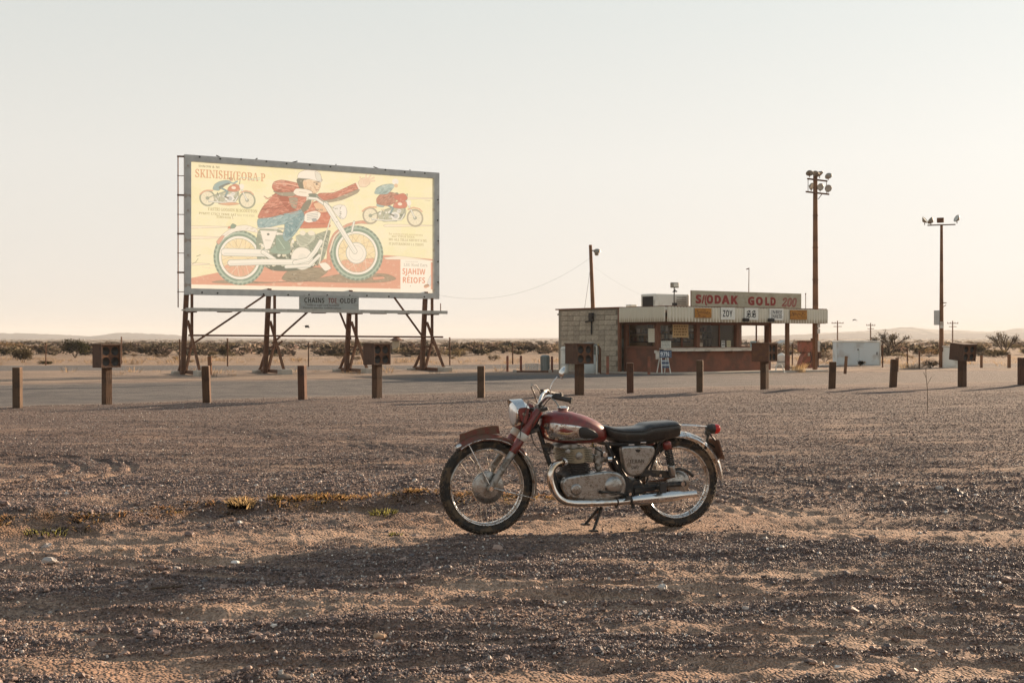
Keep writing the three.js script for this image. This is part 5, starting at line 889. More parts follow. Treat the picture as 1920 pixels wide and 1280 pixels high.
  put(b, 'canopy_edge', [bx(8.7, 0.05, 0.05, 4.4, 2.53, -2.75), bx(0.05, 0.5, 2.7, 8.74, 2.28, -1.38)], M.corrugated);
  put(b, 'canopy_lamp', [bb(0.22, 0.14, 0.2, 3.95, 1.99, 0.18, 0.03)], M.dark); put(b, 'canopy_lamp', [bb(0.22, 0.14, 0.2, 5.35, 1.99, 0.18, 0.03)], M.dark);
  put(b, 'meter_box', [bb(0.1, 0.34, 0.26, -0.07, 2.02, -4.35, 0.02), rod(V(-0.06, 1.5, -4.35), V(-0.06, 2.1, -4.35), 0.03), aim(new THREE.CylinderGeometry(0.12, 0.12, 0.08, 16), V(-0.13, 2.24, -4.3), V(1, 0, 0)), rod(V(-0.06, 2.05, -4.35), V(-0.06, 2.0, -4.75), 0.025)], M.dark);

  // things standing on the roof
  const ac = thing('air_cooler', 'boxy white air cooler with a dark grille on the stand roof', 'air cooler', onStand(1.2, 2.37, -1.4), standTurn);
  put(ac, 'casing', [new RoundedBoxGeometry(1.75, 0.62, 0.85, 3, 0.05).translate(0, 0.36, 0), bb(1.5, 0.08, 0.7, 0, 0, 0)], M.whitePaint); put(ac, 'grille', [bx(0.02, 0.4, 0.6, -0.885, 0.37, 0)], M.dark);
  for (let i = 0; i < 5; i++) put(ac, 'louvre', [bx(0.5, 0.018, 0.02, 0.45, 0.2 + i * 0.085, 0.433)], M.dark);
  const v1 = thing('roof_vent', 'small square white vent near the block wall corner of the roof', 'vent', onStand(0.35, 2.37, -2.4), standTurn); put(v1, 'cap', [bb(0.3, 0.14, 0.3, 0, 0.14, 0, 0.02)], M.whitePaint); put(v1, 'stem', [bb(0.18, 0.16, 0.18, 0, 0, 0)], M.tan);
  const v2 = thing('roof_vent', 'dark ball-shaped turbine vent between the square vent and the air cooler', 'vent', onStand(0.5, 2.37, -1.75), standTurn); put(v2, 'cap', [new THREE.SphereGeometry(0.13, 16, 12).scale(1, 0.85, 1).translate(0, 0.22, 0)], M.rustDark); put(v2, 'stem', [new THREE.CylinderGeometry(0.07, 0.09, 0.16, 12).translate(0, 0.08, 0)], M.tan);
  const fl = thing('floodlight', 'white box floodlight on a thin mast in front of the air cooler', 'floodlight', onStand(0.55, 2.55, -0.18), standTurn);
  put(fl, 'mast', [rod(V(0, 0, 0), V(0, 0.72, 0), 0.022), bb(0.16, 0.1, 0.1, 0, 0.02, 0.02)], M.dark); put(fl, 'yoke', [bx(0.16, 0.05, 0.05, 0.02, 0.55, 0.03), rod(V(-0.08, 0.52, 0), V(0.08, 0.62, 0), 0.014)], M.dark); const fh = put(fl, 'lamp_head', [bx(0.32, 0.2, 0.16, 0, 0.78, 0.02, 0.03)], M.lampShell); put(fh, 'lamp_glass', [bx(0.26, 0.13, 0.01, 0, 0.78, 0.105)], M.lampGlass);
  const an = thing('antenna', 'thin rusty antenna mast standing up behind the rooftop sign', 'antenna', onStand(4.75, 2.37, -0.45), standTurn); put(an, 'mast', [rod(V(0, 0, 0), V(0.02, 1.72, 0), 0.02, 0.014)], M.rust); put(an, 'crossbar', [rod(V(-0.12, 1.7, 0), V(0.03, 1.74, 0), 0.02)], M.rust);
  const an2 = thing('antenna', 'short thin rod with a ball tip beside the rooftop sign end', 'antenna', onStand(8.0, 2.37, -0.4), standTurn); put(an2, 'mast', [rod(V(0, 0, 0), V(0, 0.8, 0), 0.014)], M.rust); put(an2, 'tip', [new THREE.SphereGeometry(0.03, 10, 8).translate(0, 0.8, 0)], M.rustDark);

  const signBoard = (name, label, x, y, z, w, h, tex, back = M.cream, d = 0.03) => { const s = thing(name, label, 'sign', onStand(x, y, z), standTurn); const m = plate(w, h, d, printed(tex), back); m.geometry.translate(0, h / 2, 0); m.name = 'sign_board'; m.castShadow = m.receiveShadow = true; s.add(m); return s; };
  const roofTex = makeCanvas(1536, 160, (g, w, h) => {
    g.fillStyle = '#b0a68e'; g.fillRect(0, 0, w, h); worn(g, w, h, 400, ['#c0b69e', '#9c917c', '#86735e', '#c8c0aa'], 3, 22);
    const T = (s, x, px, wd, c, f = 'bold', fam = 'sans-serif', y = 126) => { g.font = `${f} ${px}px ${fam}`; g.fillStyle = c; const m = g.measureText(s).width; g.save(); g.translate(x, y); g.scale(wd / m, 1); g.fillText(s, 0, 0); g.strokeStyle = c; g.lineWidth = 9; g.strokeText(s, 0, 0); g.restore(); };
    T('S', 55, 112, 78, '#8f2f28'); T('/(', 138, 112, 66, '#8f2f28'); T('O', 198, 112, 92, '#8f2f28'); T('D', 300, 112, 96, '#8f2f28'); T('A', 408, 112, 96, '#8f2f28'); T('K', 520, 112, 96, '#8f2f28'); T('G', 760, 112, 100, '#8f2f28', 'bold', 'sans-serif', 132); T('O', 872, 112, 104, '#8f2f28', 'bold', 'sans-serif', 132); T('L', 1000, 112, 66, '#8f2f28', 'bold', 'sans-serif', 132); T('D', 1076, 112, 86, '#8f2f28', 'bold', 'sans-serif', 132);
    g.lineWidth = 7; g.strokeStyle = '#7d332c'; g.font = 'italic bold 126px serif'; g.save(); g.translate(1245, 142); g.strokeText('200', 0, 0); g.fillStyle = '#a5564c'; g.globalAlpha = 0.55; g.fillText('200', 0, 0); g.restore(); g.globalAlpha = 1; worn(g, w, h, 160, ['#b9b4a4', '#c8c3b2'], 2, 7);
  });
  const rs = signBoard('rooftop_sign', 'long rooftop sign in red letters ending in an outlined 200', 4.5, 2.56, -0.25, 6.08, 0.6, roofTex, M.rust, 0.05);
  put(rs, 'sign_post', [bb(0.06, 0.75, 0.06, -2.6, -0.17, -0.06), bb(0.06, 0.75, 0.06, 0, -0.17, -0.06), bb(0.06, 0.75, 0.06, 2.6, -0.17, -0.06)], M.rust);
  const small = (w, h, bg, fn) => makeCanvas(w, h, (g) => { g.fillStyle = bg; g.fillRect(0, 0, w, h); worn(g, w, h, 60, ['#ffffff', '#b8b0a0'], 3, 14); fn(g, w, h); });
  const amber = (k) => makeCanvas(256, 128, (g, w, h) => { g.fillStyle = '#b57a2a'; g.fillRect(0, 0, w, h); worn(g, w, h, 90, ['#c48a38', '#8a561c', '#6f4216'], 4, 22); g.strokeStyle = '#5d3512'; g.lineWidth = 9; g.beginPath(); for (let i = 0; i < 7; i++) { const x = 30 + i * 30; g.moveTo(x, 40 + (i * k * 17) % 30); g.quadraticCurveTo(x + 14, 20 + (i * 23) % 50, x + 24, 80 - (i * 13 * k) % 34); } g.stroke(); });
  signBoard('sign', 'scrawled amber sign nearest the canopy corner on the corrugated fascia', 1.75, 2.12, 0.105, 0.86, 0.36, amber(1), M.rust);
  signBoard('sign', 'white fascia sign with black letters reading ZOY', 3.05, 2.06, 0.105, 0.76, 0.47, small(256, 160, '#e4e1d6', (g) => { g.font = 'bold 118px sans-serif'; g.fillStyle = '#1d1c1a'; g.save(); g.translate(34, 122); g.scale(0.78, 1); g.fillText('ZOY', 0, 0); g.restore(); }));
  signBoard('sign', 'white fascia sign with two curly black characters', 4.32, 2.06, 0.105, 0.76, 0.47, small(256, 160, '#e4e1d6', (g) => { g.strokeStyle = '#1d1c1a'; g.lineWidth = 13; g.lineCap = 'round'; for (const x of [78, 172]) { g.beginPath(); g.moveTo(x - 34, 62); g.quadraticCurveTo(x + 8, 24, x + 26, 46); g.quadraticCurveTo(x - 18, 84, x - 32, 84); g.stroke(); g.beginPath(); g.ellipse(x + 6, 104, 24, 20, 0, 0, 7); g.stroke(); g.beginPath(); g.moveTo(x - 40, 120); g.lineTo(x + 34, 72); g.stroke(); } }));
  signBoard('sign', 'white fascia sign packed with two rows of blocky dark letters', 5.72, 2.06, 0.105, 0.8, 0.47, small(256, 160, '#e4e1d6', (g) => { g.fillStyle = '#34383f'; g.font = 'bold 66px sans-serif'; for (const [s, y] of [['INBEE', 74], ['INREID', 132]]) { g.save(); g.translate(32, y); const m = g.measureText(s).width; g.scale(200 / m, 1); g.fillText(s, 0, 0); g.restore(); } }));
  signBoard('sign', 'ragged amber sign beside the blocky white one, farthest along the fascia', 7.0, 2.1, 0.105, 0.98, 0.38, amber(2), M.rust);
  // papers in the windows
  const paperTex = (bg, ink, n) => makeCanvas(128, 128, (g, w, h) => { g.fillStyle = bg; g.fillRect(0, 0, w, h); g.fillStyle = ink; for (let i = 0; i < n; i++) for (let x = 12; x < 112;) { const l = R(6, 24); g.fillRect(x, 12 + i * (108 / n), Math.min(l, 116 - x), 60 / n); x += l + 6; } });
  const notice = (label, x, y, z, w, h, tex, turn = 0) => { const s = thing('notice', label, 'notice', onStand(x, y, z), standTurn + turn); const m = plate(w, h, 0.012, printed(tex), M.cream); m.geometry.translate(0, h / 2, 0); m.name = 'paper'; s.add(m); return s; };
  notice('large tan menu sheet hanging in the first front window', 1.55, 1.38, Z0 - 0.02, 0.82, 0.5, paperTex('#c8a878', '#8a6a42', 4));
  notice('white notice standing on the counter near the corner pillar', 0.75, 0.985, Z0 + 0.05, 0.5, 0.26, paperTex('#d8d8cc', '#8f9490', 4));
  notice('pale paper taped inside the glass of the side window', X0 + 0.02, 1.2, Z0 - 0.32, 0.42, 0.52, paperTex('#dcd6c2', '#c8c0a8', 6), -Math.PI / 2);
  notice('small white card with a dark mark in the second window', 3.82, 1.0, Z0 - 0.02, 0.2, 0.26, paperTex('#d4d4cc', '#4a4a48', 2));
  notice('small yellowed card next to the white card in the second window', 4.12, 1.0, Z0 - 0.02, 0.22, 0.26, paperTex('#cfc6a4', '#8a8262', 3));
  notice('pale blue card in the third window next to the end pillar', 5.5, 1.0, Z0 - 0.02, 0.34, 0.24, paperTex('#a8c0c0', '#7f98a0', 3));
  const box1 = thing('carton', 'small tan carton on the counter behind the second window', 'carton', onStand(2.7, 1.0, Z0 - 0.2), standTurn); put(box1, 'box', [bb(0.24, 0.16, 0.16, 0, 0, 0, 0.01)], M.tan); put(box1, 'flap', [bx(0.24, 0.01, 0.09, 0, 0.165, 0.06)], M.tan);
  // board on a stand by the corner
  const sb = thing('sandwich_board', 'folding sign stand with blue lettered board and striped legs beside the corner pillar', 'sign stand', V(5.6, 0.05, -45.35), rad(20));
  put(sb, 'stand_leg', [beam(V(-0.16, 0, 0.2), V(-0.1, 0.78, 0), 0.03, 0.03), beam(V(0.2, 0, 0.2), V(0.14, 0.78, 0), 0.03, 0.03)], M.whitePaint); put(sb, 'stand_leg', [beam(V(-0.14, 0, -0.25), V(-0.1, 0.78, -0.02), 0.03, 0.03), beam(V(0.18, 0, -0.25), V(0.14, 0.78, -0.02), 0.03, 0.03)], M.whitePaint);
  for (let i = 0; i < 4; i++) put(sb, 'slat', [bx(0.3, 0.06, 0.02, 0.02, 0.24 + i * 0.075, 0.14 - i * 0.016)], i % 2 ? std({ color: rgb(0.45, 0.52, 0.56) }) : std({ color: rgb(0.06, 0.11, 0.19) }));
  { const m = plate(0.5, 0.28, 0.03, printed(small(256, 144, '#43536a', (g) => { g.font = 'bold 110px sans-serif'; g.fillStyle = '#dfe4e6'; g.save(); g.translate(18, 112); g.scale(0.92, 1); g.fillText('97N', 0, 0); g.restore(); })), M.cream); m.geometry.translate(0.06, 0.72, 0.05); m.name = 'sign_board'; sb.add(m); }
  put(sb, 'cloth', [bx(0.14, 0.3, 0.05, -0.26, 0.68, 0.03, 0.01), bx(0.1, 0.1, 0.06, -0.33, 0.8, 0.03, 0.01)], M.cream);
}

// ---------------------------------------------------------------- posts and speaker boxes along the lane
{
  const standing = (px, base) => { const Z = depthAt(base), p = at(px, base, Z); p.y = hgt(p.x, Z) - 0.02; return [p, Z]; };
  const topOf = (base, top) => (base - top) / F * depthAt(base);
  const post = (name, label, px, base, top, wpx, group, lean = 0, mat = M.wood, cat = 'post') => {
    const [p, Z] = standing(px, base), h = topOf(base, top) + 0.02, w = wpx / F * Z, o = thing(name, label, cat, p, R(-0.25, 0.1), group);
    const r = 0.012; put(o, 'post_shaft', [new RoundedBoxGeometry(w * 0.93, h, w * 0.93, 2, r).translate(0, h / 2 - 0.012, 0)], mat);
    put(o, 'post_top', [new RoundedBoxGeometry(w * 0.9, 0.02, w * 0.9, 2, 0.008).translate(0, h - 0.012, 0)], M.endWood);
    o.rotation.z = lean; return o;
  };
  const G = 'timber posts along the gravel lane';
  for (const [px, b, t, w, l, lean] of [
    [32, 768, 692, 15.5, 'weathered brown timber post at the near end of the row', 0.005],
    [387.5, 760, 691, 15, 'slightly leaning timber post between the first two speaker boxes', 0.035],
    [567, 754, 689, 14.5, 'timber post in front of the billboard, beside the second speaker box', 0.02],
    [902, 748, 688, 14, 'timber post with a sunlit edge just before the motorcycle', 0],
    [1182, 740, 682, 13.5, 'timber post right of the third speaker box, before the red corner panel', 0.01],
    [1312.5, 739, 679, 13, 'timber post halfway along the snack bar counter', 0],
    [1560.5, 733, 682, 13.5, 'timber post with a notched top before the pale blue shed', -0.03],
    [1675, 731, 678, 12.5, 'timber post leaning away, two before the last speaker box', -0.05],
    [1917, 727, 676, 13, 'timber post cut by the picture edge past the last speaker box', 0],
  ]) post('timber_post', l, px, b, t, w, G, lean, [M.woodRed, M.wood, M.woodGrey][Math.round(px) % 3]);
  const speaker = (label, px, b, t, boxTop, boxW, boxD, faceTurn, pw, mat = M.boxWood, roof = 0) => {
    const [p, Z] = standing(px, b), k = Z / F, hTop = (b - boxTop) * k, hBot = (b - t) * k, o = thing('speaker_post', label, 'speaker post', p, faceTurn, 'drive-in speaker posts'), H = hTop - hBot, w = boxW, d = boxD;
    put(o, 'post_shaft', [new RoundedBoxGeometry(pw * k * 0.92, hBot + 0.02, pw * k * 0.92, 2, 0.012).translate(0, hBot / 2, 0)], M.wood);
    const box = new THREE.Group(); box.name = 'speaker_box'; box.position.set(0, hBot, 0); o.add(box); box.rotation.x = roof;
    put(box, 'cabinet', [bb(0.025, H, d, -w / 2 + 0.0125, 0, 0), bb(0.025, H, d, w / 2 - 0.0125, 0, 0), bb(w - 0.05, 0.025, d, 0, 0, 0), bb(w + 0.03, 0.028, d + 0.03, 0, H, 0), bb(w - 0.05, H - 0.03, 0.02, 0, 0.025, -d / 2 + 0.02)], mat);
    const sh = new THREE.Shape(); sh.moveTo(-w / 2 + 0.025, 0.025); sh.lineTo(w / 2 - 0.025, 0.025); sh.lineTo(w / 2 - 0.025, H); sh.lineTo(-w / 2 + 0.025, H); sh.closePath();
    const spots = [], r = Math.min(w * 0.205, H * 0.2);
    for (const x of [-0.232, 0.232]) for (const y of [0.27, 0.74]) { spots.push([x * w, y * H]); const c = new THREE.Path(); c.absarc(x * w, y * H, r, 0, Math.PI * 2, true); sh.holes.push(c); }
    put(box, 'baffle', [new THREE.ExtrudeGeometry(sh, { depth: 0.02, bevelEnabled: false, curveSegments: 20 }).translate(0, 0, d / 2 - 0.05)], M.rustDark);
    for (const [x, y] of spots) { const c = put(box, 'speaker_cone', [aim(lathe([[0, -0.01], [r * 0.3, -0.012], [r * 0.98, 0.03], [r * 1.06, 0.034]], 20), V(x, y, d / 2 - 0.09), V(0, 0, 1))], M.cone); box.remove(c); o.add(c); c.position.add(box.position); c.rotation.x = roof; }
    return o;
  };
  speaker('speaker box with four dark cones on a timber post, nearest end of the row', 199.5, 760, 688, 646, 0.44, 0.33, rad(50), 15.5);
  speaker('speaker box on a timber post in front of the billboard legs', 706.5, 750, 684, 646, 0.46, 0.38, rad(45), 15.5);
  speaker('speaker box on a timber post in front of the tan block wall', 1086.5, 745, 685, 648.5, 0.5, 0.42, rad(38), 14.5);
  speaker('dark shaded speaker box on a post before the end of the counter', 1434, 735, 681, 647.5, 0.4, 0.5, rad(46), 13, M.rustDark);
  speaker('tilted speaker box on a post near the floodlight pole', 1805, 729, 678, 648, 0.5, 0.46, rad(30), 13, M.boxWood, 0.1);
  const G2 = 'small red marker posts beyond the lane';
  for (const [px, b, t, w, l, lean, mat] of [
    [393.5, 702, 667, 7.5, 'short sunlit marker post at the billboard base', 0.03, M.pole],
    [951.5, 697, 667, 4.6, 'thin post at the near corner of the refuse pen', 0], [977, 697, 667, 4.6, 'middle thin post of the refuse pen', 0.01], [1035, 697.5, 668, 4.6, 'thin post beside the ribbed refuse bin', 0],
    [1139.5, 703, 668, 5.5, 'short red marker post against the block wall', 0], [1217, 703.5, 668, 5.5, 'short red marker post in front of the side panel', 0],
    [1478, 697, 665, 6, 'short orange-red marker post at the open canopy end', 0, M.kioskRed], [1585, 701, 667, 6, 'leaning marker post at the corner of the pale blue shed', -0.07, M.pole], [1682, 697, 670, 5.5, 'marker post half hidden behind a timber post', -0.03, M.pole],
    [1841, 690, 666, 5, 'low marker post beyond the last speaker box', 0, M.pole], [1893, 690, 664, 5.5, 'low marker post under the second mesquite tree', 0, M.pole], [1772.5, 690, 655, 4.5, 'short post beside the floodlight pole foot', 0, M.pole],
  ]) post('marker_post', l, px, b, t, w, G2, lean, mat ?? M.kioskRed);
  // thin steel fence posts across the plain
  const fp = [[85, 685, 646], [227, 683, 633], [336, 684, 637], [426, 687, 635], [578, 687, 642], [843, 684, 633], [961, 683, 645], [1270, 684, 650], [1486, 686, 646], [1702, 690, 655], [1724, 692, 660], [1655, 690, 650]];
  fp.forEach(([px, b, t], i) => { const [p, Z] = standing(px, b), h = topOf(b, t), o = thing('fence_post', 'thin dark steel fence post standing on the sandy plain', 'fence post', p, R(0, 1), 'steel fence posts across the plain'); put(o, 'post_shaft', [bx(0.055, h, 0.02, 0, h / 2, 0), bx(0.02, h, 0.05, 0, h / 2, 0.02)], M.rustDark); put(o, 'post_cap', [bb(0.06, 0.05, 0.06, 0, h, 0)], M.rust); });
  // far power line
  for (const [px, b, t, arm, l] of [[1571, 645, 600, 22, 'distant utility pole left of the pale blue shed'], [1633, 645, 604, 18, 'distant utility pole behind the first mesquite'], [1787, 645, 601, 20, 'distant utility pole right of the small floodlight pole']]) {
    const Z = 300, k = Z / F, p = at(px, HORIZON, Z); p.y = hgt(p.x, Z) - 0.1; const h = EYE + (HORIZON - t) * k, o = thing('utility_pole', l, 'utility pole', p, R(-0.2, 0.2), 'distant utility poles');
    put(o, 'shaft', [rod(V(0, 0, 0), V(0, h, 0), 0.19, 0.14)], M.pole); put(o, 'crossarm', [bx(arm * k, 0.16, 0.14, 0, h - 0.6, 0.1)], M.pole); put(o, 'crossarm', [bx(arm * 0.7 * k, 0.14, 0.14, 0, h - 1.4, 0.1)], M.pole);
    for (const x of [-0.46, -0.2, 0.2, 0.46]) put(o, 'insulator', [new THREE.CylinderGeometry(0.06, 0.08, 0.25, 8).translate(x * arm * k, h - 0.42, 0.1)], M.rustDark);
  }
}

// ---------------------------------------------------------------- tall poles, wires
{
  const lampGeo = lathe([[0, -0.11], [0.05, -0.105], [0.08, -0.07], [0.14, -0.03], [0.17, 0.02], [0.175, 0.04], [0.165, 0.045]], 24), glassGeo = lathe([[0, 0.03], [0.16, 0.035]], 24);
  const lampOn = (o, p, dir) => { const l = put(o, 'floodlamp', [aim(lampGeo.clone(), p, dir)], M.lampShell); put(l, 'lamp_glass', [aim(glassGeo.clone(), p, dir)], M.lampGlass); put(l, 'lamp_yoke', [rod(p, p.clone().add(V(0, -0.22, 0)), 0.018)], M.rustDark); };
  {
    const Z = 57.5, p = at(1529, HORIZON, Z); p.y = 0; const H = EYE + (HORIZON - 321) / F * Z, o = thing('light_pole', 'tall brown timber pole with two crossarms of round floodlamps behind the canopy', 'light pole', p, rad(38));
    put(o, 'shaft', [rod(V(0.03, -0.1, 0), V(0, H, 0), 0.155, 0.1, 14)], M.pole);
    for (const [y, a, c] of [[H - 0.42, -0.72, 0.72], [H - 1.03, -0.82, 0.86]]) put(o, 'crossarm', [beam(V(a, y, 0.12), V(c, y, 0.12), 0.06, 0.07)], M.rustDark);
    put(o, 'arm_brace', [rod(V(-0.68, H - 0.42, 0.12), V(-0.68, H - 1.03, 0.12), 0.015), rod(V(0.68, H - 0.42, 0.12), V(0.68, H - 1.03, 0.12), 0.015), rod(V(0.35, H - 1.05, 0.12), V(0.1, H - 1.3, 0.1), 0.018)], M.rustDark);
    for (const [x, y, dx, dy, dz] of [[-0.62, H - 0.14, -0.5, -0.85, 0.45], [0.12, H - 0.12, 0.2, -0.8, 0.7], [-0.16, H - 0.12, -0.6, -0.8, 0.1], [0.76, H - 0.16, 0.8, -0.5, -0.25], [-0.5, H - 0.76, 0.2, -0.25, 0.9], [0.15, H - 0.74, -0.3, -0.2, 0.95], [0.74, H - 0.76, -0.5, -0.2, 0.85]]) lampOn(o, V(x, y, 0.16), V(dx, dy, dz));
    for (const [y, h, m] of [[1.95, 0.22, M.cream], [1.68, 0.22, M.cream], [0.98, 0.5, M.cream]]) put(o, 'notice', [bx(0.26, h, 0.012, 0.02, y, 0.165)], m);
    put(o, 'meter_box', [bb(0.3, 0.9, 0.2, -0.2, 0.45, 0.1, 0.02), bb(0.16, 0.3, 0.14, 0.05, 0.4, 0.2, 0.02)], M.rustDark);
    for (let i = 0; i < 4; i++) put(o, 'pole_band', [new THREE.CylinderGeometry(0.16 - i * 0.01, 0.16 - i * 0.01, 0.04, 14).translate(0.01, 2.6 + i * 1.5, 0)], M.rustDark);
  }
  {
    const Z = 55.4, p = at(1766, HORIZON, Z); p.y = 0; const H = EYE + (HORIZON - 421) / F * Z, o = thing('light_pole', 'shorter slim light pole with one crossarm of lamps and a box on its side', 'light pole', p, rad(-22));
    put(o, 'shaft', [rod(V(0, -0.1, 0), V(0, H, 0), 0.11, 0.06, 12)], M.pole); put(o, 'crossarm', [beam(V(-0.6, H - 0.02, 0.08), V(0.6, H - 0.02, 0.08), 0.045, 0.05)], M.rustDark);
    lampOn(o, V(-0.72, H + 0.22, 0.06), V(0.75, 0.6, 0.2)); lampOn(o, V(-0.45, H + 0.18, 0.06), V(-0.7, 0.5, -0.3)); lampOn(o, V(0.66, H + 0.24, 0.06), V(-0.7, 0.45, 0.5));
    const lh = put(o, 'lamp_head', [bx(0.3, 0.22, 0.2, -0.05, H + 0.2, 0.0, 0.03)], M.rustDark);
    put(o, 'junction_box', [bb(0.24, 0.66, 0.16, -0.2, 1.95, 0.05, 0.02)], M.galv); put(o, 'notice', [bx(0.16, 0.3, 0.012, 0.02, 1.95, 0.105)], M.cream); put(o, 'meter_box', [bb(0.26, 0.2, 0.22, 0.12, 0.75, 0.12, 0.02)], M.rustDark); put(o, 'step_peg', [rod(V(0.05, 2.95, 0.06), V(0.22, 2.95, 0.08), 0.02), rod(V(0.05, 2.75, 0.06), V(0.2, 2.85, 0.08), 0.015)], M.rust);
  }
  const Z = 54, foot = at(1114, HORIZON, Z); foot.y = 0; const H = EYE + (HORIZON - 459) / F * Z, lean = V(-0.2, 0, 0);
  const o = thing('service_pole', 'leaning timber service pole with a small lamp rising behind the block wall', 'utility pole', foot, 0);
  put(o, 'shaft', [rod(V(0.06, -0.1, 0), V(-0.16, H, 0), 0.115, 0.07, 12)], M.pole); put(o, 'arm', [rod(V(-0.15, H - 0.25, 0), V(0.14, H - 0.25, 0.05), 0.025)], M.rustDark);
  put(o, 'lamp_head', [lathe([[0.16, -0.05], [0.15, 0.05], [0.07, 0.1], [0, 0.1]], 16).translate(0.13, H - 0.28, 0.05), lathe([[0, -0.2], [0.08, -0.18], [0.1, -0.06]], 16).translate(0.11, H - 0.28, 0.05)], M.lampShell);
  const sag = (a, b, s, r, label, n = 20) => { const pts = []; for (let i = 0; i <= n; i++) { const t = i / n, p = a.clone().lerp(b, t); p.y -= 4 * s * t * (1 - t); pts.push(p); } const m = put(scene, numbered('wire'), [new THREE.TubeGeometry(new THREE.CatmullRomCurve3(pts), 60, r, 5)], M.dark); say(m, label, 'wire'); };
  const top = V(foot.x - 0.14, H - 0.55, -Z);
  sag(top, at(822, 553, 50), 0.75, 0.0032, 'thin wire sagging from the service pole to the billboard');
  sag(V(foot.x - 0.1, H - 0.9, -Z), at(1214, 558, 48), 0.1, 0.0018, 'short slack wire from the service pole to the air cooler');
  sag(V(foot.x - 0.12, H - 0.7, -Z), at(1096, 580, 53), 0.0, 0.008, 'guy wire falling from the service pole to the block wall');
}

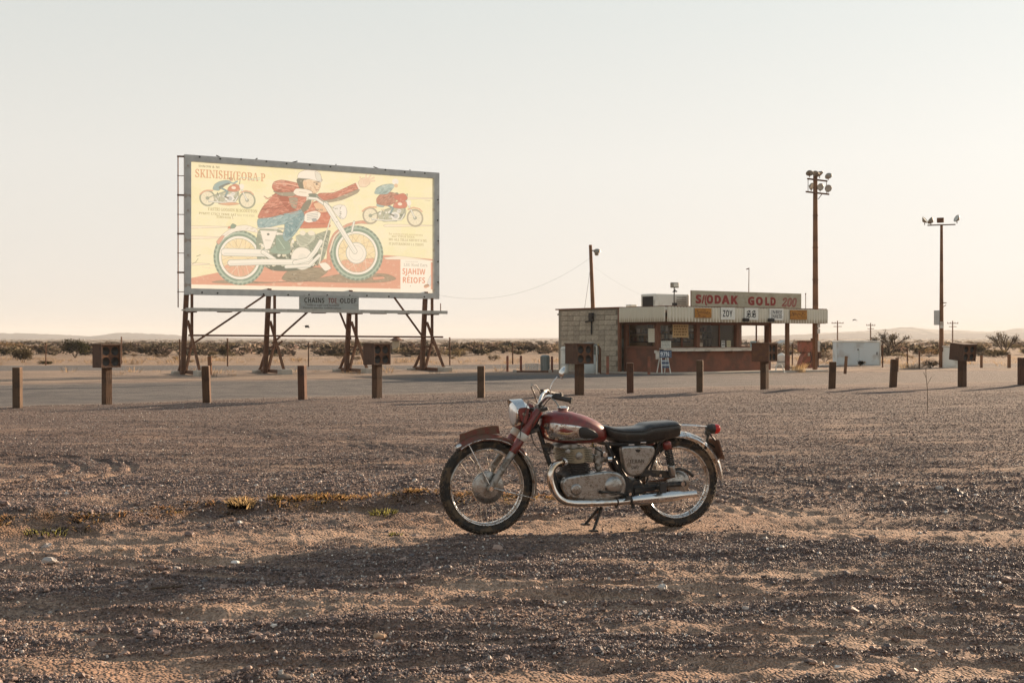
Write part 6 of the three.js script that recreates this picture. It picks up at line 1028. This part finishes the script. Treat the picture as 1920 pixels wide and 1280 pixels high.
// ---------------------------------------------------------------- sheds, bins and other things round the stand
{
  const place = (px, base, dz = 0) => { const Z = depthAt(base) + dz, p = at(px, base, depthAt(base)); p.y = hgt(p.x, Z) - 0.02; return [p, Z / F]; };
  {
    const [p, k] = place(1610, 686.5), w = 79 * k, h = 47 * k, o = thing('storage_shed', 'low pale blue painted storage shed under the first mesquite tree', 'shed', p, rad(-4));
    put(o, 'body', [bb(w, h - 0.05, 1.1, 0, 0, -0.55, 0.03)], M.paleBlue); put(o, 'lid', [bb(w + 0.05, 0.08, 1.18, 0, h - 0.06, -0.55, 0.03)], M.whitePaint);
    for (const s of [-1, 1]) { const d = put(o, 'door', [bb(w / 2 - 0.08, h * 0.62, 0.03, s * w / 4, 0.08, 0.012, 0.008)], M.paleBlue); if (s > 0) put(d, 'handle', [bb(0.04, 0.14, 0.05, w / 2 - 0.14, h * 0.45, 0.03)], M.dark); }
    put(o, 'upper_panel', [bb(w - 0.12, h * 0.26, 0.025, 0, h * 0.68, 0.01, 0.006)], M.paleBlue); put(o, 'latch', [bb(0.06, 0.06, 0.04, -0.02, h * 0.64, 0.03)], M.dark); put(o, 'corner_post', [bb(0.06, h, 0.06, w / 2 + 0.02, 0, 0.0)], M.cream);
  }
  {
    const [p, k] = place(1786, 690.5), w = 30 * k, h = 40 * k, o = thing('white_cabinet', 'white upright cabinet at the foot of the slim light pole', 'cabinet', p, rad(-8));
    put(o, 'body', [bb(w, h, 0.7, 0, 0, -0.35, 0.025)], M.whitePaint); put(o, 'door', [bb(w * 0.8, h * 0.8, 0.02, 0, h * 0.1, 0.008, 0.006)], M.whitePaint); put(o, 'lid', [bb(w + 0.04, 0.05, 0.76, 0, h, -0.35, 0.015)], M.cream);
  }
  {
    const [p, k] = place(1511, 690), o = thing('old_pump', 'rusty red pump cabinet with a flared base beside the tall light pole', 'pump', p, rad(12));
    put(o, 'base', [slab([[-0.4, 0], [0.36, 0], [0.36, 0.72], [-0.1, 0.72], [-0.2, 0.55]], 0.45, 0.015, -0.22)], M.kioskRed); put(o, 'upper_cabinet', [bb(0.62, 0.46, 0.5, 0.02, 0.73, 0, 0.03)], M.kioskRed); put(o, 'cap', [bb(0.68, 0.06, 0.56, 0.02, 1.19, 0, 0.02)], M.rust); put(o, 'dial', [bx(0.1, 0.13, 0.02, 0.05, 0.62, 0.235, 0.005)], M.cream); put(o, 'side_door', [bb(0.16, 0.9, 0.03, 0.26, 0.1, 0.225, 0.01)], M.rustDark); put(o, 'hose', [tube([V(0.1, 0.75, 0.26), V(0.12, 0.4, 0.32), V(0.02, 0.1, 0.3)], 0.02, 16, 6)], M.rubber);
  }
  {
    const [p, k] = place(1022, 698), o = thing('refuse_bin', 'ribbed grey metal refuse bin beside the pen posts', 'bin', p); const h = 30 * k, r = 8.5 * k, pr = []; for (let i = 0; i <= 24; i++) pr.push([r * (0.94 + (i % 4 === 0 ? 0.03 : 0)) * (0.94 + 0.06 * i / 24), i / 24 * h]);
    put(o, 'drum', [lathe([[0, 0], ...pr], 28)], M.drum); put(o, 'lid', [lathe([[r * 1.02, h], [r * 1.02, h + 0.03], [r * 0.6, h + 0.07], [0, h + 0.08]], 28)], M.drum);
    const g = []; for (let i = 0; i < 16; i++) { const a = i / 16 * 6.283; g.push(rod(V(r * 0.95 * Math.cos(a), 0.02, r * 0.95 * Math.sin(a)), V(r * 0.99 * Math.cos(a), h, r * 0.99 * Math.sin(a)), 0.012, 0.012, 5)); } put(o, 'rib', g, M.drum);
    const [q] = place(997, 697), c = thing('wire_crate', 'open grey wire crate between two pen posts', 'crate', q, 0.1), W = 0.55, D = 0.4, Hh = 0.34;
    put(c, 'tray', [bb(W, 0.03, D, 0, 0, 0)], M.galv); const bars = []; for (let i = 0; i <= 8; i++) for (const z of [-D / 2, D / 2]) bars.push(rod(V(-W / 2 + i * W / 8, 0, z), V(-W / 2 + i * W / 8, Hh, z), 0.008, 0.008, 5)); for (const y of [0.12, 0.24, Hh]) for (const z of [-D / 2, D / 2]) bars.push(rod(V(-W / 2, y, z), V(W / 2, y, z), 0.008, 0.008, 5)); put(c, 'mesh_side', bars, M.galv);
    const [rp] = place(998, 698), rl = thing('ground_rail', 'low dark timber rail lying along the pen edge', 'rail', rp, 0.02); put(rl, 'bar', [bb(1.5, 0.09, 0.1, 0, 0, 0.2, 0.01)], M.rustDark); put(rl, 'end_block', [bb(0.14, 0.12, 0.16, -0.7, 0, 0.2, 0.01), bb(0.14, 0.12, 0.16, 0.7, 0, 0.2, 0.01)], M.concrete);
  }
  {
    const [p, k] = place(1058.5, 700), o = thing('standing_tank', 'pale upright cylinder tank at the far end of the block wall', 'tank', p), h = 48 * k, r = 7.5 * k; put(o, 'shell', [lathe([[0, 0.02], [r, 0.02], [r, h], [r * 0.7, h + 0.05], [0, h + 0.06]], 28)], M.whitePaint); put(o, 'band', [lathe([[r + 0.006, h * 0.35], [r + 0.008, h * 0.37], [r + 0.006, h * 0.39]], 28), lathe([[r + 0.006, h * 0.92], [r + 0.012, h * 0.94], [r + 0.006, h * 0.96]], 28)], M.galv);
    const [q] = place(1104, 701), c = thing('covered_tank', 'round-topped dark green cistern on a pale drum against the block wall', 'tank', q, 0.1), R0 = 0.38;
    put(c, 'lid', [lathe([[R0, 0.75], [R0, 0.98], [R0 * 0.86, 1.1], [R0 * 0.5, 1.19], [0, 1.21]], 32)], M.greenGrey); put(c, 'drum', [lathe([[0, 0.03], [R0 * 0.9, 0.03], [R0 * 0.9, 0.5], [R0 * 0.93, 0.52], [R0 * 0.9, 0.54], [R0 * 0.9, 0.76]], 32)], M.paleBlue); put(c, 'stand', [bb(0.75, 0.06, 0.6, 0, 0, 0, 0.01)], M.concrete); put(c, 'side_tube', [rod(V(0.24, 0, 0.36), V(0.24, 1.05, 0.36), 0.03), rod(V(0.24, 1.05, 0.36), V(0.24, 1.07, 0.1), 0.03)], M.cream);
    const [s] = place(1122, 701, 0), d = thing('gas_cylinder', 'narrow dark gas cylinder standing between the cistern and the block wall', 'cylinder', V(s.x + 0.02, s.y, s.z - 0.3)); put(d, 'shell', [lathe([[0, 0], [0.11, 0], [0.11, 0.95], [0.06, 1.06], [0.03, 1.08]], 20)], M.rustDark); put(d, 'valve', [new THREE.CylinderGeometry(0.03, 0.03, 0.08, 10).translate(0, 1.11, 0)], M.brass);
    const [hp] = place(1460, 698), hh = thing('hose_rack', 'white bent hose stand in the shade behind the dark speaker box', 'stand', hp, 0.2); put(hh, 'frame', [tube([V(-0.12, 0, 0), V(-0.06, 0.32, 0), V(0.1, 0.34, 0), V(0.24, 0.02, 0.05)], 0.022, 24, 8)], M.whitePaint); put(hh, 'foot', [bb(0.12, 0.04, 0.12, 0.24, 0, 0.05, 0.01), bb(0.1, 0.04, 0.1, -0.12, 0, 0, 0.01)], M.whitePaint);
    const [dp] = place(1466, 688), dd = thing('white_drum', 'white drum half hidden past the dark speaker box', 'drum', dp); put(dd, 'shell', [lathe([[0, 0], [0.22, 0], [0.22, 0.55], [0.2, 0.6], [0, 0.72]], 24)], M.whitePaint); put(dd, 'hoop', [lathe([[0.225, 0.26], [0.23, 0.28], [0.225, 0.3]], 24)], M.greenGrey);
  }
  {
    const Z = 105, p = at(742, HORIZON, Z); p.y = hgt(p.x, Z); const k = Z / F, o = thing('stone_hut', 'tiny pale stone shelter with a thatched top out on the plain', 'hut', p, 0.3); put(o, 'wall', [bb(12 * k, 1.15, 0.5, 0, 0, 0, 0.04)], M.tan); put(o, 'roof', [new THREE.ConeGeometry(0.62, 0.42, 8).translate(0.05, 1.36, 0), bb(1.05, 0.08, 0.7, 0.1, 1.14, 0)], M.rustDark);
    const [q] = place(1496, 660), r = thing('far_house', 'small pale distant house with a pitched roof past the canopy end', 'house', at(1470, HORIZON, 190).setY(0), 0.3); put(r, 'wall', [bb(4.5, 1.5, 3, 0, -0.2, 0)], M.cream); put(r, 'roof', [slab([[-2.6, 0], [2.6, 0], [0, 1.1]], 3.4, 0, -1.7).translate(0, 1.3, 0)], M.galv); r.scale.setScalar(0.45); put(r, 'window', [bx(0.6, 0.6, 0.05, -0.8, 0.8, 1.52), bx(0.6, 0.6, 0.05, 1, 0.8, 1.52)], M.dark);
  }
  for (const [px, py, Z, s, l] of [[575, 611, 60, 1, 'dark bird gliding low under the billboard'], [1603, 599, 60, 0.6, 'tiny dark bird over the far power line']]) {
    const p = at(px, py, Z), o = thing('bird', l, 'bird', p, 0.4); const g = new THREE.SphereGeometry(0.05, 12, 8).scale(2.2, 0.8, 0.8), q = g.attributes.position; for (let i = 0; i < q.count; i++) { const t = q.getX(i) / 0.11; if (t > 0.5) q.setY(i, q.getY(i) + 0.015); }
    const wing = (sg) => slab([[0, 0], [0.05, 0.03], [0.1, 0.24], [0.0, 0.3], [-0.05, 0.2], [-0.07, 0]], 0.008).rotateX(-Math.PI / 2 * sg).translate(0, 0.015, 0).rotateX(-0.35 * sg);
    put(o, 'body', [g, wing(1), wing(-1), slab([[-0.1, -0.02], [-0.2, -0.045], [-0.2, 0.045], [-0.1, 0.02]], 0.006).rotateX(-Math.PI / 2)], M.dark); o.scale.setScalar(s);
  }
}

// ---------------------------------------------------------------- plants
{
  const leafMat = (c) => phys({ color: rgb(...c), roughness: 0.95, transmission: 0.45, thickness: 0, specularIntensity: 0.3, side: THREE.DoubleSide, vertexColors: true });
  M.leafGreen = leafMat([0.1, 0.105, 0.04]); M.leafOlive = leafMat([0.21, 0.175, 0.1]); M.leafGrey = leafMat([0.29, 0.23, 0.165]); M.leafDry = leafMat([0.32, 0.22, 0.12]); M.leafFar = leafMat([0.36, 0.31, 0.26]); M.twig = std({ color: rgb(0.1, 0.07, 0.05), roughness: 0.95 }); M.straw = std({ color: rgb(0.5, 0.375, 0.2), roughness: 0.9, side: THREE.DoubleSide }); M.greenGrass = std({ color: rgb(0.3, 0.3, 0.1), roughness: 0.9, side: THREE.DoubleSide });
  function leaves(spots, size, spread, per) {
    const pos = [], nor = [], col = [], v = V(0, 0, 0);
    for (const s of spots) for (let i = 0; i < per; i++) {
      const c = s.clone().add(v.set(R(-1, 1), R(-0.8, 0.8), R(-1, 1)).multiplyScalar(spread).clone()), a = V(R(-1, 1), R(-1, 1), R(-1, 1)).normalize(), b = V(R(-1, 1), R(-1, 1), R(-1, 1)).cross(a).normalize(), l = size * R(0.6, 1.4), w = l * R(0.25, 0.5), n = a.clone().cross(b), k = R(0.65, 1.35), kc = [k, k * R(0.92, 1.06), k * 0.95];
      for (const [p, q] of [[0, 0], [0.5, 0.5], [1, 0], [0, 0], [1, 0], [0.5, -0.5]]) { pos.push(c.x + a.x * l * p + b.x * w * q, c.y + a.y * l * p + b.y * w * q, c.z + a.z * l * p + b.z * w * q); nor.push(n.x, n.y, n.z); col.push(...kc); }
    }
    const g = new THREE.BufferGeometry(); g.setAttribute('position', new THREE.Float32BufferAttribute(pos, 3)); g.setAttribute('normal', new THREE.Float32BufferAttribute(nor, 3)); g.setAttribute('color', new THREE.Float32BufferAttribute(col, 3)); return g;
  }
  function leafMesh(parent, name, g, mat) { const m = new THREE.Mesh(g, mat); m.name = name; m.castShadow = m.receiveShadow = true; parent.add(m); return m; }
  function grow(n, h, w, splits, thick, upness) {      // limbs from the ground; returns rods and the tips
    const rods = [], tips = [];
    const branch = (p, d, len, r, depth) => {
      const e = p.clone().addScaledVector(d, len); rods.push(rod(p, e, r, r * 0.66, depth > 1 ? 5 : 4));
      if (depth <= 0) { tips.push(e, p.clone().lerp(e, 0.6)); return; }
      const k = depth > 1 ? splits : splits + 1; for (let i = 0; i < k; i++) branch(p.clone().lerp(e, R(0.65, 1)), d.clone().add(V(R(-1, 1), R(-0.3, 0.5) * upness, R(-1, 1)).multiplyScalar(0.75)).normalize(), len * R(0.6, 0.85), r * 0.62, depth - 1);
    };
    for (let i = 0; i < n; i++) { const a = i / n * 6.283 + R(-0.4, 0.4); branch(V(R(-0.05, 0.05), 0, R(-0.05, 0.05)), V(Math.cos(a) * w, h, Math.sin(a) * w).normalize(), Math.hypot(w, h) * 0.36, thick, 2); }
    return [rods, tips];
  }
  const fit = (o, W, H) => { const s = new THREE.Vector3(), bxs = new THREE.Box3(); o.children.forEach((c) => { c.geometry.computeBoundingBox(); bxs.union(c.geometry.boundingBox); }); bxs.getSize(s); o.scale.set(W / ((s.x + s.z) / 2), H / bxs.max.y, W / ((s.x + s.z) / 2)); };
  function bush(name, label, cat, pos, W, H, mat, per, size, group) {
    const o = thing(name, label, cat, pos, R(0, 6), group), [rods, tips] = grow(7, H * 0.9, W * 0.42, 2, 0.018 * H, 0.7);
    for (const t of tips) { t.x = clamp(t.x, -W / 2, W / 2); t.y = clamp(t.y, 0.06, H * 0.98); }
    put(o, 'stems', rods, M.twig); leafMesh(o, 'foliage', leaves(tips, size, 0.15 * W, per), mat); fit(o, W, H); return o;
  }
  function tree(label, px, base, W, H) {
    const Z = depthAt(base), p = at(px, base, Z); p.y = hgt(p.x, Z) - 0.03; const o = thing('mesquite_tree', label, 'tree', p, R(0, 6)), [rods, tips] = grow(4, H * 0.8, W * 0.36, 3, 0.06, 0.6);
    for (const t of tips) t.y = Math.max(t.y, H * 0.42);
    put(o, 'trunk', rods, M.twig); leafMesh(o, 'crown', leaves(tips, 0.09, 0.13, 8), M.leafOlive); fit(o, W, H); return o;
  }
  tree('spreading open-branched mesquite tree behind the pale blue shed', 1668, 666, 3.3, 2.15);
  tree('rounded mesquite tree on the plain beyond the last speaker box', 1885, 664, 3.0, 2.0);
  const pos = (px, base) => { const Z = depthAt(base), p = at(px, base, Z); p.y = hgt(p.x, Z) - 0.03; return [p, Z / F]; };
  { const [p, k] = pos(140, 671); bush('green_bush', 'large dark green creosote bush beyond the back road', 'bush', p, 58 * k, 38 * k, M.leafGreen, 20, 0.13); }
  { const [p, k] = pos(42, 679); bush('desert_shrub', 'wide olive shrub near the left end of the sandy plain', 'shrub', p, 46 * k, 28 * k, M.leafOlive, 16, 0.1); }
  { const [p, k] = pos(420, 671); bush('desert_shrub', 'round grey-green shrub behind the billboard base', 'shrub', p, 26 * k, 26 * k, M.leafOlive, 14, 0.1); }
  { const [p, k] = pos(1615, 687.5); bush('weed_clump', 'olive weed clump in front of the pale blue shed', 'weed', p, 16 * k, 13 * k, M.leafOlive, 7, 0.06); }
  { const [p, k] = pos(1746, 691); bush('weed_clump', 'dry golden weeds at the foot of the slim light pole', 'weed', p, 40 * k, 20 * k, M.leafDry, 7, 0.08); }
  { const [p, k] = pos(85, 683); bush('desert_shrub', 'low spreading shrub beside the first steel fence post', 'shrub', p, 30 * k, 9 * k, M.leafGreen, 10, 0.08); }
  // shrubs on the plain
  const protos = []; const kinds = [[M.leafOlive, 'low olive desert shrub on the sandy plain', 9], [M.leafGrey, 'low grey-brown desert shrub on the sandy plain', 9], [M.leafDry, 'low dry orange-brown shrub on the sandy plain', 8], [M.leafOlive, 'low olive desert shrub on the sandy plain', 9]];
  kinds.forEach(([m, l, per], i) => { const o = bush('desert_shrub', l, 'shrub', V(0, 0, 0), 2.2, 1.2, m, per, 0.13, 'shrubs scattered over the plain'); protos.push(o); });
  const fits = []; let used = 0;
  for (let i = 0; i < 160; i++) {
    const Z = 66 * Math.pow(190 / 66, Math.pow(rnd(), 0.75)), x = R(-0.47, 0.47) * Z, px = 960 + x / Z * F; if (px > 1040 && px < 1460 && Z < 66) continue;
    if (Math.abs(px - 140) < 40 && Z < 90) continue;
    const k = i % 4, p = V(x, hgt(x, Z) - 0.03, -Z), s = mix(0.25, 1.05, Math.pow(rnd(), 1.6)) * (Z < 85 ? 0.65 : 1), o = used < 4 ? protos[used] : copyOf(protos[k], p, R(0, 6)); o.position.copy(p); const b0 = (fits[k] ??= protos[k].scale.toArray()); o.scale.set(b0[0] * s * R(0.8, 1.3), b0[1] * s * R(0.6, 0.95), b0[2] * s * R(0.8, 1.3)); used++;
  }
  // the scrub that covers the far plain
  {
    const [rods, tips] = grow(5, 0.8, 0.7, 2, 0.02, 0.6), g = leaves(tips.filter((_, i) => i % 2), 0.42, 0.3, 3), N = 4400, o = new THREE.InstancedMesh(g, M.leafFar, N), m = new THREE.Matrix4(), q = new THREE.Quaternion();
    for (let i = 0; i < N; i++) { const Z = 95 * Math.pow(3200 / 95, rnd()), x = R(-0.75, 0.75) * Z; q.setFromEuler(new THREE.Euler(0, R(0, 6), 0)); const s = R(0.6, 1.4) * (1 + Z / 1500), t = R(0.4, 0.95) * mix(1, 0.55, smooth(140, 420, Z)); m.compose(V(x, hgt(x, Z) - 0.05, -Z), q, V(s * 0.9, t, s * 0.9)); o.setMatrixAt(i, m); const c = R(0.6, 1.2); o.setColorAt(i, rgb(c, c * R(0.9, 1.05), c * R(0.85, 1.1))); }
    o.name = numbered('scrub'); o.userData.kind = 'stuff'; say(o, 'low scrub covering the far desert plain to the hills'); o.castShadow = o.receiveShadow = true; scene.add(o);
  }
  // grass
  function blades(n, w, h, lean) { const posn = [], nor = []; for (let i = 0; i < n; i++) { const a = R(0, 6.283), r = w * Math.sqrt(rnd()), x = r * Math.cos(a), z = r * Math.sin(a), hh = h * R(0.5, 1.1), b = R(0, 6.283), t = 0.004, dx = Math.cos(a) * lean * hh * R(0.2, 1.2), dz = Math.sin(a) * lean * hh * R(0.2, 1.2), cx = Math.cos(b) * t, cz = Math.sin(b) * t, mx = x + dx * 0.35, mz = z + dz * 0.35, my = hh * 0.6; for (const q of [[x - cx, 0, z - cz], [x + cx, 0, z + cz], [mx + cx * 0.7, my, mz + cz * 0.7], [x - cx, 0, z - cz], [mx + cx * 0.7, my, mz + cz * 0.7], [mx - cx * 0.7, my, mz - cz * 0.7], [mx - cx * 0.7, my, mz - cz * 0.7], [mx + cx * 0.7, my, mz + cz * 0.7], [x + dx, hh, z + dz]]) { posn.push(...q); nor.push(Math.sin(b), 0.3, -Math.cos(b)); } } const g = new THREE.BufferGeometry(); g.setAttribute('position', new THREE.Float32BufferAttribute(posn, 3)); g.setAttribute('normal', new THREE.Float32BufferAttribute(nor, 3)); return g; }
  const tuft = (label, x, Z, n, w, h, mat) => { const m = new THREE.Mesh(blades(n, w, h, 0.8), mat); m.name = numbered('grass_tuft'); m.position.set(x, hgt(x, Z) - 0.005, -Z); m.castShadow = m.receiveShadow = true; scene.add(m); say(m, label, 'grass'); };
  const gx = (px, py) => [(px - 960) / F * depthAt(py), depthAt(py)];
  tuft('bright straw-coloured grass tuft on the low bank', ...gx(452, 964), 260, 0.1, 0.075, M.straw); tuft('small green grass tuft low on the bank near the wheel', ...gx(718, 968), 150, 0.1, 0.045, M.greenGrass); tuft('tiny green tuft on the sand before the front wheel', ...gx(740, 997), 60, 0.05, 0.03, M.greenGrass); tuft('greenish grass patch at the left end of the bank', ...gx(92, 1000), 160, 0.16, 0.045, M.greenGrass);
  {
    const g = blades(16, 0.05, 0.05, 1.1), N = 420, o = new THREE.InstancedMesh(g, M.straw, N), m = new THREE.Matrix4(), q = new THREE.Quaternion(); let k = 0;
    while (k < N) { const x = R(-4.2, 0.6), z = crest(x) + 0.12 * n2(x * 1.3, 4) + R(-0.32, 0.12) * rnd(); if (rnd() > 0.15 + 0.85 * smooth(-0.2, 0.5, n2(x * 2.2, 40))) continue; q.setFromEuler(new THREE.Euler(0, R(0, 6), 0)); const s = R(0.35, 1); m.compose(V(x, hgt(x, z) - 0.004, -z), q, V(s, s * R(0.5, 1), s)); o.setMatrixAt(k, m); const c = R(0.5, 1.1); o.setColorAt(k++, rgb(c, c * R(0.75, 1), c * R(0.6, 1))); }
    o.name = numbered('dry_grass'); o.userData.kind = 'stuff'; say(o, 'short dry grass along the low bank behind the motorcycle'); o.castShadow = o.receiveShadow = true; scene.add(o);
    const N2 = 420, o2 = new THREE.InstancedMesh(blades(20, 0.2, 0.26, 0.7), M.straw, N2); k = 0;
    while (k < N2) { const t = rnd(), z = t < 0.25 ? R(44, 60) : R(60, 80), x = R(-0.46, 0.46) * z; if (z < backNear(x) - 1 && (x < -13 || x > 3) && rnd() < 0.6) continue; if (z > backNear(x) - 1 && z < backFar(x) + 1 && x < 5) continue; if (z < laneFar(x) + 0.6) continue; if (x > 1 && x < 14 && z < 54) continue; q.setFromEuler(new THREE.Euler(0, R(0, 6), 0)); const s = R(0.3, 1.2); m.compose(V(x, hgt(x, z), -z), q, V(s * 1.6, s, s * 1.6)); o2.setMatrixAt(k, m); const c = R(0.5, 1); o2.setColorAt(k++, rgb(c, c * 0.9, c * 0.85)); }
    o2.name = numbered('dry_grass'); o2.userData.kind = 'stuff'; say(o2, 'sparse dry grass beyond the lane and round the stand'); o2.castShadow = o2.receiveShadow = true; scene.add(o2);
  }
  for (const [px, base, W, H, l] of [[1497, 697, 0.28, 0.4, 'golden dry grass clump at the canopy end marker post'], [1710, 692, 0.5, 0.3, 'golden dry grass clump beside a steel fence post']]) { const [p] = pos(px, base); tuft(l, p.x, -p.z, 240, W, H, M.straw); }
  { const [p] = pos(1739, 776), o = thing('dry_reed', 'single thin dry reed standing in the open gravel', 'reed', p); put(o, 'stem', [tube([V(0, -0.02, 0), V(0.01, 0.4, 0), V(-0.02, 0.75, 0), V(-0.015, 0.98, 0)], 0.0065, 16, 5)], M.twig); put(o, 'side_shoot', [rod(V(0.008, 0.55, 0), V(0.07, 0.68, 0.02), 0.004), rod(V(-0.01, 0.65, 0), V(-0.06, 0.76, 0), 0.004)], M.twig); }
  // a pale stone and a stick in the open
  const gp = (px, py) => { const [x, Z] = gx(px, py); return V(x, hgt(x, Z), -Z); };
  const st = (label, px, py, s, c) => { const g = new THREE.IcosahedronGeometry(1, 2), q = g.attributes.position; for (let i = 0; i < q.count; i++) { const n = 1 + 0.14 * n2(q.getX(i) * 1.4 + px, q.getY(i) * 1.4 + q.getZ(i) * 2); q.setXYZ(i, q.getX(i) * s * 1.3 * n, q.getY(i) * s * 0.6 * n, q.getZ(i) * s * n); } g.computeVertexNormals(); const m = new THREE.Mesh(join([g]), std({ color: rgb(...c), roughness: 0.85 })); m.name = numbered('stone'); m.position.copy(gp(px, py)); m.position.y += s * 0.3; m.castShadow = m.receiveShadow = true; scene.add(m); say(m, label, 'stone'); };
  st('smooth white stone lying alone on the sand', 440, 1049, 0.02, [0.72, 0.7, 0.66]); st('grey stone at the foot of the bank, far left', 90, 1050, 0.035, [0.4, 0.37, 0.34]); st('small tan stone before the bank', 226, 1027, 0.02, [0.5, 0.36, 0.24]); st('dark stone near the bottom in the gravel', 533, 1268, 0.024, [0.14, 0.11, 0.09]); st('tan stone in the gravel under the motorcycle shadow', 712, 1196, 0.025, [0.42, 0.28, 0.18]);
  { const p = gp(310, 1107), o = thing('stick', 'short dry stick lying on dark gravel', 'stick', p.setY(p.y + 0.008), 0.15); put(o, 'shaft', [tube([V(-0.075, 0, 0), V(-0.02, 0.006, 0.01), V(0.04, 0.002, 0), V(0.085, 0.01, 0.012)], 0.007, 14, 6)], M.twig); put(o, 'twig', [rod(V(0.02, 0.004, 0), V(0.05, 0.02, 0.03), 0.0035)], M.twig); }
}
scene.traverse((o) => { if (o.isMesh) { o.castShadow = true; o.receiveShadow = true; } });
renderer.render(scene, camera);
